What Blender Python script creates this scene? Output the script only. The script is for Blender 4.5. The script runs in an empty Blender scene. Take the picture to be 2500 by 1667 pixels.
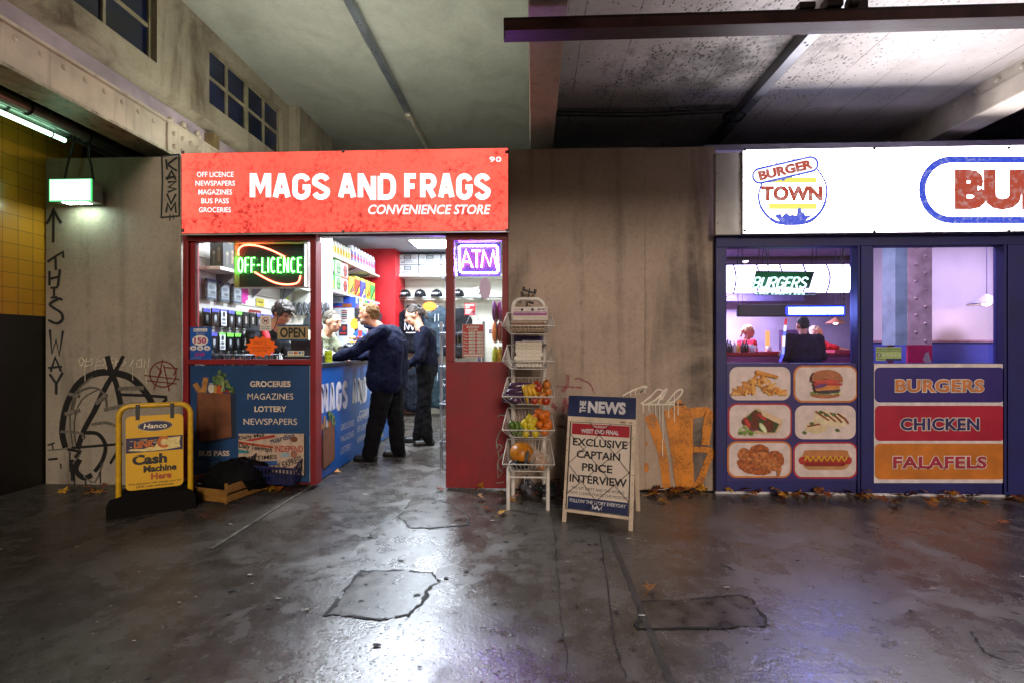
import bpy, bmesh, math, random
from mathutils import Vector, Matrix
R=math.radians; PI=math.pi
rnd=random.Random(7)
sc=bpy.context.scene
# ---------------------------------------------------------------- camera
CAMZ=1.25; FPX=1180.0; TH=math.atan(50/1180)
cam=bpy.data.cameras.new('camera'); co=bpy.data.objects.new('camera',cam); sc.collection.objects.link(co)
co.location=(0,0,CAMZ); co.rotation_euler=(R(90),0,TH)
cam.sensor_width=36; cam.lens=FPX/2500*36; cam.shift_y=0.0046; cam.clip_start=.05; cam.clip_end=400
sc.camera=co
# ---------------------------------------------------------------- sky, low warm light from behind, exposure
W=bpy.data.worlds.new('World'); sc.world=W; W.use_nodes=True
wn=W.node_tree; bg=wn.nodes['Background']
sky=wn.nodes.new('ShaderNodeTexSky'); sky.sky_type='NISHITA'; sky.sun_disc=False
SUN_EL,SUN_AZ=16,-10
sky.sun_elevation=R(SUN_EL); sky.sun_rotation=R(180+SUN_AZ)
wn.links.new(sky.outputs[0],bg.inputs[0]); bg.inputs[1].default_value=.012
sl=bpy.data.lights.new('sun','SUN'); sl.energy=1.7; sl.angle=R(14); sl.color=(1,.84,.70)
so=bpy.data.objects.new('sun',sl); sc.collection.objects.link(so); so.location=(-2,-12,6)
so.rotation_euler=Vector((math.sin(R(SUN_AZ))*math.cos(R(SUN_EL)),math.cos(R(SUN_AZ))*math.cos(R(SUN_EL)),-math.sin(R(SUN_EL)))).to_track_quat('-Z','Y').to_euler()
sc.view_settings.view_transform='Standard'; sc.view_settings.look='None'; sc.view_settings.exposure=.06; sc.view_settings.gamma=1
sc.render.engine='CYCLES'; sc.cycles.use_denoising=True; sc.cycles.max_bounces=7; sc.cycles.diffuse_bounces=4
sc.cycles.transparent_max_bounces=16; sc.cycles.sample_clamp_indirect=6; sc.cycles.caustics_reflective=False; sc.cycles.caustics_refractive=False
# ---------------------------------------------------------------- helpers
def P(px,py,Y):
    a=(px-1250)/FPX; t=Y/(a*math.sin(TH)+math.cos(TH))
    return Vector((t*(a*math.cos(TH)-math.sin(TH)),Y,CAMZ+t*(845-py)/FPX))
def XP(px,Y): return P(px,845,Y).x
def ZP(px,py,Y): return P(px,py,Y).z
def PX(px,X):                 # the Y where the sight line of column px meets the plane x=X
    a=(px-1250)/FPX; return X/(a*math.cos(TH)-math.sin(TH))*(a*math.sin(TH)+math.cos(TH))
def PG(px,py,z=0):            # point on a horizontal plane
    a=(px-1250)/FPX; t=(CAMZ-z)*FPX/(py-845)
    return Vector((t*(a*math.cos(TH)-math.sin(TH)),t*(a*math.sin(TH)+math.cos(TH)),z))
def lin(h):
    if not isinstance(h,str): return tuple(h)+((1,) if len(h)==3 else ())
    h=h.lstrip('#'); o=[]
    for i in (0,2,4):
        c=int(h[i:i+2],16)/255; o.append(c/12.92 if c<=.04045 else ((c+.055)/1.055)**2.4)
    return tuple(o)+(1,)
def nd(nt,t,**k):
    n=nt.nodes.new('ShaderNode'+t)
    for a,v in k.items():
        if a[0]=='i' and a[1:].isdigit(): q=n.inputs[int(a[1:])]
        elif hasattr(n,a) and a not in n.inputs: setattr(n,a,v); continue
        else: q=n.inputs[a]
        if hasattr(v,'is_output'): nt.links.new(v,q)
        else: q.default_value=v
    return n
def coords(nt,scale=(1,1,1),rot=(0,0,0)):
    tc=nd(nt,'TexCoord'); return nd(nt,'Mapping',Vector=tc.outputs['Object'],Scale=scale,Rotation=rot).outputs[0]
def noise(nt,v,s,d=5,r=.55,dist=0): return nd(nt,'TexNoise',Vector=v,Scale=s,Detail=d,Roughness=r,Distortion=dist).outputs[0]
def ramp(nt,f,a,b,ca=(0,0,0,1),cb=(1,1,1,1)):
    n=nd(nt,'ValToRGB',Fac=f); e=n.color_ramp.elements; e[0].position=a; e[0].color=ca; e[1].position=b; e[1].color=cb; return n.outputs[0]
def mixc(nt,f,a,b,mode='MIX'):
    n=nt.nodes.new('ShaderNodeMix'); n.data_type='RGBA'; n.blend_type=mode
    for q,v in ((n.inputs[0],f),(n.inputs[6],a),(n.inputs[7],b)):
        if hasattr(v,'is_output'): nt.links.new(v,q)
        else: q.default_value=v
    return n.outputs[2]
def math_(nt,op,a,b=0,c=0):
    n=nt.nodes.new('ShaderNodeMath'); n.operation=op
    for q,v in zip(n.inputs,(a,b,c)):
        if hasattr(v,'is_output'): nt.links.new(v,q)
        else: q.default_value=v
    return n.outputs[0]
def newmat(name):
    m=bpy.data.materials.new(name); m.use_nodes=True; nt=m.node_tree; return m,nt,nt.nodes['Principled BSDF']
def bump(nt,b,h,s=.3,d=.01): nt.links.new(nd(nt,'Bump',Height=h,Strength=s,Distance=d).outputs[0],b.inputs['Normal'])
_mc={}
def M(c,rough=.55,var=.18,metal=0,sc_=9,bmp=0,coat=0):
    k=(c,rough,var,metal,sc_,bmp,coat)
    if k in _mc: return _mc[k]
    m,nt,b=newmat('paint_'+str(c).strip('#')); c0=lin(c)
    v=coords(nt); f=noise(nt,v,sc_)
    d=tuple(x*(1-var*1.6) for x in c0[:3])+(1,); l=tuple(min(1,x*(1+var)) for x in c0[:3])+(1,)
    nt.links.new(ramp(nt,f,.32,.68,d,l),b.inputs['Base Color'])
    nt.links.new(math_(nt,'MULTIPLY_ADD',f,.25,rough-.12),b.inputs['Roughness'])
    b.inputs['Specular IOR Level'].default_value=.12 if rough>=.75 else .5; b.inputs['Metallic'].default_value=metal; b.inputs['Coat Weight'].default_value=coat
    if bmp: bump(nt,b,noise(nt,v,sc_*6),bmp,.004)
    _mc[k]=m; return m
def E(c,s,base=(.02,.02,.02,1),var=0):
    k=('e',c,s,var)
    if k in _mc: return _mc[k]
    m,nt,b=newmat('glow_'+str(c).strip('#')); b.inputs['Base Color'].default_value=base; b.inputs['Roughness'].default_value=.35
    b.inputs['Emission Color'].default_value=lin(c); b.inputs['Emission Strength'].default_value=s
    if var:
        f=noise(nt,coords(nt),var,8,.7); nt.links.new(ramp(nt,f,.36,.50,tuple(.3+x*.6 for x in lin(c)[:3])+(1,),lin(c)),b.inputs['Emission Color'])
    _mc[k]=m; return m
def worn(c,rough=.5,chip='#3a2a28',amt=.5):
    m,nt,b=newmat('worn_paint_'+c.strip('#')); v=coords(nt); c0=lin(c); n=noise(nt,v,3,6,.6); f=noise(nt,v,38,6,.75); s=noise(nt,coords(nt,(9,9,.5)),2,4)
    col=ramp(nt,n,.3,.7,tuple(x*.7 for x in c0[:3])+(1,),tuple(min(1,x*1.2) for x in c0[:3])+(1,))
    col=mixc(nt,math_(nt,'MULTIPLY',ramp(nt,s,.55,.75),.45*amt),col,lin(chip)); col=mixc(nt,math_(nt,'MULTIPLY',ramp(nt,f,.66,.70),amt),col,lin(chip))
    nt.links.new(col,b.inputs['Base Color']); nt.links.new(math_(nt,'MULTIPLY_ADD',n,.3,rough-.15),b.inputs['Roughness']); bump(nt,b,math_(nt,'ADD',f,n),.15,.004); return m
def spray(c,rough=.55,cov=.5):
    m,nt,b=newmat('spray_paint_'+c.strip('#')); v=coords(nt); c0=lin(c); n=noise(nt,v,5,6,.65); f=noise(nt,v,55,5,.7)
    nt.links.new(ramp(nt,n,.3,.7,tuple(x*.75 for x in c0[:3])+(1,),tuple(min(1,x*1.2) for x in c0[:3])+(1,)),b.inputs['Base Color']); b.inputs['Roughness'].default_value=rough
    nt.links.new(math_(nt,'MULTIPLY',ramp(nt,math_(nt,'MULTIPLY_ADD',n,.6,math_(nt,'MULTIPLY',f,.7)),cov-.08,cov+.10,(.15,.15,.15,1),(1,1,1,1)),.96),b.inputs['Alpha']); return m
_tx={}
def folds(o,size,amt,name='folds'):
    if size not in _tx: t=bpy.data.textures.new('folds','CLOUDS'); t.noise_scale=size; t.noise_depth=2; _tx[size]=t
    d=o.modifiers.new(name,'DISPLACE'); d.texture=_tx[size]; d.strength=amt; d.mid_level=.5; d.texture_coords='LOCAL'; return o
ORG={}
class MB:
    def __init__(s): s.v=[]; s.f=[]; s.m=[]; s.s=[]; s.mats=[]
    def mi(s,m):
        if m not in s.mats: s.mats.append(m)
        return s.mats.index(m)
    def add(s,vs,fs,m,smooth=False):
        o=len(s.v); s.v+= [tuple(v) for v in vs]; i=s.mi(m)
        for f in fs: s.f.append([o+q for q in f]); s.m.append(i); s.s.append(smooth)
        return s
    def box(s,x0,x1,y0,y1,z0,z1,m,T=None):
        vs=[Vector((x,y,z)) for x in (x0,x1) for y in (y0,y1) for z in (z0,z1)]
        if T is not None: vs=[T@v for v in vs]
        return s.add(vs,[(0,1,3,2),(4,6,7,5),(0,4,5,1),(2,3,7,6),(0,2,6,4),(1,5,7,3)],m)
    def tube(s,pts,r,m,n=8,closed=False,caps=True):
        pts=[Vector(p) for p in pts]; N=len(pts); rs=r if isinstance(r,(list,tuple)) else [r]*N
        vs=[]; up=None
        for i,p in enumerate(pts):
            a=pts[(i-1)%N] if (i or closed) else p; b=pts[(i+1)%N] if (i<N-1 or closed) else p
            d=(b-a)
            d=d.normalized() if d.length>1e-9 else Vector((0,0,1))
            if up is None: up=Vector((0,0,1)) if abs(d.z)<.9 else Vector((1,0,0))
            u=(up-d*up.dot(d)); u=u.normalized() if u.length>1e-6 else d.orthogonal().normalized(); w=d.cross(u); up=u
            for k in range(n):
                t=2*PI*k/n; vs.append(p+(u*math.cos(t)+w*math.sin(t))*rs[i])
        fs=[]
        for i in range(N if closed else N-1):
            j=(i+1)%N
            for k in range(n): fs.append((i*n+k,i*n+(k+1)%n,j*n+(k+1)%n,j*n+k))
        s.add(vs,fs,m,True)
        if caps and not closed: s.add(vs[:n],[tuple(range(n))[::-1]],m); s.add(vs[-n:],[tuple(range(n))],m)
        return s
    def lathe(s,prof,c,m,n=20,axis=(0,0,1),smooth=True):
        q=Vector((0,0,1)).rotation_difference(Vector(axis)); c=Vector(c); vs=[]; fs=[]
        for r,z in prof:
            for k in range(n): vs.append(c+q@Vector((r*math.cos(2*PI*k/n),r*math.sin(2*PI*k/n),z)))
        for i in range(len(prof)-1):
            for k in range(n): fs.append((i*n+k,i*n+(k+1)%n,(i+1)*n+(k+1)%n,(i+1)*n+k))
        return s.add(vs,fs,m,smooth)
    def ell(s,c,r,m,T=None,nu=14,nv=9,jit=0):
        c=Vector(c); r=(r,)*3 if not isinstance(r,(tuple,list)) else r; vs=[]; fs=[]
        for i in range(nv+1):
            p=PI*i/nv
            for k in range(nu):
                t=2*PI*k/nu; v=Vector((r[0]*math.sin(p)*math.cos(t),r[1]*math.sin(p)*math.sin(t),r[2]*math.cos(p)))
                if jit: v*=1+jit*(rnd.random()-.5)
                vs.append(c+(T@v if T is not None else v))
        for i in range(nv):
            for k in range(nu): fs.append((i*nu+k,(i+1)*nu+k,(i+1)*nu+(k+1)%nu,i*nu+(k+1)%nu))
        return s.add(vs,fs,m,True)
    def prism(s,pts,off,m):
        n=len(pts); off=Vector(off); a=[Vector(p) for p in pts]; b=[p+off for p in a]
        return s.add(a+b,[tuple(range(n)),tuple(range(2*n-1,n-1,-1))]+[(i,n+i,n+(i+1)%n,(i+1)%n) for i in range(n)],m)
    def build(s,name,parent=None,bevel=0,loc=None,sub=0,**tag):
        me=bpy.data.meshes.new(name)
        if parent is not None: o0=ORG[parent.name]
        elif loc is not None: o0=Vector(loc)
        else:
            xs,ys,zs=zip(*s.v); o0=Vector(((min(xs)+max(xs))/2,(min(ys)+max(ys))/2,min(zs)))
        me.from_pydata([(x-o0.x,y-o0.y,z-o0.z) for x,y,z in s.v],[],s.f)
        for m in s.mats: me.materials.append(m)
        me.polygons.foreach_set('material_index',s.m); me.polygons.foreach_set('use_smooth',s.s); me.update()
        o=bpy.data.objects.new(name,me); sc.collection.objects.link(o)
        if parent is not None: o.parent=parent
        else: o.location=o0
        ORG[o.name]=o0
        if bevel:
            b=o.modifiers.new('bevel','BEVEL'); b.width=bevel; b.segments=2; b.limit_method='ANGLE'; b.angle_limit=R(40)
        if sub:
            b=o.modifiers.new('sub','SUBSURF'); b.levels=b.render_levels=sub
        mark(o,**tag); return o
def mark(o,label=None,cat=None,group=None,kind=None):
    if label: o['label']=label
    if cat: o['category']=cat
    if group: o['group']=group
    if kind: o['kind']=kind
    return o
def thing(name,label,cat,loc=(0,0,0),group=None,kind=None):
    o=bpy.data.objects.new(name,None); sc.collection.objects.link(o); o.location=loc; o.empty_display_size=.1
    ORG[o.name]=Vector(loc); return mark(o,label,cat,group,kind)
def kids(o): return [c for c in ALL() if c.parent==o]
def ALL(): return list(sc.collection.objects)
def dup(o,loc=None,rot=None,label=None,scale=None,group=None):
    def cp(a,par):
        c=a.copy(); sc.collection.objects.link(c); c.parent=par
        for ch in a.children: cp(ch,c)
        return c
    c=cp(o,None)
    if loc is not None: c.location=loc
    if rot is not None: c.rotation_euler=rot
    if scale is not None: c.scale=(scale,)*3 if not isinstance(scale,(tuple,list)) else scale
    if label: c['label']=label
    if group: c['group']=group
    return c
_tc={}
def glyphs(t,bold=0,shear=0,space=1):
    k=(t,bold,shear,space)
    if k not in _tc:
        cu=bpy.data.curves.new('t','FONT'); cu.body=t; cu.offset=bold; cu.shear=shear; cu.resolution_u=3; cu.space_character=space; cu.fill_mode='FRONT'
        ob=bpy.data.objects.new('t',cu); me=bpy.data.meshes.new_from_object(ob)
        v=[(q.co.x,q.co.y) for q in me.vertices]; f=[tuple(p.vertices) for p in me.polygons]
        x0=min(a for a,b in v); x1=max(a for a,b in v); y0=min(b for a,b in v); y1=max(b for a,b in v)
        _tc[k]=([((a-x0)/(x1-x0),(b-y0)/(y1-y0)) for a,b in v],f)
        bpy.data.objects.remove(ob); bpy.data.curves.remove(cu); bpy.data.meshes.remove(me)
    return _tc[k]
def curve(pts,n=6,closed=False):
    out=[]; N=len(pts); g=lambda i: pts[i%N] if closed else pts[max(0,min(N-1,i))]
    for i in range(N if closed else N-1):
        p0,p1,p2,p3=(Vector(g(i+k)) for k in (-1,0,1,2))
        for j in range(n):
            t=j/n; out.append(.5*((2*p1)+(p2-p0)*t+(2*p0-5*p1+4*p2-p3)*t*t+(3*p1-p0-3*p2+p3)*t**3))
    if not closed: out.append(Vector(pts[-1]))
    return out
class Art(MB):
    """flat print: 2-D shapes (y down) laid on a real surface, each overlapping shape a millimetre above the last"""
    def __init__(s,mp,dz=.001): super().__init__(); s.mp=mp; s.bb=[]; s.dz=dz
    def put(s,v2,fs,m):
        xs=[a[0] for a in v2]; ys=[a[1] for a in v2]; b=(min(xs),min(ys),max(xs),max(ys)); l=0
        for c,k in s.bb:
            if c[0]<b[2] and b[0]<c[2] and c[1]<b[3] and b[1]<c[3]: l=max(l,k+1)
        s.bb.append((b,l)); return s.add([s.mp(a[0],a[1],(l+1)*s.dz) for a in v2],fs,m)
    def poly(s,p,m): return s.put(p,[tuple(range(len(p)))],m)
    def rect(s,x0,y0,x1,y1,m,rot=0):
        p=[(x0,y0),(x1,y0),(x1,y1),(x0,y1)]
        if rot: p=rot2(p,((x0+x1)/2,(y0+y1)/2),rot)
        return s.poly(p,m)
    def rrect(s,x0,y0,x1,y1,r,m,n=6):
        p=[]
        for cx,cy,a in ((x1-r,y0+r,-90),(x1-r,y1-r,0),(x0+r,y1-r,90),(x0+r,y0+r,180)):
            for i in range(n+1): t=R(a+90*i/n); p.append((cx+r*math.cos(t),cy+r*math.sin(t)))
        return s.poly(p,m)
    def ring(s,x0,y0,x1,y1,r,w,m,n=8):
        o=[];i_=[]
        for cx,cy,a in ((x1-r,y0+r,-90),(x1-r,y1-r,0),(x0+r,y1-r,90),(x0+r,y0+r,180)):
            for i in range(n+1): t=R(a+90*i/n); o.append((cx+r*math.cos(t),cy+r*math.sin(t))); i_.append((cx+(r-w)*math.cos(t),cy+(r-w)*math.sin(t)))
        k=len(o); return s.put(o+i_,[(j,(j+1)%k,k+(j+1)%k,k+j) for j in range(k)],m)
    def ell(s,cx,cy,rx,ry,m,rot=0,n=24,jit=0):
        p=[(cx+rx*math.cos(2*PI*i/n)*(1+jit*(rnd.random()-.5)),cy+ry*math.sin(2*PI*i/n)*(1+jit*(rnd.random()-.5))) for i in range(n)]
        return s.poly(rot2(p,(cx,cy),rot) if rot else p,m)
    def star(s,cx,cy,rx,ry,n,m,inner=.72,jit=.12):
        p=[]
        for i in range(2*n):
            q=(1 if i%2==0 else inner)*(1+jit*(rnd.random()-.5)); t=PI*i/n; p.append((cx+rx*q*math.cos(t),cy+ry*q*math.sin(t)))
        return s.poly(p,m)
    def line(s,p,w,m,smooth=0,closed=False):
        p=[Vector((a[0],a[1])) for a in p]
        if smooth: p=curve(p,smooth,closed)
        N=len(p); L=[];Q=[]
        for i in range(N):
            a=p[(i-1)%N] if (i or closed) else p[i]; b=p[(i+1)%N] if (i<N-1 or closed) else p[i]
            d=(p[i]-a).normalized()+(b-p[i]).normalized(); d=d.normalized() if d.length>1e-6 else (b-a).normalized() if (b-a).length>1e-9 else Vector((1,0)); n=Vector((-d.y,d.x))
            if 0<i<N-1:
                d1=(p[i]-a).normalized() if (p[i]-a).length>1e-9 else d; c=max(.62,abs(d.dot(d1)))
            else: c=1
            ww=w[i*len(w)//N] if isinstance(w,(list,tuple)) else w
            L.append(p[i]+n*ww/2/c); Q.append(p[i]-n*ww/2/c)
        v=L+Q; fs=[(i,(i+1)%N,N+(i+1)%N,N+i) for i in range(N if closed else N-1)]
        return s.put(v,fs,m)
    def text(s,t,x0,y0,x1,y1,m,bold=0,shear=0,rot=0,space=1):
        v,f=glyphs(t,bold,shear,space); p=[(x0+a*(x1-x0),y1-b*(y1-y0)) for a,b in v]
        if rot: p=rot2(p,((x0+x1)/2,(y0+y1)/2),rot)
        return s.put(p,f,m)
def rot2(p,c,a):
    ca,sa=math.cos(R(a)),math.sin(R(a)); return [(c[0]+(x-c[0])*ca-(y-c[1])*sa,c[1]+(x-c[0])*sa+(y-c[1])*ca) for x,y in ((q[0],q[1]) for q in p)]
def facing(Y): return lambda u,v,l: P(u,v,Y)+Vector((0,-l,0))
def frame(O,Rv,U,s=1):       # local print frame: u along Rv, v down against U
    O=Vector(O); Rv=Vector(Rv).normalized(); U=Vector(U).normalized(); N=Rv.cross(U)
    return lambda u,v,l: O+Rv*u*s-U*v*s+N*l
def blob(name,prims,m,parent=None,voxel=.01,smooth=3,**tag):
    b=MB()
    for q in prims:
        if q[0]=='c':
            p0,p1,r0,r1=Vector(q[1]),Vector(q[2]),q[3],q[4]; d=(p1-p0); L=d.length; pr=[]
            for i in range(5): t=PI/2*i/4; pr.append((max(1e-4,r0*math.sin(t)),-r0*math.cos(t)))
            for i in range(5): t=PI/2*i/4; pr.append((max(1e-4,r1*math.cos(t)),L+r1*math.sin(t)))
            b.lathe(pr,p0,m,12,d.normalized() if L>1e-6 else (0,0,1))
        else: b.ell(q[1],q[2],m,q[3] if len(q)>3 else None,16,12)
    o=b.build(name,parent,**tag)
    w=o.modifiers.new('weld','WELD'); w.merge_threshold=.0008
    r=o.modifiers.new('remesh','REMESH'); r.mode='VOXEL'; r.voxel_size=voxel; r.use_smooth_shade=True
    if smooth: q=o.modifiers.new('smooth','SMOOTH'); q.iterations=smooth; q.factor=.5
    return o
def glass_mat(name,tint=(.97,.98,.98,1),refl=1.0,rough=.01):
    m=bpy.data.materials.new(name); m.use_nodes=True; nt=m.node_tree; nt.nodes.remove(nt.nodes['Principled BSDF'])
    t=nd(nt,'BsdfTransparent',Color=tint); g=nd(nt,'BsdfGlossy',Roughness=rough)
    f=nd(nt,'Fresnel',IOR=1.45); mx=nd(nt,'MixShader',i0=math_(nt,'MULTIPLY',f.outputs[0],refl),i1=t.outputs[0],i2=g.outputs[0])
    nt.links.new(mx.outputs[0],nt.nodes['Material Output'].inputs[0]); return m
# ---------------------------------------------------------------- special surfaces
def concrete_floor():
    m,nt,b=newmat('worn_concrete'); v=coords(nt)
    n1=noise(nt,v,.9,6,.6,.4); n2=noise(nt,v,6,8,.65); n3=noise(nt,coords(nt,(1,.35,1)),2.2,5)
    c=ramp(nt,n1,.3,.72,(.020,.017,.014,1),(.072,.062,.052,1)); c=mixc(nt,ramp(nt,n2,.35,.7),c,(.105,.097,.087,1))
    c=mixc(nt,ramp(nt,n3,.5,.75),c,(.032,.026,.023,1))
    vo=nd(nt,'TexVoronoi',Vector=v,Scale=7.5); pit=ramp(nt,math_(nt,'ADD',vo.outputs['Distance'],math_(nt,'MULTIPLY',noise(nt,v,30,3),.12)),.10,.13)
    vo2=nd(nt,'TexVoronoi',Vector=v,Scale=34); pit2=ramp(nt,vo2.outputs['Distance'],.13,.2)
    msk=ramp(nt,noise(nt,v,1.3,2),.42,.62); pit2=mixc(nt,msk,(1,1,1,1),pit2); 
    msk2=ramp(nt,nd(nt,'TexVoronoi',Vector=v,Scale=7.5).outputs['Color'],.55,.6); pit=mixc(nt,msk2,(1,1,1,1),pit)
    pp=mixc(nt,1,pit,pit2,'MULTIPLY'); c=mixc(nt,pp,(.022,.018,.016,1),c)
    vo3=nd(nt,'TexVoronoi',Vector=v,Scale=11); fl=ramp(nt,vo3.outputs['Distance'],.035,.05); c=mixc(nt,math_(nt,'MULTIPLY_ADD',fl,-.6,.6),c,(.4,.38,.36,1))
    g1=noise(nt,v,150,4,.8); g2=nd(nt,'TexVoronoi',Vector=v,Scale=95).outputs['Distance']
    wx=nd(nt,'SeparateXYZ',Vector=v).outputs[0]; wet_undimmed=ramp(nt,math_(nt,'MULTIPLY_ADD',wx,.45,math_(nt,'MULTIPLY_ADD',n1,.7,.62)),.05,.55)
    c=mixc(nt,math_(nt,'MULTIPLY',ramp(nt,g1,.52,.66),.3),c,(.17,.155,.14,1)); c=mixc(nt,math_(nt,'MULTIPLY',ramp(nt,g2,.12,.3,(1,1,1,1),(0,0,0,1)),.6),c,(.018,.015,.013,1))
    c=mixc(nt,wet_undimmed,mixc(nt,.35,c,(.03,.024,.015,1)),c)  # shade of the dim left floor put into the base colour, browner too
    nt.links.new(c,b.inputs['Base Color'])
    dry=ramp(nt,math_(nt,'MULTIPLY_ADD',noise(nt,v,9,6,.7),.35,noise(nt,v,2.3,5,.6,.5)),.70,.80); c=mixc(nt,math_(nt,'MULTIPLY',dry,.55),c,(.105,.092,.078,1)); nt.links.new(c,b.inputs['Base Color'])
    r=math_(nt,'MULTIPLY_ADD',dry,.17,math_(nt,'MULTIPLY_ADD',ramp(nt,n2,.3,.7),.16,math_(nt,'MULTIPLY_ADD',ramp(nt,n1,.35,.65),.16,math_(nt,'MULTIPLY_ADD',g1,.10,.05))))
    nt.links.new(r,b.inputs['Roughness']); b.inputs['IOR'].default_value=1.9; nt.links.new(math_(nt,'MULTIPLY_ADD',wet_undimmed,.42,.03),b.inputs['Specular IOR Level'])
    h=math_(nt,'ADD',math_(nt,'MULTIPLY_ADD',g1,.07,math_(nt,'MULTIPLY',n2,.5)),math_(nt,'ADD',math_(nt,'MULTIPLY',noise(nt,v,60,4),.25),math_(nt,'MULTIPLY',pp,.5)))
    bump(nt,b,h,.55,.013); return m
def plaster(name,base,dark,streak=1.0,mould=0):
    m,nt,b=newmat(name)
    s=noise(nt,coords(nt,(1.5,1,.22)),1.5,5,.55,.5); s2=noise(nt,coords(nt,(9,1,.35)),1.2,3); n=noise(nt,coords(nt),1.6,8,.7,.6); n3=noise(nt,coords(nt),28,5,.7)
    c=mixc(nt,ramp(nt,n,.3,.7),lin(base),tuple(x*.72 for x in lin(base)[:3])+(1,))
    c=mixc(nt,math_(nt,'MULTIPLY',math_(nt,'MULTIPLY',ramp(nt,s,.5,.66),ramp(nt,n,.25,.6)),.9*streak),c,lin(dark)); c=mixc(nt,math_(nt,'MULTIPLY',math_(nt,'MULTIPLY',ramp(nt,s2,.58,.72),ramp(nt,n,.4,.6)),.4*streak),c,lin(dark)); c=mixc(nt,math_(nt,'MULTIPLY',ramp(nt,n3,.5,.75),.35),c,lin(dark))
    sp=nd(nt,'TexVoronoi',Vector=coords(nt),Scale=26); c=mixc(nt,math_(nt,'MULTIPLY_ADD',ramp(nt,sp.outputs['Distance'],.05,.09),-.6,.6),c,lin(dark))
    nt.links.new(c,b.inputs['Base Color']); nt.links.new(math_(nt,'MULTIPLY_ADD',n,.3,.45),b.inputs['Roughness'])
    bump(nt,b,math_(nt,'ADD',math_(nt,'MULTIPLY_ADD',ramp(nt,nd(nt,'TexVoronoi',Vector=coords(nt),Scale=60).outputs['Distance'],.08,.2),.35,noise(nt,coords(nt),70,5,.7)),n),.5,.008); return m
def board_ceiling():
    m,nt,b=newmat('mouldy_board_marked_concrete'); v=coords(nt); x,y=nd(nt,'SeparateXYZ',Vector=v).outputs[:2]
    n=noise(nt,v,1.7,7,.65); c=ramp(nt,n,.3,.7,(.55,.52,.49,1),(.80,.78,.75,1))
    seam=math_(nt,'GREATER_THAN',math_(nt,'FRACT',math_(nt,'ADD',math_(nt,'MULTIPLY',x,2.9),math_(nt,'MULTIPLY',noise(nt,v,4,2),.03))),.975)
    seam=math_(nt,'MULTIPLY',seam,ramp(nt,noise(nt,v,3,3),.4,.55))
    c=mixc(nt,math_(nt,'MULTIPLY',seam,.6),c,(.12,.10,.08,1))
    vo=nd(nt,'TexVoronoi',Vector=coords(nt,(1,.6,1),(0,0,.5)),Scale=40); 
    d=nd(nt,'Vector'+'Math',operation='DISTANCE',i0=v,i1=(1.45,3.6,3.36)).outputs['Value']
    th=math_(nt,'ADD',math_(nt,'MULTIPLY_ADD',d,-.15,.36),math_(nt,'MULTIPLY',math_(nt,'SUBTRACT',noise(nt,v,5,4),.5),.6))
    spk=math_(nt,'LESS_THAN',vo.outputs['Distance'],th)
    spk=math_(nt,'MULTIPLY',spk,ramp(nt,noise(nt,v,24,2),.38,.5))
    c=mixc(nt,math_(nt,'MULTIPLY',spk,.85),c,(.03,.026,.024,1)); 
    blk=math_(nt,'MULTIPLY',ramp(nt,math_(nt,'MULTIPLY_ADD',d,-.22,noise(nt,v,2.2,9,.75)),.36,.52),.75); c=mixc(nt,blk,c,(.035,.03,.027,1)); rust=ramp(nt,noise(nt,coords(nt,(5,.6,1)),2.5,4),.66,.74); c=mixc(nt,math_(nt,'MULTIPLY',rust,.5),c,(.25,.15,.06,1))
    nt.links.new(c,b.inputs['Base Color']); b.inputs['Roughness'].default_value=.38
    bump(nt,b,math_(nt,'ADD',noise(nt,v,22,5),math_(nt,'MULTIPLY',seam,.8)),.5,.012); return m
def tiles():
    m,nt,b=newmat('ochre_glazed_tile'); v=nd(nt,'CombineXYZ'); s=nd(nt,'SeparateXYZ',Vector=coords(nt))
    nt.links.new(s.outputs[1],v.inputs[0]); nt.links.new(s.outputs[2],v.inputs[1])
    t=nd(nt,'TexBrick',Vector=v.outputs[0],offset=0.0,Color1=(.62,.26,.018,1),Color2=(.55,.23,.016,1),Mortar=(.10,.06,.03,1)); t.inputs['Scale'].default_value=1
    t.inputs['Mortar Size'].default_value=.0022; t.inputs['Brick Width'].default_value=.125; t.inputs['Row Height'].default_value=.125
    nt.links.new(t.outputs[0],b.inputs['Base Color']); b.inputs['Roughness'].default_value=.22; bump(nt,b,t.outputs[1],-.3,.004); return m
def wood(c0,c1,rough=.6,sc_=(1,14,14)):
    m,nt,b=newmat('sawn_wood'); n=noise(nt,coords(nt,sc_),3,5,.6,.6); nt.links.new(ramp(nt,n,.3,.7,lin(c0),lin(c1)),b.inputs['Base Color']); b.inputs['Roughness'].default_value=rough; bump(nt,b,n,.2,.003); return m
GAL_=M('#777a78',.4,.1,.6)
FLOOR=concrete_floor()
STEEL=worn('#b5a796',.5,'#553a22',.9); STEELR=worn('#c9c2b4',.5,'#5a4630',.4)
RED=worn('#7c0511',.55,'#2a0507',.5); REDD=worn('#5d0410',.6,'#240507',.5); NAVY=worn('#0b0b5c',.55,'#07072a',.4)
CEIL=plaster('limewashed_ceiling','#aeada2','#7f7d6c',.35); CEILR=board_ceiling()
LW=plaster('sooty_render','#968b7b','#3f372e',.9); MW=plaster('streaked_render','#ae9886','#43362f',1.1)
GLASS=glass_mat('window_glass'); GLASSB=glass_mat('smeared_glass',(.90,.88,.99,1),.8,.03)
DKBLUE=M('#111b3c',.12,.6,0,3); PALEP=M('#c8bca6',.5,.2,0,4)
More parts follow.
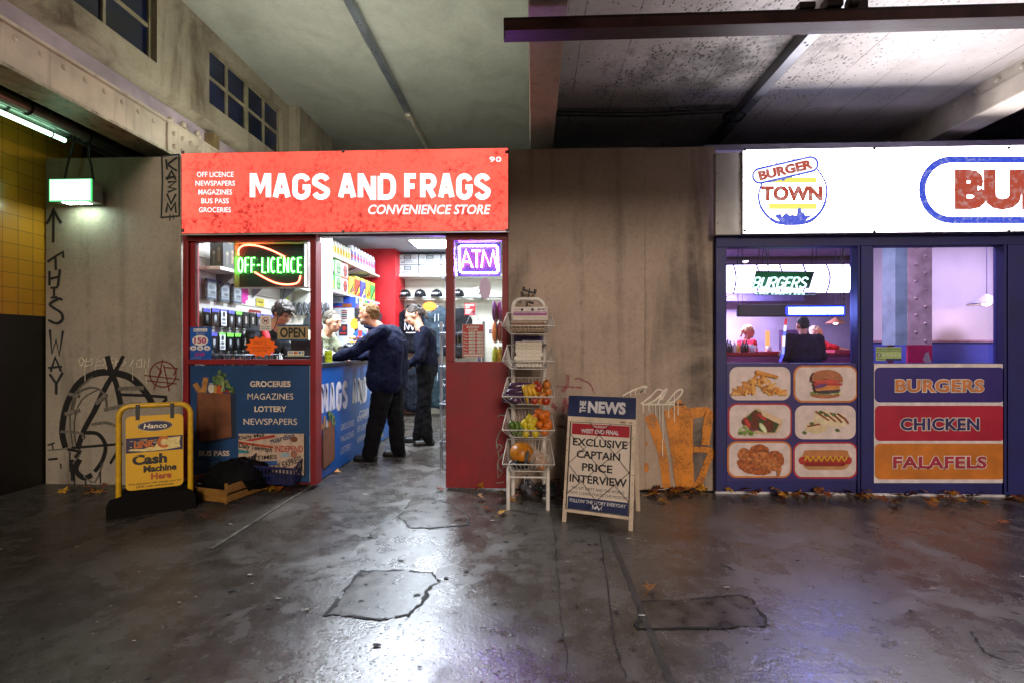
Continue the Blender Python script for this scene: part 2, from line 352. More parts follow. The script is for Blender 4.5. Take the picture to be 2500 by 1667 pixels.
# ---------------------------------------------------------------- ground
g=MB().add([(-40,-40,0),(40,-40,0),(40,30,0),(-40,30,0)],[(0,1,2,3)],FLOOR).build('ground',kind='structure',loc=(0,0,0))
PATCH=M('#4a443d',.30,.5,0,12,.35); CRK=M('#15110f',.7,.3,0,20)
def patch(pts,z=.008):
    c=[PG(a,b) for a,b in pts]; n=len(c); cx=sum(c,Vector())/n; dense=[]
    for i in range(n):
        a,b=c[i],c[(i+1)%n]
        for k in range(6): dense.append(a.lerp(b,k/6)+Vector((rnd.uniform(-.008,.008),rnd.uniform(-.008,.008),0)))
    mb=MB(); out=[p+(p-cx).normalized()*rnd.choice([.005,.007,.010,.020])+Vector((0,0,.0042)) for p in dense]; up=[p+Vector((0,0,.0028)) for p in dense]; ins=[p+(cx-p).normalized()*rnd.choice([.002,.004,.009])+Vector((0,0,.0042)) for p in dense]
    k=len(dense); mb.add(out+ins,[(i,(i+1)%k,k+(i+1)%k,k+i) for i in range(k) if (i*7)%11!=3],CRK); mb.add(up,[tuple(range(k))],PATCH)
    mb.build('repair_patch',g,kind='structure')
patch([(800,1500),(885,1395),(975,1392),(1055,1398),(1068,1420),(1040,1440),(1030,1470),(1000,1500),(940,1512),(870,1505)])
patch([(975,1262),(1005,1222),(1060,1219),(1110,1235),(1145,1262),(1140,1280),(1080,1287),(1000,1288)])
patch([(1560,1470),(1810,1455),(1835,1465),(1872,1520),(1860,1530),(1560,1535)],.006)
def crack(pts,w=.012):
    c=[PG(a,b) for a,b in pts]; d=[]
    for a,b in zip(c,c[1:]):
        for k in range(8): d.append(a.lerp(b,k/8)+Vector((rnd.uniform(-.007,.007),rnd.uniform(-.007,.007),0)))
    a=Art(lambda u,v,l:Vector((u,v,.0032))); a.line(d,[w*rnd.uniform(.15,.7) for _ in d],CRK); a.build('floor_crack',g,kind='structure')
crack([(1352,1290),(1360,1380),(1370,1500),(1388,1660)],.009); crack([(1465,1300),(1500,1560),(1530,1667)],.011)
crack([(1118,1322),(1126,1318),(1108,1330)],.008); crack([(2370,1540),(2400,1590),(2450,1610)],.02); crack([(1762,1378),(1798,1394)],.025)
crack([(2300,1240),(2500,1315)],.006)
# raised joint strip running out of the shop along the counter line
MB().box(-1.99,-1.965,2.9,4.33,.002,.007,M('#5a5448',.6,.4,0,16,.5)).build('floor_joint',g,kind='structure')
MB().box(.50,.53,1.2,3.2,.001,.004,M('#3a342e',.6,.4,0,16,.5)).build('floor_joint',g,kind='structure')
# pits, chewing gum and grit
rp=random.Random(5)
pb=MB(); wb=MB()
for i in range(260):
    c=Vector((rp.uniform(-1.6,.7),rp.uniform(1.6,3.6),.004)) if i<190 else Vector((rp.uniform(-3,3.4),rp.uniform(1.6,4),.004)); r=rp.choice([.003,.003,.004,.005,.006,.011])*rp.uniform(.7,1.3); n=9; a0=rp.uniform(0,6)
    pb.add([c+Vector((r*1.5*math.cos(a0+2*PI*k/n)*rp.uniform(.6,1.2),r*.9*math.sin(a0+2*PI*k/n)*rp.uniform(.6,1.2),.0001*i*.1)) for k in range(n)],[tuple(range(n))],CRK)
for i in range(90):
    c=Vector((rp.uniform(-3.5,3.6),rp.uniform(1.6,4.1),.006)); r=rp.choice([.003,.004,.005,.01]); n=6; a0=rp.uniform(0,6)
    wb.add([c+Vector((r*2*math.cos(a0+2*PI*k/n)*rp.uniform(.5,1.2),r*.7*math.sin(a0+2*PI*k/n),.0002*i*.1)) for k in range(n)],[tuple(range(n))],M('#b9b2a6',.7))
db=MB()
for i in range(420):
    y=4.19-abs(rp.gauss(0,.10)); x=rp.choice([rp.uniform(-4.3,-2.6),rp.uniform(-2.6,-2.0),rp.uniform(-.75,1.6),rp.uniform(1.6,4.4)]); c=Vector((x,min(y,4.14),.003)); r=rp.choice([.003,.004,.006,.01,.016]); a0=rp.uniform(0,6); n=5
    db.add([c+Vector((r*math.cos(a0+2*PI*k/n)*rp.uniform(.5,1.3),r*math.sin(a0+2*PI*k/n)*rp.uniform(.4,1),rp.uniform(0,.006))) for k in range(n)],[tuple(range(n))],M(rp.choice(['#4a3420','#2a2018','#6a5a48','#8a8074','#3a2414','#704a22']),.8))
db.build('litter_crumbs',g,kind='stuff')
pb.build('floor_pits',g,kind='stuff'); wb.build('paint_flecks',g,kind='stuff')
# ---------------------------------------------------------------- ceilings and roof steel
MB().box(-3.42,-.03,-.2,9.4,4.6,4.8,CEIL).build('ceiling',loc=(0,0,0),kind='structure')
MB().box(.19,3.6,1.75,10.8,3.36,3.6,CEILR).build('ceiling',loc=(0,0,0),kind='structure')
MB().box(3.8,9,1.75,10.8,3.45,3.7,M('#8a7f96',.6,.25,0,2,.3)).build('ceiling',kind='structure')
MB().box(-9,-3.62,-2,9.4,3.45,3.7,M('#3d3428',.7,.3,0,2)).build('ceiling',kind='structure')
MB().box(-9,9,9.4,9.6,2.9,4.6,M('#4f473c',.7)).build('rear_wall',label='dim rear wall closing the undercroft above the shop roofs',cat='wall',kind='thing')
# centre beam between the two bays
t=thing('steel_beam','painted steel beam running back from above the grey wall between both ceilings','beam',(0.08,5,3.1),kind='thing')
MB().box(-.022,.19,1.7,9.3,3.10,3.125,STEEL).build('flange',t,.004)
MB().box(-.026,.0,1.7,9.3,3.125,4.6,CEIL).build('web',t)
MB().box(.0,.19,1.75,9.3,3.35,3.6,STEEL).build('haunch',t)
# left girder with rivets, splice plate and clerestory wall
t=thing('riveted_girder','riveted cream steel girder under the clerestory windows at upper left','girder',(-3.4,4,3.05),kind='thing')
MB().box(-3.64,-3.365,-.5,9.3,3.035,3.06,M('#9a957c',.3,.35,0,12,.5)).build('bottom_flange',t,.004)
MB().box(-3.42,-3.385,-.5,9.3,3.06,3.32,STEEL).build('web',t)
MB().box(-3.56,-3.355,-.5,9.3,3.32,3.345,STEEL).build('ledge',t,.004)
MB().box(-3.60,-3.47,-.5,9.3,3.345,3.53,M('#a595a0',.5,.2,0,3,.2)).build('upper_web',t)
r=MB()
for i in range(34):
    y=2.2+i*.165
    if 4.28<y<4.95: continue
    r.ell((-3.385,y,3.262),(.014,.021,.021),STEEL,None,10,6)
r.build('rivet',t,kind='stuff')
MB().box(-3.386,-3.365,4.33,4.92,3.06,3.34,STEEL).build('splice_plate',t,.004)
for z in (3.12,3.24):
    for i in range(5): MB().ell((-3.362,4.40+i*.11,z),(.03,.024,.024),STEEL,None,8,6).build('bolt',t)
for i in range(5): MB().ell((-3.40+.05*(i%2),4.40+i*.1,3.375),(.024,.024,.03),STEEL,None,8,6).build('bolt',t)
MB().box(-3.50,-3.36,4.97,5.06,3.345,3.5,M('#6d5a38',.6)).build('stiffener',t,.004)
t=thing('clerestory_wall','grimy cream clerestory wall with steel windows above the riveted girder','wall',(-3.4,4,3.5),kind='thing')
CW=plaster('grimy_cream_render','#a89c88','#43331f',1.4)
b=MB()
b.add([(-3.55,-.5,3.53),(-3.4,-.5,3.62),(-3.4,9.3,3.62),(-3.55,9.3,3.53)],[(0,1,2,3)],CW)
for y0,y1,z0,z1 in ((-.5,9.3,3.62,3.81),(-.5,2.3,3.81,4.6),(4.24,4.95,3.81,4.6),(6.45,7.7,3.81,4.6),(2.3,4.24,4.46,4.6),(4.95,6.45,4.46,4.6)): b.box(-3.62,-3.4,y0,y1,z0,z1,CW)
b.box(-3.40,-3.25,6.62,7.75,2.95,4.6,CW)
b.build('wall',t)
for y0,y1,n in ((2.3,4.24,4),(4.95,6.45,4)):
    f=MB(); FR=M('#8d8268',.5,.2,0,8)
    w=(y1-y0)/n
    for i in range(n+1): 
        q=.032 if i in (0,2,4) else .014
        f.box(-3.50,-3.45,max(y0,y0+i*w-q),min(y1,y0+i*w+q),3.81,4.46,FR)
    for z in (3.815,4.13,4.43): f.box(-3.495,-3.455,y0,y1,z-.016,z+.016,FR)
    fo=f.build('window',t)
    MB().box(-3.48,-3.47,y0,y1,3.81,4.46,DKBLUE).build('pane',fo)
# tiled side wall, pipes under the low ceiling
t=thing('tiled_wall','ochre glazed tile wall with dark painted base at far left','wall',(-4.5,3,0),kind='thing')
MB().box(-4.6,-4.45,1.2,4.6,1.52,3.45,tiles()).build('tile_face',t); MB().box(-4.6,-4.446,1.2,4.6,0,1.52,M('#1c1710',.5)).build('painted_base',t)
MB().box(-4.45,-4.38,1.2,9,3.28,3.45,M('#2a241c',.6)).build('cornice',t)
for i,(x,z,r) in enumerate(((-3.93,3.10,.045),(-4.12,3.14,.05))):
    t=thing('ceiling_pipe',['upper galvanised pipe clipped under the dark low ceiling by the girder','lower galvanised pipe clipped under the dark low ceiling nearer the tiles'][i],'pipe',(x,4,z),'pipes under the low ceiling')
    MB().tube([(x,-.5,z),(x,9,z)],r,M('#9aa09a',.3,.15,.6,4),14).build('tube',t)
    for y in (2.6,3.1,3.6,4.1,4.7):
        c=MB(); c.tube([(x+r*1.12*math.cos(a),y,z+r*1.12*math.sin(a)) for a in [2*PI*k/14 for k in range(14)]],.008,M('#20201c',.6),6,True); c.build('clip',t)
for y in (3.0,4.6,6.2): MB().box(-4.45,-3.62,y,y+.12,3.25,3.45,M('#2c261c',.6)).build('cross_joist',loc=(-4,y,3.25),label='dark timber joist crossing the low ceiling above the pipes',cat='joist',group='joists over the low ceiling',kind='thing')
t=thing('fluorescent_tube','greenish lit fluorescent tube hooked below the pipes over the tiled passage','light fitting',(-4.05,3.4,3.03))
MB().tube([(-4.05,2.2,3.03),(-4.05,4.02,3.03)],.019,E((.5,1,.66),5),10).build('lit_tube',t)
for y in (2.6,3.25,3.9): MB().tube([(-4.05+.026*math.cos(a),y,3.03+.026*math.sin(a)) for a in [2*PI*k/12 for k in range(12)]],.005,M('#20201c',.6),5,True).tube([(-4.05,y,3.055),(-4.03,y,3.45)],.003,GAL_,4).build('hook',t)
# lighting trunking on the left ceiling
t=thing('lighting_trunking','grey metal trunking with an unlit tube along the tall left ceiling','light fitting',(-1.76,5,4.5))
GAL=M('#8f949c',.35,.2,.7,3)
MB().box(-1.80,-1.72,-.2,6.75,4.53,4.598,GAL).build('trunking',t,.004)
r=MB()
for y in (4.85,5.3,6.0): 
    for dx in (-.012,.012): r.lathe([(.008,0),(.008,-.004),(.0001,-.004)],(-1.76+dx,y+dx*2,4.53),M('#3a3a3a'),8)
r.build('knockout',t,kind='stuff')
MB().box(-1.80,-1.72,6.75,6.9,4.50,4.598,PALEP).box(-1.79,-1.73,6.9,9.2,4.55,4.598,PALEP).build('batten',t,.004)
MB().tube([(-1.76,6.92,4.52),(-1.76,9.2,4.52)],.014,M('#dcdcd0',.3),10).build('tube',t)
# trunking under the right ceiling, right girder, cross bar, cable coil
t=thing('cable_trunking','grey steel cable trunking slanting across the mouldy ceiling','cable trunking',(1.83,4,3.27))
MB().box(1.79,1.87,1.75,6.5,3.27,3.358,GAL).build('channel',t,.004)
r=MB()
for y in (3.3,4.05): r.ell((1.815,y,3.27),(.01,.01,.003),M('#333'+'333')).ell((1.845,y+.03,3.27),(.01,.01,.003),M('#333333'))
r.build('rivet',t)
c=[]
for k in range(60): a=2*PI*k/14; c.append((1.78+.085*math.cos(a)+.004*math.sin(k*3),4.35+.10*math.sin(a)+.006*math.cos(k*2),3.30-.0006*k))
MB().tube(c,.006,M('#0c0c10',.5),6).build('cable_coil',label='coil of black cable hanging under the end of the slanting trunking',cat='cable')
MB().tube([(.2,4.3,3.31),(1.0,4.32,3.295),(1.76,4.3,3.31)],.022,M('#17141a',.5),8).build('conduit',label='black conduit running across the ceiling behind the sign tops',cat='conduit')
t=thing('edge_girder','white riveted girder at the right edge of the mouldy ceiling','girder',(3.7,4,3.1),kind='thing')
MB().box(3.60,3.66,1.75,9,3.13,3.45,STEELR).build('web',t,.003); MB().box(3.575,3.83,1.75,9,3.105,3.13,STEELR).build('bottom_flange',t,.003)
MB().box(3.585,3.60,1.75,9,3.13,3.26,STEELR).build('angle',t,.003)
r=MB()
for i in range(22): r.ell((3.60,2.0+i*.19,3.31),(.02,.024,.024),STEELR,None,10,6)
r.build('rivet',t,kind='stuff')
t=thing('cross_bar','rusty dark steel bar slung across below the mouldy ceiling','bar',(1.5,2.68,2.95),kind='thing')
BAR=M('#3a2a24',.5,.3,.3,6,.3)
x0=XP(1230,2.68)
MB().box(x0,5,2.66,2.70,2.945,3.06,BAR).build('upright_leg',t,.003); MB().box(x0+.01,5,2.60,2.662,2.945,2.952,BAR).box(x0+.012,5,2.595,2.602,2.945,3.0,M('#5a3a33',.5,.3,.3,6)).build('lower_leg',t)
MB().box(XP(2092,2.68),XP(2115,2.68),2.665,2.69,3.06,3.36,BAR).build('hanger',t)
b=MB().lathe([(.0001,0),(.03,0),(.034,.03),(.026,.06),(.0001,.06)],(XP(2065,2.68),2.67,3.09),M('#2a2016',.5),12,(1,0,0)); b.build('clamp',t,.006); b=MB().box(XP(1945,2.68),XP(1985,2.68),2.65,2.70,3.06,3.095,BAR); b.build('clamp',t,.006); b=MB().box(XP(2010,2.68),XP(2050,2.68),2.64,2.71,3.06,3.115,BAR); b.build('clamp',t,.006)
# a beam at the open edge of the roof, out of the picture: shades the upper wall
MB().box(-.2,9,1.5,1.75,3.05,3.7,STEEL).build('edge_beam',label='unseen plain concrete edge beam set at the open side of the roof to shade the upper wall',cat='beam',kind='thing')
# ---------------------------------------------------------------- outside walls with graffiti
FY=4.22
def wallbox(px0,px1,ztop,m,y0=FY,y1=4.36): return MB().box(XP(px0,y0),XP(px1,y0),y0,y1,0,ztop,m)
t=thing('rendered_wall','sooty grey rendered wall with THIS WAY graffiti left of the red shop','wall',(XP(280,FY),FY,0),kind='thing')
MB().box(XP(112,FY),XP(442,FY),FY,4.36,0,2.955,LW).build('wall',t)
INK=spray('#0c1218',.6,.42); BLK=M('#0d0b0a',.5); BLS=spray('#0b0a09',.55,.40); REDG=spray('#5e1210',.6,.5); WHG=M('#b8ad98',.6)
F=lambda: Art(facing(FY),.0012)
a=F(); a.line([(130,593),(131,515)],7,INK); a.line([(114,548),(122,535),(131,512),(140,530),(150,546)],7,INK); a.build('graffiti_arrow',t)
a=F()
for L,w in (([(116,640),(135,627),(154,616),(155,630)],6),([(136,630),(137,660)],6)): a.line(L,w,INK)
for L in ([(121,662),(121,698)],[(147,658),(142,700)],[(121,682),(146,676)]): a.line(L,6,INK)
for L in ([(124,704),(142,702)],[(133,702),(133,726)],[(125,728),(142,726)]): a.line(L,5,INK)
a.line([(152,734),(146,730),(124,742),(132,752),(150,764),(154,780),(140,790),(120,782)],6,INK,4)
a.line([(122,805),(127,862),(137,830),(145,866),(154,808)],6,INK)
a.line([(124,906),(135,872),(150,906)],6,INK); a.line([(118,897),(152,894)],5,INK)
a.line([(122,912),(138,936),(154,908)],6,INK); a.line([(138,932),(138,962)],6,INK)
a.build('graffiti_lettering',t)
a=F(); a.line([(395,382),(437,378),(438,528),(394,532),(397,440),(395,382)],4,BLK)
for L in ([(406,390),(408,415)],[(433,385),(410,402)],[(408,402),(432,418)],[(408,440),(420,418),(430,440)],[(405,436),(430,432)],[(410,446),(430,444),(412,458),(430,462),(410,470)],[(408,474),(418,498),(430,474)],[(406,520),(410,498),(418,514),(428,496),(430,520)]): a.line(L,5,BLK)
a.line([(415,524),(415,540)],2.5,BLK); a.line([(424,524),(424,536)],2,BLK); a.build('graffiti_tag',t)
a=F()
a.line([(160,1092),(152,1050),(162,990),(188,940),(225,914),(270,908),(320,922),(356,958),(372,985)],[15,15,16,17,17,16],BLS,6)
a.line([(262,868),(272,905),(285,940),(298,1000)],13,BLS,4); a.line([(302,868),(285,900),(258,945),(232,1000),(205,1050),(190,1095)],[9,12,13,12,13],BLS,5)
a.line([(175,1092),(240,1087),(300,1082)],6,BLS); a.line([(286,962),(350,964),(405,968),(406,975),(398,982)],7,BLS)
a.line([(178,1000),(190,960),(225,945),(255,960),(262,1000)],5,M('#4c463e',.6),5); a.line([(210,1055),(240,1058),(258,1085),(252,1120),(232,1150)],9,BLS,5); a.line([(196,1120),(186,1145),(205,1165),(225,1158)],12,BLS,5); a.line([(176,1120),(180,1172)],9,BLS)
a.line([(116,1086),(134,1080)],4,BLS); a.line([(270,1130),(285,1105),(298,1080)],6,BLS)
GS=M('#5f594e',.7,.3,0,30)
for L,w in (([(178,1088),(171,1020),(186,958),(228,918)],3),([(186,1085),(182,1030),(200,975),(240,950)],2.4),([(255,1000),(300,990),(345,985)],9),([(290,948),(352,946)],10),([(225,1035),(260,1030),(290,1042)],7),([(160,1010),(196,1000)],9),([(150,1052),(200,1056),(205,1070)],6),([(168,960),(196,966)],8),([(118,1098),(172,1094),(196,1104),(180,1130)],3),([(206,1160),(232,1176),(252,1130)],3),([(236,985),(262,960)],10)): a.line(L,w,GS,3)
for x,y0,y1 in ((183,1172,1186),(210,1168,1188),(246,1150,1180),(172,1100,1150),(130,1084,1096),(150,1130,1142)): a.line([(x,y0),(x+.6,y1)],2,BLS)
a.line([(120,1120),(142,1118)],5,BLS); a.line([(168,1095),(196,1100),(186,1116)],7,BLS)
a.build('graffiti_anarchy_symbol',t)
a=F()
word=[[(196,886),(192,878),(200,872),(206,880),(200,892),(194,890)],[(212,874),(208,894),(218,890)],[(210,882),(220,880)],[(232,874),(222,876),(228,884),(222,892)],[(238,874),(234,892),(246,890)],[(236,882),(248,880)],[(262,874),(252,876),(260,884),(250,892)],[(278,874),(268,876),(276,884),(266,892)],[(284,874),(282,892),(296,890)],[(284,882),(294,880)],[(308,874),(300,876),(308,884),(298,892)],[(326,876),(318,894)],[(336,880),(346,876),(346,894),(334,896),(334,884)],[(352,896),(354,878),(362,898),(364,874)]]
for L in word: a.line(L,2.6,WHG)
for x,y0,y1 in ((208,894,930),(234,894,916),(279,894,918),(324,894,928),(357,898,938),(260,893,902)): a.line([(x,y0),(x+.5,y1)],1.6,WHG)
a.build('graffiti_scrawl',t)
a=F(); a.line([(398+32*math.cos(k*.42),913+31*math.sin(k*.42)) for k in range(15)],3.4,REDG,2,True)
for L in ([(398,876),(390,910),(376,950)],[(400,890),(408,925),(414,954)],[(400,896),(434,898),(424,915)],[(352,915),(438,925)],[(360,928),(432,936)],[(382,892),(395,905),(388,920)]): a.line(L,2.8,REDG)
a.build('graffiti_red_symbol',t)
# middle wall: two panels with a joint
x0,x1,x2=XP(1241,FY),XP(1575,FY),XP(1746,FY)
t=thing('grey_rendered_wall','streaked grey wall with pink and orange graffiti between the two shops','wall',((x0+x2)/2,FY,0),kind='thing')
MB().box(x0,x1-.0015,FY,4.36,0.012,2.965,MW).build('wall_panel',t); MB().box(x1+.0015,x2,FY+.003,4.36,0.012,2.962,MW).build('wall_panel',t)
PK=spray('#8f2140',.55,.66); OR=spray('#cc7a10',.5,.56); WH=M('#d8cdbd',.6)
a=F()
for L,w in (([(1386,913),(1386,940),(1372,955)],8),([(1358,942),(1420,945)],4),([(1402,925),(1412,922),(1440,935),(1453,962)],4),([(1372,1020),(1380,970)],9),([(1380,975),(1395,1018)],10),([(1395,1018),(1390,968)],7),([(1358,1038),(1380,1042)],6),([(1345,985),(1360,998)],10),([(1345,1170),(1365,1168),(1362,1192)],3)): a.line(L,w,PK)
a.build('pink_graffiti',t)
a=F(); 
a.line([(1586,1012),(1600,1050),(1618,1110),(1628,1190)],[28,26,22,20],OR,4); a.line([(1660,1010),(1668,1070),(1672,1130),(1680,1192)],[50,46,40,34],OR,4); a.line([(1628,1000),(1640,1060),(1660,1190)],[16,18,20],OR,4)
a.line([(1668,1012),(1700,1006),(1728,1008),(1725,1050),(1722,1085)],[26,24,22,20],OR,4); a.line([(1694,1096),(1735,1100),(1725,1130),(1712,1165),(1700,1192)],[14,16,18],OR,4)
a.line([(1576,1080),(1580,1085)],8,OR); a.ell(1578,1140,6,12,OR)
a.poly([(1630,1005),(1658,972),(1692,1010),(1688,1190),(1664,1192)],OR); a.build('orange_graffiti',t)
a=F()
for L in ([(1520,965),(1545,952),(1575,942),(1560,960),(1580,942)],[(1565,985),(1590,965),(1605,950),(1618,955),(1600,975),(1580,985)],[(1605,985),(1620,955),(1628,950),(1615,975)],[(1625,985),(1650,955),(1665,950),(1662,962),(1645,978),(1632,982)],[(1568,986),(1668,986)]): a.line(L,4,WH,4)
for x,y0,y1 in ((1570,988,1006),(1584,988,1002),(1600,988,1012),(1610,988,1028),(1618,988,1070),(1617,1070,1112),(1632,988,1020),(1646,960,1028),(1655,965,1012),(1540,955,966),(1552,950,964),(1575,945,960)): a.line([(x,y0),(x-.6,(y0+y1)/2),(x+.3,y1)],2.2,WH)
a.build('white_graffiti',t)
# ---------------------------------------------------------------- green emergency light box hung on the left wall
t=thing('emergency_light','glowing green emergency light box hung from cables on the grey wall','light box',(XP(180,4.05),4.08,2.35))
xa,xb=XP(121,4.06),XP(224,4.06); za,zb=ZP(172,492,4.06),ZP(172,438,4.06)
MB().box(xa,xb,4.065,4.17,za,zb,M('#9a9f9c',.4)).build('housing',t,.004)
MB().box(xa+.008,xb-.008,4.055,4.066,za+.006,zb-.004,E((.5,1,.62),2.1)).build('diffuser',t)
g_=E((.08,1,.22),1.1); MB().box(xa+.002,xb-.002,4.056,4.066,zb-.004,zb,g_).box(xa+.002,xb-.002,4.056,4.066,za,za+.006,g_).box(xa,xa+.008,4.056,4.066,za,zb,g_).box(xb-.008,xb,4.056,4.066,za,zb,g_).build('green_edge',t)
MB().add([(xa+.09,4.08,za-.002),(xb-.08,4.08,za-.002),(xb-.08,4.15,za-.002),(xa+.09,4.15,za-.002)],[(0,1,2,3)],E('#dcffe8',60)).build('downlight',t)
c=MB()
for x,dx in ((xa+.09,.06),(xb-.03,-.04)):
    for q in (0,.012): c.tube(curve([Vector((x+q,4.10,zb)),Vector((x+dx*.4+q,4.1,zb+.12)),Vector((x+dx+q,4.1,zb+.25)),Vector((x+dx*1.3,4.15,zb+.5))],6),.0045,BLK,6)
c.build('cable',t)
# ---------------------------------------------------------------- convenience store front
SY=4.18
shop=thing('convenience_store','red fronted corner shop with lit interior and open doorway','shop',(XP(840,FY),FY,0),kind='thing')
xL,xg0,xg1,xp0,xp1=XP(446,SY),XP(459,SY),XP(757,SY),XP(757,SY),XP(771,SY)
xr0,xr1=XP(1088,SY),XP(1240,SY); zt=ZP(850,571,SY); zs=ZP(610,889,SY); zsb=ZP(610,877,SY); zw=ZP(610,588,SY); zb0=ZP(610,1176,SY); zf=.035
f=MB()
f.box(xL,xp1,SY,4.27,zw,zt,RED); f.box(xL,xg0,SY,4.27,zb0,zw,RED); f.box(xg1,xp1,SY,4.30,.03,zw,RED); f.box(xg0,xg1,SY,4.27,zs,zsb,RED); f.box(xL,xg1,SY,4.27,zf,zb0,REDD)
f.box(xg0,xg0+.045,SY+.03,4.262,zsb,zw,RED); f.box(xp1,xr0,4.23,4.30,zt-.012,zt+.05,M('#8d8d92',.4))
f.build('window_frame',shop,.003)
f=MB(); wl,wr=XP(1108,SY),XP(1226,SY); wt,wb=ZP(1167,587,SY),ZP(1167,882,SY)
f.box(xr0,xr1,SY,4.27,wt,zt,RED); f.box(xr0,wl,SY,4.27,wb,wt,RED); f.box(wr,xr1,SY,4.27,wb,wt,RED); f.box(xr0,xr1,SY+.002,4.27,.02,wb-.002,RED)
f.build('side_window_frame',shop,.003)
MB().box(xg0+.045,xg1,4.235,4.241,zsb,zw,GLASS).build('window_pane',shop); MB().box(wl,wr,4.235,4.241,wb,wt,GLASS).build('side_window_pane',shop)
IW=M('#cfc9bb',.55,.06,0,2); PIER=M('#a8121c',.45,.1,0,3); ICE=M('#9aa2ab',.7,.08,0,3)
MB().box(-3.35,-3.2,4.40,9.05,0,2.94,IW).build('interior_wall',shop)
MB().box(-3.35,-.1,8.95,9.05,0,2.94,IW).build('interior_wall',shop)
MB().box(-.22,-.12,4.28,8.95,0,2.94,IW).build('interior_wall',shop)
MB().box(-3.35,-.12,4.30,9.05,2.94,3.0,ICE).build('interior_ceiling',shop)
MB().box(-3.2,XP(962,8.3)+.02,8.3,8.95,0,2.94,PIER).build('pier',shop)
MB().box(-3.2,-.22,4.27,4.33,2.25,2.94,IW).build('interior_wall',shop)
MB().box(-3.3,XP(452,4.3),4.30,4.42,0,2.94,IW).build('interior_wall',shop)
MB().box(-3.2,-.3,5.6,5.68,2.86,2.94,M('#b9bcc0',.5)).build('ceiling_beam',shop)
# blue stall panel artwork under the window
BLU=M('#123a66',.5,.18,0,2); CRM=M('#d9c4ae',.6); KRAFT=M('#6e3f24',.7,.2,0,10); BRD=M('#9a6a34',.7,.25,0,30); GRN=M('#3f5a2c',.7,.4,0,60); CAR=M('#a8481c',.6)
def zz(x,y): return (440+x*.2423,860+y*.2423)
def grocery_bag(a,T):
    q=lambda pts: [T(*p) for p in pts]
    a.poly(q([(520,400),(560,420),(565,860),(250,925),(215,900),(520,850)]),M('#0c2038',.7))
    a.line(q([(205,400),(175,350),(150,310)]),T.s*52,BRD,5); a.line(q([(240,400),(250,320),(262,250)]),T.s*55,BRD,5)
    a.ell(*T(318,360),T.s*34,T.s*46,M('#b5ac9c',.5)); a.rect(*T(296,305),*T(338,325),M('#8f8d86'))
    a.poly(q([(340,410),(352,320),(372,330),(380,410)]),M('#a07a2a')); a.poly(q([(365,410),(385,310),(410,320),(440,410)]),CAR); a.poly(q([(440,395),(480,360),(512,375),(500,405)]),M('#8a2418'))
    for i in range(26):
        u=rnd.random(); x=345+u*200; y=200+abs(u-.3)*200+rnd.uniform(-25,110)*(1-.2*u); a.ell(*T(x,y),T.s*rnd.uniform(16,34),T.s*rnd.uniform(14,28),M(rnd.choice(['#3f5a2c','#55703a','#2e4422','#6f8350']),.7),rnd.uniform(0,90),9,.5)
    a.line(q([(430,390),(440,330),(450,290)]),T.s*16,M('#9aa56a')); a.line(q([(455,390),(450,330),(430,290)]),T.s*10,M('#8a9a5a'))
    a.poly(q([(180,400),(515,410),(525,845),(212,895),(165,860)]),KRAFT); a.poly(q([(180,400),(212,895),(165,860)]),M('#573018',.75)); a.line(q([(350,405),(368,866)]),T.s*3,M('#5a3218',.8))
zz.s=.2423
a=Art(facing(4.212),.0012); x0,y0=zz(55,130); x1,y1=zz(1310,1305); a.rect(x0,y0,x1,y1,BLU)
grocery_bag(a,zz)
for s,bx,bd in (('GROCERIES',(705,285,1113,345),.03),('MAGAZINES',(680,410,1140,472),.0),('LOTTERY',(750,538,1072,597),.03),('NEWSPAPERS',(640,663,1178,726),0),('BUS PASS',(190,985,497,1040),.03),('OFF LICENCE',(140,1092,545,1146),-.01)):
    p=zz(bx[0],bx[1])+zz(bx[2],bx[3]); a.text(s,*p,CRM if 'OFF' not in s else M('#6d6a66'),bd)
x0,y0=zz(590,815); x1,y1=zz(1248,1232); NP=M('#b29a86',.7,.12,0,20); a.rect(x0+3,y0+4,x1+4,y1+4,M('#0a1c30')); a.rect(x0,y0,x1,y1,NP)
a.poly([zz(*p) for p in((590,890),(940,940),(940,962),(590,915))],M('#a33a24')); a.poly([zz(*p) for p in((650,880),(950,825),(960,850),(720,890))],M('#9c2a22'))
a.poly([zz(*p) for p in((590,970),(700,990),(690,1012),(590,1012))],M('#2f6f78')); a.poly([zz(*p) for p in((590,1100),(980,1085),(985,1130),(590,1160))],M('#274c80'))
for s,bx,m,r in (('Daily Mail',(592,822,850,870),BLK,-7),('guardian',(900,830,1160,905),M('#1a2a50'),-14),('Daily Telegraph',(596,925,930,995),BLK,8),('INDEPEND',(955,935,1240,1000),M('#a01c18'),1),('THE TIMES',(602,1035,980,1078),BLK,-3),('DAILY EXPRESS',(860,1090,1240,1155),M('#2a2020'),-19)):
    p=zz(bx[0],bx[1])+zz(bx[2],bx[3]); a.text(s,*p,m,.02,0,r)
a.ell(*zz(1150,870),9,7,M('#6a3a28')); a.ell(*zz(1150,1020),8,9,M('#8a5a44')); a.rect(*zz(1020,1008),*zz(1105,1048),M('#8aa0a8'))
for k in range(5): a.line([zz(1150+k*20,1150),zz(1170+k*20,1210)],1,BLK)
a.rect(*zz(1304,130),*zz(1310,1305),M('#7d97a8'))
a.build('stall_panel',shop)
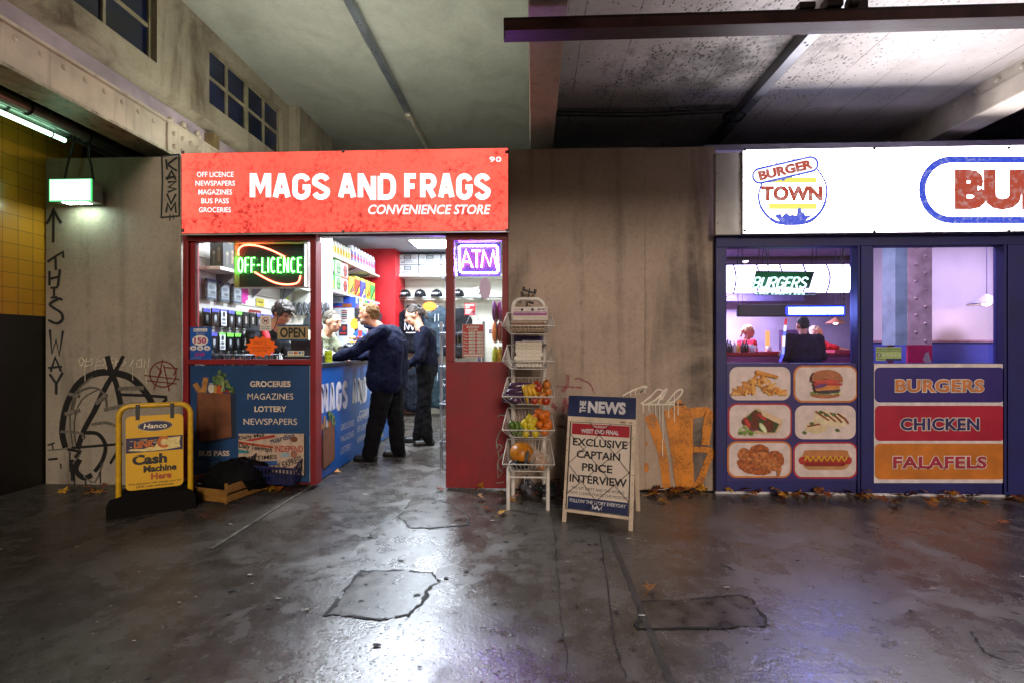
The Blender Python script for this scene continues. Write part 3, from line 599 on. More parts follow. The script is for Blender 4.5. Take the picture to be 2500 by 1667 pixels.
# ---------------------------------------------------------------- red fascia light box
t=thing('fascia_sign','red illuminated fascia sign reading MAGS AND FRAGS over the shop','sign',(XP(842,4.1),4.15,2.23))
Ys=4.10
m,nt,b=newmat('lit_red_acrylic'); v=coords(nt); n=noise(nt,v,3.2,8,.7); z=nd(nt,'SeparateXYZ',Vector=v).outputs
gx=math_(nt,'MULTIPLY_ADD',z[2],-.9,.62); gx=math_(nt,'ADD',gx,math_(nt,'MULTIPLY',z[0],-.06))
dirt=ramp(nt,math_(nt,'ADD',math_(nt,'MULTIPLY',gx,.20),n),.46,.66); fine=ramp(nt,noise(nt,v,24,6,.75),.45,.62); dirt=mixc(nt,1,dirt,fine,'MULTIPLY')
spot=ramp(nt,nd(nt,'TexVoronoi',Vector=v,Scale=19).outputs['Distance'],.03,.055); 
c=mixc(nt,dirt,(1.0,.118,.078,1),(.30,.014,.016,1)); c=mixc(nt,math_(nt,'MULTIPLY_ADD',spot,-.5,.5),c,(.5,.03,.03,1))
nt.links.new(c,b.inputs['Emission Color']); nt.links.new(math_(nt,'MULTIPLY_ADD',noise(nt,coords(nt,(1.2,1,.6)),1.5,2),1.1,.75),b.inputs['Emission Strength']); b.inputs['Base Color'].default_value=(.25,.01,.01,1); b.inputs['Roughness'].default_value=.25
xa,xb=XP(442,Ys),XP(1242,Ys); zb,zt_=ZP(842,568,Ys),ZP(842,367,Ys)
MB().box(xa,xb,Ys+.006,4.178,zb,zt_,M('#3a0a0c',.4)).build('housing',t,.004)
MB().box(xa+.006,xb-.006,Ys,Ys+.0055,zb+.006,zt_-.006,m).build('sign_face',t)
MB().box(xa,xb,Ys-.004,Ys+.004,zb-.012,zb-.001,M('#b8b8ba',.35,.1,.6)).build('lower_trim',t)
WL=E('#ffffff',1.6); a=Art(facing(Ys),.0015); WLs=E('#ffffff',1.35)

a.text('CONVENIENCE STORE',899,500.5,1198,524,WLs,.018,.22); a.build('lettering',t)
for s,bx in (('OFF LICENCE',(481,420.5,570.5,433)),('NEWSPAPERS',(477.6,442,574,454.5)),('MAGAZINES',(484.7,463.5,566.6,476)),('BUS PASS',(491.8,485.2,558.8,497.6)),('GROCERIES',(485.8,507,564,519.2))): a=Art(facing(Ys),.0015); a.text(s,*bx,WLs,.008); a.build('lettering',t)
a=Art(facing(Ys),.0015); a.text('90',1195,383.5,1224,396.5,WLs,.02,0,0,1.1); a.build('lettering',t)
s=MB()
for px,py in ((447,373),(447,564),(838,370),(838,566),(1237,372),(1238,563)): p=P(px,py,Ys); s.box(p.x-.012,p.x+.012,Ys-.006,Ys,p.z-.012,p.z+.012,M('#1c0606')); s.ell((p.x,Ys-.008,p.z),(.006,.004,.006),GAL); s.build('fixing',t); s=MB()
# ---------------------------------------------------------------- burger bar front
burger=thing('burger_bar','navy fronted burger bar with two windows and menu panels','shop',(XP(2150,FY),FY,0),kind='thing')
BY=4.17; zt=ZP(2100,569,BY); bx=[XP(p,BY) for p in (1748,1774,2094,2133,2452,2640)]; zg=ZP(2110,601,BY); zm=ZP(2110,886,BY)
f=MB(); f.box(bx[0],bx[5],BY,4.27,zg,zt,NAVY)
for i,j in ((0,1),(2,3),(4,5)): f.box(bx[i],bx[j],BY,4.27,.02,zg,NAVY)
for i,j in ((1,2),(3,4)): f.box(bx[i],bx[j],BY+.015,4.27,.02,zm,NAVY)
f.box(bx[5],bx[5]+2.5,BY,4.27,.02,zt,NAVY)
for i in (2,4): f.box(bx[i]+.02,bx[i]+.032,BY-.012,BY,.05,zg,NAVY)
f.build('shop_front',burger,.004)
MB().box(bx[0],bx[5]+2.5,BY+.01,4.27,.0,.02,M('#c9c3c9',.5)).build('sill_strip',burger)
MB().box(bx[1],bx[2],4.235,4.241,zm,zg,GLASSB).build('window_pane',burger); MB().box(bx[3],bx[4],4.235,4.241,zm,zg,GLASSB).build('window_pane',burger)
BWL=M('#a99fb0',.6,.12,0,2); BCE=plaster('blotched_ceiling','#8f8ba0','#6a6588',.6)
MB().box(1.55,9,10.6,10.7,0,2.95,BWL).build('interior_wall',burger); MB().box(1.5,1.6,4.28,10.6,0,2.95,BWL).build('interior_wall',burger); MB().box(7.6,7.7,4.28,10.6,0,2.95,BWL).build('interior_wall',burger)
MB().box(1.5,7.7,4.28,10.7,2.95,3.0,BCE).build('interior_ceiling',burger)
# partition wall with cream and blue dado behind the second window
YB=7.4; zd=ZP(2350,830,YB); xq=XP(2128,YB)
MB().box(xq,7.6,YB,YB+.1,zd,2.95,M('#d9cdc6',.6,.06,0,2)).build('partition',burger); MB().box(xq,7.6,YB-.004,YB+.1,0,zd-.03,M('#3f4a9a',.6,.08,0,2)).build('dado',burger); MB().box(xq,7.6,YB-.03,YB,zd-.03,zd,M('#b58a90',.5)).build('dado_rail',burger)
# burger fascia
Yb=4.08; t=thing('burger_fascia_sign','white illuminated fascia sign with blue roundel logo over the navy shop','sign',(XP(2200,Yb),4.12,2.23))
xa,xs,xb=XP(1814,Yb),XP(2467,Yb),XP(2467,Yb)+2.3; zb,zt_=ZP(2140,568.5,Yb),ZP(2140,360,Yb)
WS=E('#fff6fb',13); WSL=E('#fff2f8',1.12)
MB().box(xa,xb,Yb+.006,4.165,zb,zt_,M('#cfcfd2',.4)).build('housing',t,.004)
MB().box(xa+.006,xs-.002,Yb,Yb+.0055,zb+.006,zt_-.006,WS).build('sign_face',t); MB().box(xs+.004,xb-.006,Yb,Yb+.0055,zb+.006,zt_-.006,WS).build('sign_face',t)
BL=E('#3550d8',.95,var=24); RD=E('#c4503a',.8,var=20); YL=E('#f4f070',1.0); a=Art(facing(Yb),.0015)
def z8(x,y): return (1740+x*.3444,340+y*.3444)
a.line([z8(*p) for p in ((350,310),(325,400),(350,500),(440,585),(560,598),(690,580),(780,490),(808,370),(790,290),(735,205))],[5,6,7,9,11,9,7,6,5,5],BL,6)
a.line([z8(*p) for p in ((440,178),(520,142),(610,150),(640,165))],2,BL,5)
a.rect(*z8(380,272),*z8(735,312),YL); a.rect(*z8(395,455),*z8(735,500),YL)
a.poly([z8(*p) for p in ((430,545),(480,528),(490,550),(520,520),(545,545),(560,535),(590,545),(600,500),(615,488),(630,500),(632,520),(650,525),(655,545),(720,535),(640,590),(480,590))],BL)
c0=z8(512,222)
pts=[]; W_,H_=236*.3444,52*.3444
for cx,s0 in ((W_-H_,-90),(-(W_-H_),90)):
    for i in range(11): t_=R(s0+18*i); pts.append((c0[0]+cx+H_*math.cos(t_),c0[1]+H_*math.sin(t_)))
pts=rot2(pts,c0,-13); a.poly(pts,E('#fff6fb',2)); a.line(pts,5.5,BL,0,True); a.poly([z8(478,285),z8(520,280),z8(496,303)],BL)
a.text('BURGER',c0[0]-67,c0[1]-12,c0[0]+68,c0[1]+12,RD,.06,0,-13); a.text('TOWN',*z8(342,332),*z8(778,443),RD,.07)
a.ring(*z8(1460,122),*z8(3600,600),80,17,BL)
a.text('BURGER TOWN',*z8(1712,212),*z8(4420,505),RD,.07)
a.build('logo',t)
MB().box(XP(1747,Yb+.03),xa-.003,Yb+.03,4.165,zb,zt_-.012,M('#b7b3b0',.5,.08)).build('end_panel',t,.003)
s=MB()
for px,py in ((1818,367),(1818,564),(2134,364),(2134,566),(2462,362),(2462,565)): p=P(px,py,Yb); s.ell((p.x,Yb-.004,p.z),(.013,.008,.013),M('#3a3a3a',.4)); s.build('fixing',t); s=MB()
for px in (1752,1806):
    for py in (378,424,490,546): p=P(px,py,Yb+.03); s.ell((p.x,Yb+.028,p.z),(.005,.004,.005),M('#555555')); s.build('fixing',t); s=MB()
# menu picture panel
t=thing('menu_picture_board','purple board of six food pictures under the first burger window','menu board',(XP(1935,4.17),4.17,.05)); a=Art(facing(4.183),.0012)
def zm_(x,y): return (1740+x*.2232,880+y*.2232)
PUR=M('#2b1a62',.45,.1,0,3); CARD=M('#d6c2be',.5,.1,0,12); ORB=M('#c8742c',.5); RDB=M('#a8122e',.5)
a.rect(*zm_(155,30),*zm_(1600,1310),PUR)
def rr(b,r,m): a.rrect(*zm_(b[0],b[1]),*zm_(b[2],b[3]),r*.2232,m)
for bb,bord in (((183,66,848,430),None),((882,52,1582,455),ORB),((162,463,865,865),RDB),((898,488,1562,855),None),((157,878,862,1278),ORB),((876,886,1582,1287),RDB)):
    if bord: rr(bb,100,bord); rr((bb[0]+20,bb[1]+18,bb[2]-18,bb[3]-20),84,CARD)
    else: rr(bb,90,CARD)
q=lambda *p: [zm_(*k) for k in p]
rf=random.Random(3)
for i in range(70):
    u=rf.uniform(-1,1); y=rf.uniform(0,1); hmax=1-abs(u)**1.3; x=505+u*270; yy=360-y*hmax*220; L=rf.uniform(60,130); an=rf.gauss(0,40)+(20 if u>0 else -20); c=zm_(x,yy); d=(L/2*math.cos(R(an)),L/2*math.sin(R(an)))
    a.line([zm_(max(200,min(820,x-d[0])),min(378,yy-d[1])),zm_(max(200,min(820,x+d[0])),min(378,yy+d[1]))],5,M(rf.choice(['#d08a3a','#c47a2c','#dda050','#b96c26','#e0aa60']),.6))
a.line(q((460,115),(700,178)),8,M('#d08a3a',.6)); a.line(q((425,200),(440,370)),8,M('#dda050',.6))
a.ell(*zm_(1228,370),37,9,M('#b06a4a',.6)); a.rect(*zm_(1075,335),*zm_(1385,372),M('#b87a50',.6))
for i in range(16): a.ell(*zm_(1075+i*20,350+rf.uniform(-8,8)),4,3,M(rf.choice(['#9aa866','#7d9048','#c0c890']),.7),0,8,.4)
a.ell(*zm_(1240,318),31,8,M('#4a3a44',.7,.3,0,60),0,24,.12); a.poly(q((1090,290),(1230,255),(1370,270),(1360,310),(1110,325)),M('#d2853e',.5)); a.rect(*zm_(1085,240),*zm_(1395,266),M('#b5342a',.5)); a.ell(*zm_(1160,270),16,5,M('#6a3468',.5),-15)
a.poly(q((1060,235),(1200,190),(1390,215),(1395,240)),M('#a8b070',.6)); a.ell(*zm_(1230,222),34,5,M('#c0483a',.5))
a.poly(q((1060,225),(1062,170),(1090,125),(1150,102),(1230,95),(1310,105),(1370,140),(1398,190),(1398,235),(1310,205),(1200,190),(1120,205)),M('#a4603c',.5,.2,0,20))
for i in range(22): a.ell(*zm_(270+rf.uniform(0,240),690+rf.uniform(0,110)),6,4,M(rf.choice(['#8aa04a','#5f7a34','#b0c078']),.7),rf.uniform(0,90),8,.5)
a.poly(q((310,640),(480,515),(760,640),(750,690),(690,790),(560,800),(430,770),(330,700)),M('#cda883',.6,.15,0,30)); a.poly(q((330,640),(460,530),(640,650),(720,690),(670,780),(560,780),(400,730)),M('#3d4a24',.7))
for x,y,r in ((465,600,11),(440,700,14),(600,710,14),(355,660,9)): a.ell(*zm_(x,y),r,r*1.05,M('#6a3020',.7,.3,0,50),0,18,.1)
for x,y,ro in ((530,610,35),(370,675,60),(560,580,35)): a.ell(*zm_(x,y),13,5,M('#b52a1c',.5),ro)
a.ell(*zm_(540,730),15,6,M('#b8c48a',.5),55); a.ell(*zm_(540,730),12,4,M('#dfe4bc',.5),55); a.line(q((480,740),(430,760),(400,735)),3,M('#7c3a5a'))
a.poly(q((490,520),(760,640),(740,700),(640,650),(540,600)),M('#d8b894',.6,.12,0,30))
a.poly(q((1100,640),(1110,560),(1180,540),(1440,590),(1475,690),(1420,720),(1250,710),(1110,660)),M('#dcc8a4',.6,.12,0,20)); a.poly(q((1010,760),(1030,680),(1110,650),(1250,720),(1240,760),(1130,800)),M('#d2ba92',.6,.12,0,20))
for x in range(4): a.line(q((1120+x*80,550+x*8),(1200+x*80,605+x*8),(1270+x*70,652+x*10)),4,M('#8a3c1c',.6))
a.line(q((1030,715),(1170,690)),4,M('#8a3c1c',.6))
for x,y in ((1180,560),(1240,590),(1320,585),(1080,685),(1360,758),(1000,785)): a.ell(*zm_(x,y),6,4,M('#5c6a3c',.7),20,10,.3)
for x,y,rx,ry,ro in ((340,1020,16,16,0),(500,1010,26,22,-10),(560,1100,36,24,0),(380,1150,28,16,25),(480,1180,34,14,10),(680,1070,22,20,30),(640,1130,24,14,20),(720,1180,5,18,8)): a.ell(*zm_(x,y),rx,ry,M(rf.choice(['#b0602a','#a8541f','#bb6c34']),.6,.4,0,45),ro,26,.14)
for i in range(30): a.ell(*zm_(rf.uniform(330,690),rf.uniform(980,1190)),rf.uniform(2,5),rf.uniform(1.5,3),M(rf.choice(['#c47a40','#8f4418','#d08c50']),.6),rf.uniform(0,90),8,.4)
a.rrect(*zm_(968,972),*zm_(1500,1190),22,M('#b98652',.5,.15,0,10)); a.rrect(*zm_(990,975),*zm_(1480,1040),6.5,M('#b87440',.5,.12,0,10)); a.rrect(*zm_(935,1045),*zm_(1518,1130),9,M('#a82a20',.4,.15)); a.rrect(*zm_(1000,1110),*zm_(1440,1150),4,M('#8c1c18',.4))
a.line([zm_(1000+i*31,1045+(0 if i%2 else 45)) for i in range(16)],4,M('#c99a1c',.5),4)
a.build('picture_panel',t)
t=thing('word_menu_board','white board reading BURGERS CHICKEN FALAFELS under the second burger window','menu board',(XP(2298,4.17),4.17,.05)); a=Art(facing(4.183),.0012)
def z4(x,y): return (2100+x*.2679,880+y*.2679)
a.rect(*z4(125,28),*z4(1352,1112),M('#d9cccf',.5,.12,0,14))
def bar(b,m): a.rrect(*z4(b[0],b[1]),*z4(b[2],b[3]),13,m)
bar((130,60,1315,378),M('#2c1a70',.45,.1,0,4)); bar((132,408,1318,728),M('#a80a30',.45,.12,0,4)); bar((132,752,1320,1078),M('#c4701a',.5,.15,0,6))
for s,bb,m in (('BURGERS',(318,170,1125,285),M('#c87a44')),('CHICKEN',(363,520,1082,633),M('#2a1c5c')),('FALAFELS',(297,868,1150,980),M('#a01c38'))):
    p=z4(bb[0],bb[1])+z4(bb[2],bb[3]); a.text(s,p[0]-1.6,p[1]-1.6,p[2]+1.6,p[3]+1.6,M('#dcd0c8'),.075,0,0,1.08); a.text(s,*p,m,.035,0,0,1.08)
a.build('printed_panel',t)
# ---------------------------------------------------------------- block and neon lettering
def arc(cx,cy,rx,ry,a0,a1,n=6): return [(cx+rx*math.cos(R(a0+(a1-a0)*i/n)),cy+ry*math.sin(R(a0+(a1-a0)*i/n))) for i in range(n+1)]
SK={'M':[[(0,1),(0,0),(.14,0),(.5,.66),(.86,0),(1,0),(1,1)]],'A':[[(0,1),(.42,0),(.58,0),(1,1)],[(.2,.70),(.8,.70)]],'G':[arc(.5,.26,.5,.26,-10,-180)+arc(.5,.74,.5,.26,180,0)[0:]+[(1,.52),(.6,.52)]],
'S':[arc(.5,.26,.5,.26,-15,-180)+[(.04,.34),(.5,.5),(.96,.66)]+arc(.5,.74,.5,.26,0,165)],'N':[[(0,1),(0,0),(.1,0),(.9,1),(1,1),(1,0)]],'D':[[(0,0),(.55,0)]+arc(.55,.4,.45,.4,-60,0,3)+arc(.55,.6,.45,.4,0,60,3)+[(.55,1),(0,1),(0,0)]],
'F':[[(1,0),(0,0),(0,1)],[(0,.48),(.85,.48)]],'R':[[(0,1),(0,0),(.6,0)]+arc(.65,.26,.35,.26,-60,60,4)+[(.6,.52),(0,.52)],[(.5,.52),(1,1)]],'T':[[(0,0),(1,0)],[(.5,0),(.5,1)]],
'H':[[(0,0),(0,1)],[(1,0),(1,1)],[(0,.5),(1,.5)]],'E':[[(1,0),(0,0),(0,1),(1,1)],[(0,.5),(.85,.5)]],'W':[[(0,0),(.22,1),(.5,.25),(.78,1),(1,0)]],
'O':[arc(.5,.5,.5,.5,-90,270,16)],'L':[[(0,0),(0,1),(1,1)]],'I':[[(.5,0),(.5,1)]],'C':[arc(.5,.5,.5,.5,-50,-310,12)],'B':[[(0,1),(0,0),(.6,0)]+arc(.6,.25,.4,.25,-70,70,4)+[(.5,.5),(0,.5)],[(.5,.5)]+arc(.6,.75,.4,.25,-70,70,4)+[(.5,1),(0,1)]],'U':[[(0,0),(0,.7)]+arc(.5,.7,.5,.3,180,0,6)+[(1,0)]],'-':[[(0,.5),(1,.5)]],'P':[[(0,1),(0,0),(.6,0)]+arc(.65,.26,.35,.26,-60,60,4)+[(.6,.52),(0,.52)]]}
WID={'M':1.25,'W':1.4,'I':.05,'L':.75,'F':.8,'E':.8,'-':.5}
def skel(t,x0,y0,x1,y1,pad,gap,shear=0):
    ws=[WID.get(c,1.0) if c!=' ' else .42 for c in t]; tot=sum(ws); n=len(t)
    u=((x1-x0)-n*2*pad-(n-1)*gap)/tot; x=x0; out=[]
    for c,w in zip(t,ws):
        if c!=' ':
            for st in SK[c]: out.append([(x+pad+a*w*u+shear*(1-b)*(y1-y0),y0+pad+b*(y1-y0-2*pad)) for a,b in st])
        x+=w*u+2*pad+gap
    return out
def block(a,t,x0,y0,x1,y1,m,w,gap):
    for L in skel(t,x0,y0,x1,y1,w/2,gap): a.line(L,w,m,0,len(L)>9 and L[0]==L[-1] and False)
for o in ALL():
    if o.name=='fascia_sign': FS=o
for s_,x0_,x1_ in (('MAGS',610,806),('AND',825,967),('FRAGS',987,1198)): a=Art(facing(4.10),.0012); block(a,s_,x0_,424,x1_,489,E('#ffffff',1.5),13.2,3.6); a.build('headline_lettering',FS)
def neon(mp,strokes,m,r,parent,name,smooth=0,d=.02):
    b=MB()
    for L in strokes:
        p=curve([Vector((q[0],q[1])) for q in L],smooth) if smooth else L
        b.tube([mp(q[0],q[1],d) for q in p],r,m,8)
    return b.build(name,parent)
NG=E((.10,1,.10),22); NR=E((1,.11,.055),22); NB=E((.24,.12,1),330); NP_=E((1,.2,.8),130); ACR=glass_mat('clear_acrylic',(.95,.95,.95,1),1.4)
# OFF-LICENCE neon
YN=4.36; t=thing('neon_sign','green and orange neon OFF-LICENCE sign hanging behind the shop window','neon sign',(XP(660,YN),YN,ZP(660,700,YN)))
def w1(x,y): return (440+x*.2041,570+y*.2041)
p0=P(*w1(705,118),YN); p1=P(*w1(1480,640),YN)
MB().box(p0.x,p1.x,YN,YN+.012,p1.z,p0.z,M('#0b0b0b',.45)).build('backing_board',t)
b=MB(); q0=P(*w1(648,112),YN-.07); q1=P(*w1(1520,645),YN-.07); b.box(q0.x,q1.x,YN-.075,YN-.072,q1.z,q0.z,ACR)
b.build('acrylic_front',t)
b=MB(); r_=M('#b9a9a0',.3)
for z in (q0.z,q1.z): b.box(q0.x,q1.x,YN-.075,YN,z-.003,z+.003,r_)
for x in (q0.x,q1.x): b.box(x-.003,x+.003,YN-.075,YN,q1.z,q0.z,r_)
b.build('acrylic_edge',t)
mp=lambda x,y,l: P(*w1(x,y),YN)+Vector((0,-l,0))
neon(mp,skel('OFF-LICENCE',702,290,1470,482,9,13),NG,.0062,t,'green_lettering_tube')
neon(mp,[[(715,270),(712,215),(740,170),(800,148),(900,150),(1010,175),(1130,220),(1262,285)],[(905,470),(1010,530),(1110,580),(1200,608),(1290,616),(1380,608),(1430,580),(1450,510)]],NR,.0066,t,'orange_arc_tube',6)
b=MB(); b.tube([P(*w1(1255,645),YN),P(*w1(1200,900),YN+.02),P(*w1(1150,1080),YN+.03),P(*w1(1090,1240),YN),P(*w1(1060,1480),YN)],.004,BLK,6); b.build('power_lead',t)
b=MB(); 
for x in (1040,1180): b.tube([P(*w1(x,115),YN),P(*w1(x+40,60),YN)],.002,GAL,5)
b.build('hanging_wire',t)
# ATM neon
YA=4.34; t=thing('neon_sign','purple and pink neon ATM sign in the narrow side window','neon sign',(XP(1168,YA),YA,ZP(1168,675,YA)))
def w3(x,y): return (1080+x*.2041,570+y*.2041)
mp=lambda x,y,l: P(*w3(x,y),YA)+Vector((0,-l,0))
p0=P(*w3(178,125),YA); p1=P(*w3(695,512),YA); MB().box(p0.x,p1.x,YA,YA+.01,p1.z,p0.z,M('#0c0420',.5)).build('backing_board',t)
MB().box(p0.x,p1.x,YA-.062,YA-.059,p1.z,p0.z,ACR).build('acrylic_front',t)
neon(mp,[[(428,476),(235,474),(214,455),(205,170),(225,155),(640,155),(660,175),(668,455),(650,474),(448,476)]],NB,.0068,t,'blue_border_tube')
neon(mp,[[(238,412),(285,205),(362,412)],[(262,345),(330,345)],[(355,215),(458,215)],[(408,215),(415,412)],[(472,412),(493,205),(570,400),(608,205),(650,412)]],NP_,.006,t,'pink_lettering_tube')
MB().tube([mp(480,95,0),mp(490,125,0)],.002,BLK,5).build('hanging_wire',t)
# ---------------------------------------------------------------- ceiling light panels
def led(x,y,lab):
    t=thing('ceiling_light_panel',lab,'ceiling light',(x,y,2.9),'square light panels on the shop ceiling')
    MB().box(x-.31,x+.31,y-.31,y+.31,2.885,2.938,M('#d8d8d8',.4)).build('frame',t,.003); MB().add([(x-.29,y-.29,2.882),(x+.29,y-.29,2.882),(x+.29,y+.29,2.882),(x-.29,y+.29,2.882)],[(0,1,2,3)],E('#e6f2ff',LEDS)).build('diffuser',t); return t
LEDS=150
led(-1.62,7.72,'glowing square light panel on the shop ceiling at the top of the doorway'); led(-1.5,5.35,'square light panel on the shop ceiling hidden behind the door head'); led(-2.55,5.0,'square light panel above the shop window and counter')
# ---------------------------------------------------------------- window stickers and notices (on or just behind the glass)
YW=4.2305
def sheet(name,label,cat,px0,py0,px1,py1,Y=YW,th=.0015,parent=None):
    a=Art(facing(Y),.0007); a.rectb=(px0,py0,px1,py1); return a
def sealed(a,name,label,cat,**k): return a.build(name,None,label=label,cat=cat,**k)
WHT=M('#d8d4cc',.5,.05); BLUE=M('#1550a0',.45,.1); MAG=M('#a01060',.5,.05); YEL=M('#c8b818',.5,.05)
a=Art(facing(4.2085),.0007); a.rect(463,799,517,877,BLUE); a.rect(473,802.5,506,810,WHT); a.text('Lebara',479,804,504,809,BLUE); a.rect(475,804,478,808.5,BLUE); a.text('Get a mix of',480,813,499,816.5,WHT); a.ell(489,831,19.5,12.5,WHT,0); a.text('150',474.5,824,504,838.5,MAG,.04)
for i in range(3): a.ell(472+i*17,849.5,7.6,5.8,WHT); a.ell(472+i*17,849,4,2,M('#7a86b0')); a.rect(468+i*17,852.3,476+i*17,853.6,M('#b03040'))
a.line([(480,840),(475,844)],1,WHT); a.line([(498,840),(503,844)],1,WHT); a.text('£7.50',476,860,500,869,MAG,.04); a.rect(466,872,492,873,M('#7fa0c8'))
sealed(a,'phone_card_poster','blue phone card poster reading 150 stuck low on the shop window','poster')
a=Art(facing(YW),.0007); a.rrect(634,770.5,663,808.5,1.5,M('#8f8078')); a.rrect(634.8,771.3,662.2,807.7,1.2,WHT)
a.line([(648.5+8.2*math.cos(k*.3491),784+8.6*math.sin(k*.3491)) for k in range(18)],1.4,M('#a8321c'),0,True); a.poly([(643.5,780),(646,782.5),(651,782),(653,779.5),(653.5,783),(652,785),(652.5,789),(651,789),(650,786),(646.5,786),(645,789.5),(643.8,789),(645,785.5)],BLK); a.line([(642.8,778),(654.3,790)],1.4,M('#a8321c')); a.text('NO DOGS',638.5,796.5,658.5,800,BLK,.02); a.text('ALLOWED',638,801.5,659,805,BLK,.02)
sealed(a,'no_dogs_notice','small white NO DOGS ALLOWED notice on the shop window','notice')
a=Art(facing(YW-.002),.0007); a.star(638,846,39,26,13,M('#ff6a0c',.5,.05),.8,.1); BR=M('#7a3a10')
a.text('ONLY  2',619,834,650,840,BR,0,.15); a.line([(643,843),(655,842.5)],.8,BR); a.text('SCHOOLCHILDREN',614,846,661,851,BR,0,.1); a.text('AT ONE TIME',617,853,652,857.5,BR,0,.1)
sealed(a,'paper_star','orange paper star about two schoolchildren on the shop window','price star')
YO=4.20; t=thing('open_sign','OPEN board with blue edges hanging in the shop window','sign',P(716,832,4.29)); a=Art(facing(4.29),.0008)
a.rect(677.5,793,753,832,M('#1c4f80',.45)); a.rect(677.5,797,753,828,M('#b59a6c',.55,.15,0,30)); a.text('OPEN',684,800,746,825,BLK,.035); a.build('board',t)
MB().tube([P(695,793,4.29),P(712,763,4.29),P(736,793,4.29)],.0025,M('#a89a80',.4,.1,.5),6).build('hanging_cord',t)
a=Art(facing(YW),.0007); a.rrect(702.5,856,742.5,868,1.2,WHT); a.rect(702.8,865.8,742.2,867.6,YEL); a.text('VISA',704,858,716,862.5,M('#1a2f6a'),.02); a.rect(718,857.8,727,863.4,M('#b03020')); a.ell(724.5,860.5,2.3,2.3,M('#d8902a')); a.rect(729,857.8,734.5,863.4,M('#2a78a8')); a.rect(736,858,741,863,M('#9a9a98'))
sealed(a,'card_sticker','white card payment sticker in the lower corner of the shop window','sticker')
t=thing('business_hours_sign','red BUSINESS HOURS board hanging in the narrow side window','sign',P(1155,871,4.30)); a=Art(facing(4.30),.0008)
a.rrect(1129,792,1181.5,871,1.5,WHT); a.rrect(1129.8,792.8,1180.7,870.2,1.2,M('#b01428',.45,.05)); a.text('BUSINESS',1139.5,796,1170,801.5,WHT,.03); a.text('HOURS:',1144,803,1167.5,808.5,WHT,.03)
for i,(d,o,c) in enumerate((('Mon.','7:30','11:00'),('Tues.','7:30','11:00'),('Wed.','7:30','11:00'),('Thur.','7:30','11:00'),('Fri.','7:30','12:30'),('Sat.','8:00','12:30'),('Sun.','11:00','8:30'))):
    y=810.2+i*7.65; a.text(d,1131.5,y+.8,1142.5,y+5.2,WHT,.02); a.rect(1144.5,y,1160,y+5.8,WHT); a.rect(1164,y,1179,y+5.8,WHT); a.text(o,1147,y+1.2,1157.5,y+4.7,BLK); a.text(c,1165.5,y+1.2,1177.5,y+4.7,BLK); a.text('to',1160.7,y+2,1163.3,y+4.5,WHT)
a.rect(1132,864,1179,868.5,WHT); a.build('board',t)
MB().tube([P(1137,793,4.30),P(1149,768,4.30),P(1160,764,4.32)],.002,GAL,5).tube([P(1174,793,4.30),P(1161,768,4.30),P(1160,764,4.32)],.002,GAL,5).build('hanging_cord',t)
a=Art(facing(4.232),.0007); a.star(1184,705,16,30,14,M('#c9b6d8',.5,.05),.82,.12); sealed(a,'paper_star','blank pale paper star stuck on the narrow side window under the ATM sign','price star')
# ---------------------------------------------------------------- counter
cx0,cx1,cy0,cy1,cz=-2.42,-1.975,4.33,7.2,1.09
t=thing('shop_counter','blue fronted shop counter printed MAGS AND FRAGS running back from the door','counter',((cx0+cx1)/2,5.5,0))
MB().box(cx0,cx1-.004,cy0,cy1,0,cz-.04,M('#1b2a4c',.5)).build('carcass',t)
MB().box(cx0-.01,cx1+.012,cy0,cy1,cz-.04,cz,M('#20222c',.35,.1)).build('worktop',t,.004)
m,nt,b=newmat('blue_counter_print'); nt.links.new(ramp(nt,noise(nt,coords(nt),1.3,3),.3,.75,lin('#10407e'),lin('#1c5fae')),b.inputs['Base Color']); b.inputs['Roughness'].default_value=.32; CB=m
a=Art(frame((cx1,4.40,cz-.045),(0,1,0),(0,0,1)),.0012); a.rect(-.065,0,2.7,1.03,CB)
LT=M('#c8c4c8',.5,.08); block(a,'MAGS AND FRAGS',.03,.15,2.2,.45,LT,.062,.016); a.text('CONVENIENCE STORE',1.03,.53,2.2,.62,LT,.015)
for i,s in enumerate(('GROCERIES','MAGAZINES','LOTTERY')): a.text(s,.50,.60+.12*i,.87 if i<2 else .78,.665+.12*i,LT)
for i,s in enumerate(('BUS PASS','OFF LICENCE','NEWSPAPERS')): a.text(s,.97,.58+.12*i,1.30,.645+.12*i,LT)
def cb(x,y): return (.02+(x-150)/420*.34,.40+(y-180)/720*.55)
cb.s=.34/420; grocery_bag(a,cb)
for x,c in ((1.52,'#1c6a34'),(1.62,'#5a3a20'),(1.70,'#8a8a80'),(1.78,'#6a2a24'),(1.87,'#a89a6a')):
    a.poly([(x-.035,.98),(x-.035,.72),(x-.012,.64),(x-.012,.5),(x+.012,.5),(x+.012,.64),(x+.035,.72),(x+.035,.98)],M(c)); a.rect(x-.014,.48,x+.014,.56,M('#b08a2a')); a.rect(x-.03,.76,x+.03,.88,LT)
a.build('printed_front',t)
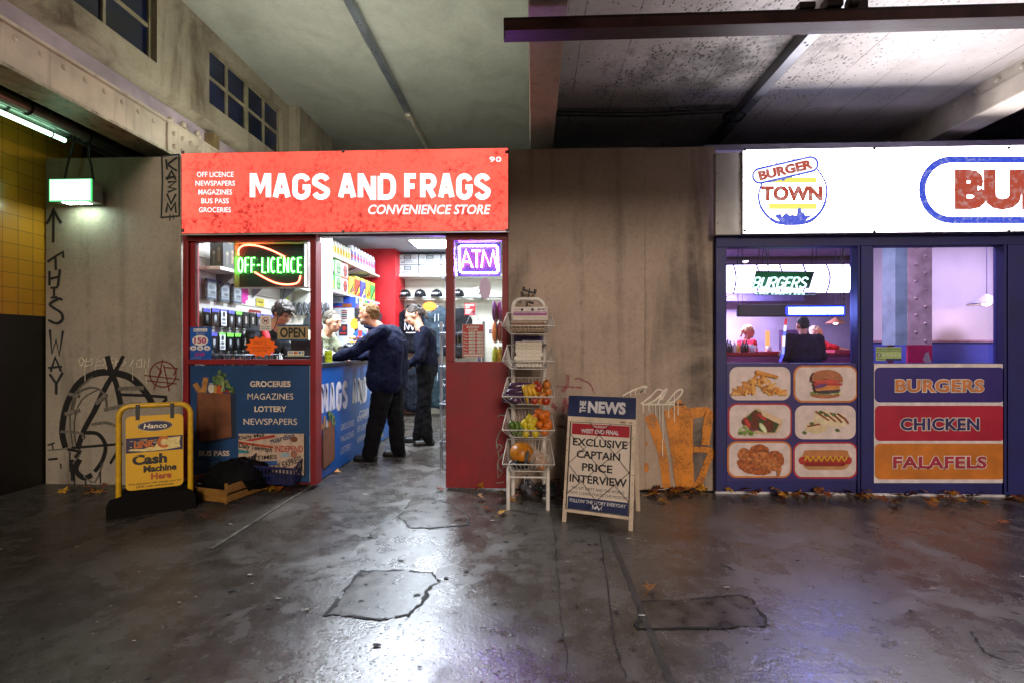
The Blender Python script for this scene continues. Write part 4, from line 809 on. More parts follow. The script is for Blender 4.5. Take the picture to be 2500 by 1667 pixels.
# things on the counter
t=thing('till','dark till with card stickers at the near end of the counter','till',(-2.22,4.62,cz)); MB().box(-2.36,-2.05,4.50,4.86,cz,cz+.07,M('#23242a',.4)).build('drawer',t,.006)
MB().box(-2.34,-2.12,4.58,4.82,cz+.07,cz+.22,M('#2c2d33',.4)).build('body',t,.01); a=Art(frame((-2.12,4.6,cz+.2),(0,1,0),(0,0,1)),.001); a.rect(.03,.02,.13,.09,WHT); a.rect(.035,.03,.06,.07,M('#a02a28')); a.rect(.065,.03,.09,.07,M('#2a4a98')); a.rect(.03,.09,.13,.10,YEL); a.build('sticker',t)
a=Art(facing(4.46),.001); a.rect(793,855,811,884,M('#c8ff28',.5,.05)); DG=M('#4a5a10')
for s,y in (('£1 MAX',861),('ON CARD',871)): a.text(s,795,y,809,y+5.5,DG,0,.2)
a.build('price_note',label='bright yellow handwritten note on the near end of the counter',cat='note')
# lollipop stand
lx,ly=-2.17,6.0; t=thing('lollipop_stand','round tiered lollipop stand with a yellow flower board on the counter','lollipop stand',(lx,ly,cz))
b=MB(); 
for k in range(5): b.lathe([(.0001,0),(.10-.004*k,0),(.10-.004*k,.02),(.0001,.02)],(lx,ly,cz+.015+k*.055),M('#7a4a18',.5),18)
b.build('tier',t)
b=MB(); lc=[M(c,.3) for c in ('#b8402a','#c88a2a','#a8682a','#8a2a24','#c8a468')]
for k in range(5):
    for i in range(14): an=2*PI*i/14+k*.2; b.ell((lx+.11*math.cos(an),ly+.11*math.sin(an),cz+.045+k*.055),.019,rnd.choice(lc),None,8,6)
b.build('lollipop',t,kind='stuff')
b=MB().tube([(lx,ly,cz+.28),(lx,ly,cz+.36)],.025,M('#b02a1c'),8); b.build('stem',t)
YC=ly-.03; a=Art(facing(YC),.0012); cx,cy=865,791
pet=[(cx+(9.0+1.2*math.cos(8*k*2*PI/48))*math.cos(k*2*PI/48)*.95,cy+(13+1.6*math.cos(8*k*2*PI/48))*math.sin(k*2*PI/48)) for k in range(48)]
a.poly([(cx+(x-cx)*1.12,cy+(y-cy)*1.1) for x,y in pet],M('#a81c18')); a.poly(pet,M('#e8c41c')); a.text('Chupa',858,782,872,789.5,M('#b02018'),.02,.2,-8); a.text('Chups',859,791,873,799,M('#b02018'),.02,.2,-8); a.build('flower_board',t)
bb=MB(); bb.prism([P(888,845,6.35),P(862,845,6.35),P(862,815,6.35),P(872,806,6.35),P(884,808,6.35),P(896,820,6.35),P(901,835,6.35),P(899,845,6.35)],(0,.15,0),M('#2a5ac8',.4,.1)); bb.build('display_box',label='blue and white rounded display box on the counter by the fridge',cat='box')
# black carrier bag
def sack(name,c,r,m,label,cat,seed,wr=.22,sub=1):
    q=random.Random(seed); b=MB(); nu,nv=18,10; vs=[]; fs=[]
    for i in range(nv+1):
        for k in range(nu):
            p=PI*i/nv; t=2*PI*k/nu; f=1+wr*(q.random()-.5)*(1 if 0<i<nv else 0); z=math.cos(p)
            vs.append((c[0]+r[0]*math.sin(p)*math.cos(t)*f,c[1]+r[1]*math.sin(p)*math.sin(t)*f,max(c[2]+.002,c[2]+r[2]*(.75+z)*f)))
    for i in range(nv):
        for k in range(nu): fs.append((i*nu+k,(i+1)*nu+k,(i+1)*nu+(k+1)%nu,i*nu+(k+1)%nu))
    b.add(vs,fs,m,True); o=b.build(name,label=label,cat=cat,sub=2); return folds(folds(o,.07,r[2]*.35),.02,r[2]*.12)
BAG=M('#0d0d10',.28,.2,0,20)
sack('carrier_bag',(-2.1,5.55,cz),(.16,.13,.11),BAG,'crumpled black carrier bag on the counter beside the suited man','bag',3,.5)
# ---------------------------------------------------------------- left wall shelving and stock
SHW=M('#d2cec6',.4,.06); SW=-3.2
t=thing('slatwall','white slatted display wall behind the shop window','display wall',(SW,5.4,.9),kind='thing')
b=MB()
for k in range(16): b.box(SW,SW+.022,4.42,6.27,.62+k*.135,.62+k*.135+.122,SHW)
b.build('panel',t,kind='stuff')
def shelf(x0,x1,y0,y1,z,lab,br=True):
    t=thing('shelf',lab,'shelf',((x0+x1)/2,(y0+y1)/2,z)); MB().box(x0,x1,y0,y1,z-.03,z,SHW).build('board',t,.003)
    if br:
        b=MB()
        for k in range(3): y=y0+(y1-y0)*(k+.5)/3; MB().prism([(x0,y,z-.031),(x1-.05,y,z-.031),(x0,y,z-.22)],(0,.004,0),GAL).build('bracket',t)
    return t
shelf(SW+.022,-2.93,4.42,6.27,2.0,'white shelf of black boxes above the slatted wall')
shelf(SW,-2.65,6.31,8.28,2.47,'upper white shelf of tins and bottles above the counter'); shelf(SW,-2.65,6.31,8.28,2.0,'middle white shelf of snack cartons above the fridge')
t=thing('shelf_end_panel','white upright panel hung with caps at the end of the slatted wall','display panel',(-2.9,6.29,1),kind='thing'); MB().box(SW,-2.65,6.27,6.31,.9,2.75,SHW).build('panel',t,.003)
def carton(name,x,y,z,dx,dy,dz,c,deco,lab,cat,group,face='x'):
    """a printed carton: base colour, bands and a badge on the faces seen"""
    b=MB(); b.box(x-dx/2,x+dx/2,y-dy/2,y+dy/2,z,z+dz,M(c,.45,.08)); o=b.build(name,label=lab,cat=cat,group=group,loc=(x,y,z))
    for fr,wd in ((frame((x+dx/2,y-dy/2,z+dz),(0,1,0),(0,0,1)),dy),(frame((x-dx/2,y-dy/2,z+dz),(1,0,0),(0,0,1)),dx)):
        a=Art(fr,.0008)
        for d in deco:
            if d[0]=='r': a.rect(d[1]*wd,d[2]*dz,d[3]*wd,d[4]*dz,M(d[5],.45,.05))
            elif d[0]=='e': a.ell(d[1]*wd,d[2]*dz,d[3]*wd,d[4]*dz,M(d[5],.45,.05))
            elif d[0]=='t': a.text(d[6],d[1]*wd,d[2]*dz,d[3]*wd,d[4]*dz,M(d[5],.45,.05),.02)
            elif d[0]=='l': a.line([(u*wd,v*dz) for u,v in d[1]],d[2]*wd,M(d[3],.45,.05))
        a.build('label_print',o)
    return o
# GUYS boxes and disc cases
for i,y in enumerate((4.62,4.86)):
    o=carton('boxed_figure',-3.03,y,2.0,.13,.21,.29,'#0d0c0c',(('t',.15,.06,.6,.14,'#8a6a3a','GUYS'),('e',.3,.5,.09,.07,'#6a5a44'),('r',.22,.58,.38,.85,'#3c362a'),('e',.68,.4,.1,.08,'#5a4a38'),('r',.58,.5,.8,.8,'#54452a'),('r',.15,.85,.9,.95,'#1f2418')),['black GUYS box nearer the window frame on the upper shelf','black GUYS box beside the neon sign on the upper shelf'][i],'box','black boxes on the window shelf')
for i in range(3):
    y=4.58+i*.205; o=carton('game_case',-3.13,y,1.70,.022,.14,.20,'#3d4a58',(('r',0,0,1,.12,'#1a2c66'),('r',.08,.16,.92,.9,'#8f959c'),('e',.45,.4,.3,.1,'#5d646c'),('e',.6,.65,.28,.08,'#565c60'),('r',.1,.76,.85,.82,'#6d737a')),'grey and blue game case on the slatted wall, %s of three'%('nearest the window','middle','farthest from the window')[i],'game case','game cases on the slatted wall')
# blister packs on hooks
def packs(rowz,y0,n,step,pat,lab,grp,base_x=SW+.03):
    for i in range(n):
        y=y0+i*step; top=pat[i%len(pat)]
        hk=thing('hook_of_packs','','' ,(base_x,y,rowz)) if False else None
        for k in range(2):
            x=base_x+.03+k*.085
            b=MB(); b.box(x,x+.012,y-.05,y+.05,rowz-.17,rowz,M('#101013',.3,.1)); 
            o=b.build('hanging_pack',label=lab,cat='pack',group=grp,loc=(x,y,rowz))
            a=Art(frame((x+.012,y-.05,rowz),(0,1,0),(0,0,1)),.0008)
            if top: a.rect(.0,.0,.1,.035,M(top)); 
            if top and i%3==1: a.rect(.01,.02,.09,.16,M('#c3c6c6')); a.ell(.05,.05,.022,.026,M('#1a1a1c')); a.ell(.05,.10,.03,.014,M('#4a4d50')); a.rect(.02,.125,.08,.15,M('#6a6d70'))
            elif not top: a.rect(.035,.05,.06,.12,M('#b8a8a0')); a.rect(.04,.06,.05,.11,M('#3a3030'))
            else: a.rect(.03,.06,.07,.14,M('#3a3c40')); a.ell(.05,.09,.018,.03,M('#8a8d90'))
            a.build('card_print',o)
            if k==1: MB().tube([(SW+.02,y,rowz-.012),(x+.05,y,rowz-.012)],.003,GAL,5).build('hook',o)
packs(1.61,4.52,9,.125,('#4a4ab0','#5454b8','#4a4ab0','#6acc3a',None,None),'small black pack on hooks in the upper row on the slatted wall','packs in the upper hook row')
packs(1.38,4.50,8,.125,('#4a4ab0','#6acc3a','#6acc3a','#6acc3a',None,None),'small black pack on hooks in the middle row on the slatted wall','packs in the middle hook row')
packs(1.19,5.12,5,.13,(None,),'plain black pack on hooks in the lowest row on the slatted wall','packs in the lowest hook row')
# wall notices on the slatted wall
fr=lambda y,z: frame((SW+.03,y,z),(0,1,0),(0,0,1))
def wallnote(name,lab,cat,y,z,draw):
    a=Art(fr(y,z),.001); draw(a); a.build(name,label=lab,cat=cat)
wallnote('paper_star','magenta paper star behind the OFF-LICENCE neon','price star',5.02,1.98,lambda a:a.star(.13,.15,.14,.13,11,M('#c0148c',.5,.05),.78))
wallnote('note','small yellow card on the slatted wall under the neon','card',5.42,1.80,lambda a:(a.rect(0,0,.17,.09,M('#b8a83a')),a.rect(.03,.03,.14,.05,M('#6a5a1a'))))
wallnote('age_notice','red UNDER age notice on the slatted wall','notice',5.28,1.66,lambda a:(a.rect(0,0,.24,.17,M('#8a1c20')),a.text('UNDER',.03,.03,.21,.085,WHT,.03),a.text('25?',.03,.10,.12,.155,WHT,.03)))
wallnote('age_notice','red and black 25 notice below the alien sticker on the slatted wall','notice',5.28,1.37,lambda a:(a.rect(0,0,.13,.16,M('#9a1c20')),a.rect(.13,0,.24,.16,BLK),a.text('25',.15,.06,.23,.13,WHT,.04),a.rect(.02,.1,.1,.11,WHT)))
wallnote('paper_oval','lime paper oval with a handwritten price on the slatted wall','price tag',5.82,1.66,lambda a:(a.star(.07,.09,.085,.11,14,M('#b8d81c'),.9),a.rect(.03,.06,.11,.068,DG),a.rect(.03,.09,.11,.098,DG),a.rect(.04,.12,.10,.128,DG)))
wallnote('paper_oval','lime paper oval behind the lower neon edge','price tag',6.02,1.92,lambda a:a.star(.07,.09,.085,.11,14,M('#b8d81c'),.9))
wallnote('alien_sticker','pale green alien face sticker on the slatted wall','sticker',5.62,1.56,lambda a:(a.ell(.08,.11,.085,.12,M('#8fd070')),a.ell(.05,.10,.022,.035,BLK,30),a.ell(.115,.10,.022,.035,BLK,-30),a.rect(.065,.18,.10,.184,DG)))
wallnote('photo_print','small pink photo print low on the slatted wall','print',5.5,1.16,lambda a:(a.rect(0,0,.2,.12,M('#b07a80')),a.rect(.02,.02,.18,.08,M('#7a5a60'))))
# caps, bag and bottles on the end panel
for i in range(7):
    x=-3.12+i*.072; b=MB(); b.ell((x,6.22,1.74),(.03,.05,.085),M('#2a2a2e',.6)); o=b.build('flat_cap',label='dark cap in the row of seven on the white end panel',cat='cap',group='caps on the white end panel'); MB().tube([(x+.028*math.cos(t_*.5),6.19,1.74+.08*math.sin(t_*.5)) for t_ in range(13)],.006,M('#7a7a80'),5).build('brim',o)
b=MB(); b.ell((-2.82,6.1,1.48),(.13,.1,.2),M('#22262a',.5)); b.build('rucksack',label='dark rucksack hanging below the caps beside the cashier',cat='bag')
for i in range(6):
    x=-2.98+i*.055; MB().lathe([(.0001,0),(.024,0),(.024,.2),(.010,.26),(.010,.3),(.0001,.3)],(x,6.05+.03*(i%2),1.17),M('#1c3238',.25,.2),10).build('dark_bottle',label='dark glass bottle in the row behind the OPEN board',cat='bottle',group='dark bottles behind the OPEN board')
MB().box(-3.0,-2.62,5.92,6.2,.9,1.17,M('#8a8a88',.4)).build('bottle_ledge',label='grey ledge carrying dark bottles behind the OPEN board',cat='ledge')
# wire basket of boxed goods inside the window
t=thing('wire_basket','wire dump basket of black boxes just inside the shop window','basket',(-2.87,4.6,.9))
b=MB(); bx0,bx1,by0,by1,bz0,bz1=-3.16,-2.55,4.44,4.84,.95,1.17
for z in (bz0,(bz0+bz1)/2,bz1): b.tube([(bx0,by0,z),(bx1,by0,z),(bx1,by1,z),(bx0,by1,z)],.004,GAL,5,True)
for k in range(13): x=bx0+(bx1-bx0)*k/12; b.tube([(x,by0,bz0),(x,by0,bz1)],.0025,GAL,4)
for k in range(9): y=by0+(by1-by0)*k/8; b.tube([(bx1,y,bz0),(bx1,y,bz1)],.0025,GAL,4)
for x,y in ((bx0,by0),(bx1,by0),(bx0,by1),(bx1,by1)): b.tube([(x,y,0),(x,y,bz0)],.01,GAL,6)
b.build('wire_frame',t)
for i in range(11):
    x=-3.12+i*.052; b=MB(); T=Matrix.Translation((x,4.6,bz0+.01))@Matrix.Rotation(R(rnd.uniform(-9,4)),4,'Y'); b.box(0,.03,-.13,.13,0,.22,M('#15151a',.35),T); o=b.build('slim_box',label='slim black box standing in the wire basket inside the window',cat='box',group='slim boxes in the window basket')
    b=MB(); b.box(.004,.026,-.1315,-.13,.03,.19,M(rnd.choice(['#8a6a50','#9a8f88','#5a4a70']))  ,T); b.build('spine_print',o)
MB().box(-2.52,-1.99,4.40,4.72,0,1.02,M('#17181b',.5)).build('counter_cabinet',label='black cabinet at the end of the counter behind the window',cat='cabinet')
# cans and bottles on the top shelf
for i in range(7):
    y=6.42+i*.10; o=MB().lathe([(.0001,0),(.04,0),(.042,.01),(.042,.17),(.03,.20),(.03,.215),(.0001,.215)],(-2.72,y,2.47),M('#d8d4c8',.35,.05),14).build('tin',label='yellow and white tin in the row on the upper shelf',cat='tin',group='yellow tins on the upper shelf'); MB().lathe([(.0425,.05),(.0428,.06),(.0428,.13),(.0425,.14)],(-2.72,y,2.47),M('#c8a828',.4),14).build('label_band',o)
for i in range(8):
    y=7.15+i*.135; o=MB().lathe([(.0001,0),(.055,0),(.057,.01),(.057,.22),(.045,.26),(.045,.285),(.0001,.285)],(-2.73,y,2.47),M('#d6d8dc',.35,.05),14).build('tub',label='white tub with purple print on the upper shelf',cat='tub',group='white tubs on the upper shelf'); MB().lathe([(.0575,.06),(.058,.07),(.058,.19),(.0575,.2)],(-2.73,y,2.47),M('#7d78b8',.4),14).lathe([(.0585,.10),(.0587,.11),(.0587,.14),(.0585,.15)],(-2.73,y,2.47),M('#b8405a',.4),14).build('label_band',o)
al=lambda c,w:(('r',.05,.05,.95,.95,w),('e',.5,.5,.36,.4,'#1a1c1a'),('e',.5,.46,.24,.3,c),('e',.38,.5,.08,.1,'#101210'),('e',.62,.5,.08,.1,'#101210'),('r',.1,.86,.9,.93,c))
for i,(y,z,c,n) in enumerate(((6.55,2.0,'#6fc860','lower green'),(6.79,2.0,'#c83a30','lower red'),(6.55,2.215,'#6fc860','upper green'),(6.79,2.215,'#c83a30','upper red'))):
    carton('sweet_box',-2.80,y,z,.26,.22,.208,c,al(c,'#e4e8e0'),'%s and white face printed box on the middle shelf'%n,'box','face printed boxes on the middle shelf')
cc=[('#c8b83a','yellow','#7a2a5a'),('#b03a20','red','#e0c040'),('#3a48b0','blue','#e0c040'),('#c0a838','mustard','#8a3a20'),('#2f8a48','green','#e0c040')]
for i,(c,n,d) in enumerate(cc):
    carton('snack_carton',-2.78,7.02+i*.235,2.0,.24,.2,.30 if i else .26,c,(('r',0,0,1,.14,'#c8b848'),('l',((.15,.9),(.85,.35)),.16,'#151515'),('l',((.3,.95),(.95,.5)),.10,d),('e',.75,.7,.14,.12,d)),'%s snack carton in the row on the middle shelf'%n,'carton','snack cartons on the middle shelf')
carton('snack_carton',-2.80,6.385,2.0,.24,.09,.26,'#5aa868',(('r',.1,.5,.9,.9,'#c8c840'),('r',0,0,1,.2,'#1a1a1a')),'pale green snack carton beside the upright panel','carton','snack cartons on the middle shelf')
# fridge
t=thing('drinks_fridge','tall white drinks fridge with two lit glass doors behind the counter','fridge',(-2.87,7.4,0)); fx=-2.55
MB().box(-3.15,fx-.03,6.9,8.1,0,1.80,M('#d0d2d4',.35,.05)).build('cabinet',t,.006); MB().box(fx-.03,fx,6.9,8.1,1.68,1.80,M('#26282c',.4)).build('header',t)
for k in range(2):
    y0=6.92+k*.59; d=MB(); 
    for u0,u1,v0,v1 in ((0,.05,0,1.58),(.52,.57,0,1.58),(.05,.52,1.52,1.58),(.05,.52,0,.08)): d.box(fx-.03,fx,y0+u0,y0+u1,.09+v0,.09+v1,M('#2a2d30',.35))
    d=d.build('door',t); MB().box(fx-.02,fx-.015,y0+.05,y0+.52,.17,1.61,E('#dff2ff',1.6)).build('lit_pane',d); MB().box(fx,fx+.025,y0+.52,y0+.54,.7,1.2,GAL).build('handle',d)
    b=MB()
    for z in (.55,.95,1.3):
        for q in range(5): b.lathe([(.0001,0),(.03,0),(.03,.14),(.012,.2),(.0001,.2)],(fx-.011,y0+.1+q*.09,z),M(rnd.choice(['#5a8a8a','#b04030','#8aa0a8','#3a6a4a']),.3),8)
    b.build('drinks_display',d,kind='stuff')
a=Art(facing(6.898),.0012)
a.rect(833,756,849,782,M('#c8c8c8')); 
for k in range(5): a.rect(834,758+k*4.6,848,761+k*4.6,M(rnd.choice(['#3a2a30','#8a2a30','#6a7a80','#2a3a40'])))
a.rect(827.5,792,848.5,820,M('#241a30')); a.ell(840,802,6,6,M('#a02a20')); a.ell(833,806,3,7,M('#1a2a50')); a.rect(830,812,846,816,M('#b02a28')); a.rect(834,785,845,786.5,M('#777777')); a.rect(812,815,822,824,M('#3a3a48'))
a.rect(783,750,797,790,M('#2a5aa0')); a.text('150',784,764,796,772,M('#a01060'),.03)
a.build('poster',t)
# boxes on top of the fridge
carton('blue_multipack',-2.82,6.98,1.80,.5,.14,.16,'#2448b0',(('r',.2,.0,.65,.55,'#b8bcc8'),('e',.42,.25,.16,.2,'#8f96a8'),('r',.62,.6,.9,.95,'#8a4a24'),('r',.3,.85,.6,.95,'#a8302a')),'blue and white multipack on top of the fridge','multipack',None)
for i,(c,d) in enumerate((('#4a62b8','#d0d0d8'),('#c8b83a','#e8e8e0'),('#e0e0da','#3a8a4a'),('#2f8a48','#e8e8e0'),('#6a3a8a','#e0e0d8'),('#c8c03a','#2f6a38'),('#e0dcd8','#b02a28'),('#9a5aa0','#e8e0c0'))):
    carton('juice_carton',-2.66,7.12+i*.125,1.80,.1,.105,.165,c,(('r',.15,.3,.85,.75,d),('e',.5,.52,.2,.14,c)),'small drinks carton in the row on top of the fridge','carton','drinks cartons on the fridge')
# ---------------------------------------------------------------- back wall stock
BW=8.95
shelf_b=thing('shelf','high white shelf of white boxes on the back wall','shelf',(-1.2,8.8,2.52)); zsh=ZP(1030,672,8.6); MB().box(XP(962,8.6),-.24,8.55,8.95,zsh-.03,zsh,SHW).build('board',shelf_b,.003)
b=MB(); b.box(-1.62,-1.58,8.60,8.94,zsh-.06,zsh-.031,GAL).box(-1.62,-1.58,8.92,8.945,zsh-.35,zsh-.06,GAL).build('bracket',shelf_b)
for j in range(2):
    for i in range(4):
        x=XP(995,8.6)+i*.405; carton('archive_box',x,8.75,zsh+j*.19,.385,.32,.178,'#b8bcc0',(('r',.33,.08,.68,.5,'#2c3034'),('r',.37,.14,.64,.44,'#8a9094'),('r',.12,.35,.26,.42,'#55595c'),('r',.74,.35,.9,.42,'#55595c'),('r',.3,.62,.72,.68,'#4a4e52'),('r',.2,.76,.4,.84,'#3a3e42'),('r',.46,.76,.84,.82,'#6a6e72')),'white printed box in the %s row on the high back shelf'%('lower','upper')[j],'box','white boxes on the back shelf')
t=thing('display_grid','white wire display grid on the back wall','display grid',(-1.2,8.9,1)); b=MB(); gx0,gx1,gz0,gz1=XP(972,8.9),-.3,.45,2.1
for i in range(19): x=gx0+(gx1-gx0)*i/18; b.tube([(x,8.9,gz0),(x,8.9,gz1)],.004,WHT,4)
for i in range(17): z=gz0+(gz1-gz0)*i/16; b.tube([(gx0,8.895,z),(gx1,8.895,z)],.004,WHT,4)
b.build('wire_mesh',t)
zc=ZP(1030,727,8.75); MB().box(gx0-.05,-.3,8.62,8.9,zc-.012,zc,M('#c8d0d0',.2)).build('cap_shelf',label='thin shelf of black caps on the back wall',cat='shelf')
BK2=M('#15161a',.75,.2,0,40)
def cap(x,y,z,lab,mw):
    t=thing('baseball_cap',lab,'cap',(x,y,z),'black caps on the back wall shelf'); b=MB(); vs=[];fs=[]; nu,nv=16,6
    b.lathe([(.105,0),(.108,.03),(.10,.075),(.075,.115),(.035,.138),(.0001,.143)],(x,y,z+.004),BK2,16); b.ell((x,y,z+.148),(.012,.012,.006),BK2,None,8,5); b.build('crown',t)
    MB().prism([(x+.10*math.cos(R(q)),y-.02+.19*math.sin(R(q))*1.0,z+.012+.012*math.cos(R(q*2))) for q in range(180,361,20)],(0,0,.006),BK2).build('peak',t)
    a=Art(lambda u,v,l: Vector((x+.112*math.sin(u/.112),y-.113*math.cos(u/.112)-.0,z+.075-v)),.001)
    if mw: mwlogo(a,-.035,-.02,.07,.035,LT)
    else:
        for k in range(5): a.rect(-.085+k*.026,-.004,-.068+k*.026,.028,LT)
        mwlogo(a,.055,-.015,.03,.028,LT)
    a.build('embroidery',t)
def mwlogo(a,x,y,w,h,m):
    a.line([(x,y+h),(x,y),(x+w*.25,y+h*.8),(x+w*.5,y),(x+w*.72,y+h),(x+w,y+h*.1),(x+w,y+h)],w*.09,m); a.line([(x+w*.3,y+h),(x+w*.5,y+h*.3),(x+w*.68,y+h)],w*.07,m)
for px,lab,mw in ((989,'black cap beside the red pier on the back shelf',0),(1026,'black cap with a white zigzag emblem on the back shelf',1),(1066,'black cap above the grey hoodie on the back shelf',0),(1119,'black cap seen through the narrow side window',1)): cap(XP(px,8.72),8.72,zc,lab,mw)
a=Art(facing(8.5),.001); a.star(1049,748.5,18.5,11.5,16,M('#ff7a10',.5,.05),.85,.1)
for k in range(3): a.rect(1038,743+k*4,1060,744.2+k*4,M('#d8501a'))
a.build('paper_star',label='small orange paper star on the back wall display grid',cat='price star')
# garments
def hoodie(x,y,ztop,w,h,c,lab,logo=1,grp='tops hanging on the back wall'):
    m=M(c,.85,.25,0,18,.3); s=w/2
    t=thing('hooded_top',lab,'hooded top',(x,y,ztop-h),grp)
    pr=[('c',(x-s*.5,y,ztop-.10),(x-s*.5,y,ztop-h+.06),.075,.075),('c',(x,y,ztop-.08),(x,y,ztop-h+.05),.08,.085),('c',(x+s*.5,y,ztop-.10),(x+s*.5,y,ztop-h+.06),.075,.075),('c',(x-s*.25,y,ztop-.08),(x-s*.25,y,ztop-h+.05),.08,.08),('c',(x+s*.25,y,ztop-.08),(x+s*.25,y,ztop-h+.05),.08,.08),
        ('c',(x-s*.15,y,ztop-.03),(x-s*.8,y,ztop-.15),.065,.065),('c',(x+s*.15,y,ztop-.03),(x+s*.8,y,ztop-.15),.065,.065),('c',(x-s*.82,y,ztop-.16),(x-s*1.0,y-.03,ztop-h*.9),.06,.045),('c',(x+s*.82,y,ztop-.16),(x+s*1.0,y-.03,ztop-h*.9),.06,.045),('c',(x-.07,y+.03,ztop),(x+.07,y+.03,ztop),.06,.06)]
    folds(blob('garment',pr,m,t,.014,2),.14,.05)
    if logo:
        a=Art(lambda u,v,l: Vector((x+u,y-.096-l,ztop-.28-v)),.002)
        if logo==1: mwlogo(a,.03,-.02,.09,.05,LT)
        else: mwlogo(a,-.12,-.02,.2,.14,LT); a.rect(-.13,-.06,.1,-.045,LT); a.rect(-.10,.16,.08,.175,LT)
        a.line([(-.03,-.2),(-.035,-.06)],.008,LT); a.line([(.03,-.2),(.028,-.08)],.008,LT)
        a.build('print',t)
    MB().tube([(x-.16,y-.02,ztop-.06),(x,y-.02,ztop+.02),(x+.16,y-.02,ztop-.06)],.012,WHT,6).tube([(x,y-.02,ztop+.02),(x,y,ztop+.07),(x+.02,y+.02,ztop+.10),(x,y+.05,ztop+.09)],.004,GAL,5).build('hanger',t)
hoodie(XP(1008,8.6),8.6,ZP(1008,752,8.6),.52,.78,'#14151c','black printed hooded top hanging on the back wall',2)
hoodie(XP(1069,8.55),8.55,ZP(1069,757,8.55),.48,.80,'#2f3a44','grey hooded top with a white chest emblem hanging on the back wall',1)
hoodie(XP(1075,8.5),8.5,ZP(1075,897,8.5),.44,.70,'#26343a','dark teal hooded top in the lower row by the red post',1)
hoodie(XP(1015,8.6),8.6,ZP(1015,900,8.6),.5,.75,'#181c24','dark hooded top in the lower row behind the ponytailed customer',0)
hoodie(XP(1120,8.5),8.5,ZP(1120,760,8.5),.44,.8,'#15161c','black hooded top seen through the narrow side window',0)
# items in the narrow window
t=thing('wall_clock','round white wall clock seen through the narrow side window','clock',(XP(1165,8.9),8.9,ZP(1165,732,8.9))); c=P(1166,717,8.9); MB().lathe([(.0001,0),(.115,0),(.12,.015),(.105,.03),(.0001,.022)],c,WHT,24,(0,-1,0)).build('face',t); MB().tube([c+Vector((.11*math.cos(k*.2618),-.03,.11*math.sin(k*.2618))) for k in range(24)],.014,WHT,6,True).build('rim',t); MB().box(c.x-.004,c.x+.004,c.y-.036,c.y-.032,c.z,c.z+.08,BLK).box(c.x,c.x+.055,c.y-.036,c.y-.032,c.z-.004,c.z+.004,BLK).build('hand',t)
a=Art(facing(6.2),.001); a.rect(1134,740.5,1160.5,770,M('#a82028')); a.text('UNDER',1136,743,1158.5,747.5,WHT,.03); a.text('25?',1136,748.5,1147,753,WHT,.03)
for k in range(4): a.rect(1136,756+k*3,1154-k*2,757.4+k*3,WHT)
a.ell(1156,762,2,2.4,BLK); a.build('age_notice',label='red UNDER 25 notice seen through the narrow side window',cat='notice')
# wire stand with dark folded clothes and sweets on the right
def wirebasket(x0,x1,y0,y1,z,h,name,lab,group=None,slope=.0,m=None,n=9):
    m=m or GAL; t=thing(name,lab,'basket',((x0+x1)/2,(y0+y1)/2,z),group); b=MB(); i=.03
    lo=[(x0+i,y0+i,z),(x1-i,y0+i,z),(x1-i,y1-i,z),(x0+i,y1-i,z)]; hi=[(x0,y0,z+h),(x1,y0,z+h),(x1,y1,z+h+slope),(x0,y1,z+h+slope)]
    b.tube(lo,.004,m,5,True); b.tube(hi,.005,m,5,True)
    for k in range(4):
        A,B,C,D=(Vector(q) for q in (lo[k],lo[(k+1)%4],hi[(k+1)%4],hi[k]))
        for j in range(n): u=j/n; b.tube([A.lerp(B,u),D.lerp(C,u)],.0022,m,4)
    for j in range(1,n): b.tube([Vector(lo[0]).lerp(Vector(lo[1]),j/n),Vector(lo[3]).lerp(Vector(lo[2]),j/n)],.0022,m,4)
    b.build('wire',t); return t
CL=M('#14121c',.8,.3,0,20,.3)
for k,z in enumerate((.18,.55,.92,1.25)):
    wirebasket(-.92,-.52,4.75,5.15,z,.13,'clothes_basket','wire basket of dark folded clothes inside the red post, %s of four'%('lowest','second','third','top')[k],'clothes baskets inside the red post')
    b=MB(); 
    for q in range(3): b.ell((-.80+q*.09,4.95,z+.08+.02*(q%2)),(.085,.17,.06),CL,None,10,7,.12)
    b.build('folded_clothes',label='dark folded clothes in the %s wire basket inside the red post'%('lowest','second','third','top')[k],cat='clothes',group='folded clothes in baskets')
t=thing('basket_stand','grey tube stand carrying the clothes baskets inside the red post','stand',(-.7,4.95,0)); b=MB()
for x in (-.94,-.50): b.tube([(x,4.95,0),(x,4.95,1.5)],.016,GAL,8)
b.tube(curve([Vector((-.52,4.72,.8)),Vector((-.52,4.72,1.35)),Vector((-.54,4.72,1.43)),Vector((-.60,4.72,1.45))],5),.018,M('#8a86b0',.3,.1,.5),8); b.build('tube_frame',t)
for j,(z,cs) in enumerate(((1.66,('#7a1c4a','#5a2050','#a03a30')),(1.47,('#8a3a2a','#c87a3a','#3a5a8a')),(1.24,('#b8a01c','#98a82a','#c8b83a')),(.98,('#b04a1c','#4a8a3a','#c8a030','#2a2a28')))):
    for i in range(5):
        for k in range(2):
            x=-.30-.05*k; y=4.42+i*.075; c=cs[(i+k)%len(cs)]
            b=MB(); T=Matrix.Translation((x,y,z-.09))@Matrix.Rotation(R(rnd.uniform(-12,12)),4,'Z'); b.ell((0,0,0),(.022,.034,.095),M(c,.22,.25,0,30),T,10,8); b.box(-.002,.002,-.034,.034,.075,.10,M(c,.3),T); b.box(-.002,.002,-.03,.03,-.10,-.08,M(c,.3),T)
            b.build('sweet_bag',label=('shiny pink and purple','shiny orange and blue','long yellow','orange and green')[j]+' sweet bag hanging inside the narrow side window',cat='sweet bag',group='sweet bags in row %s'%('one','two','three','four')[j])
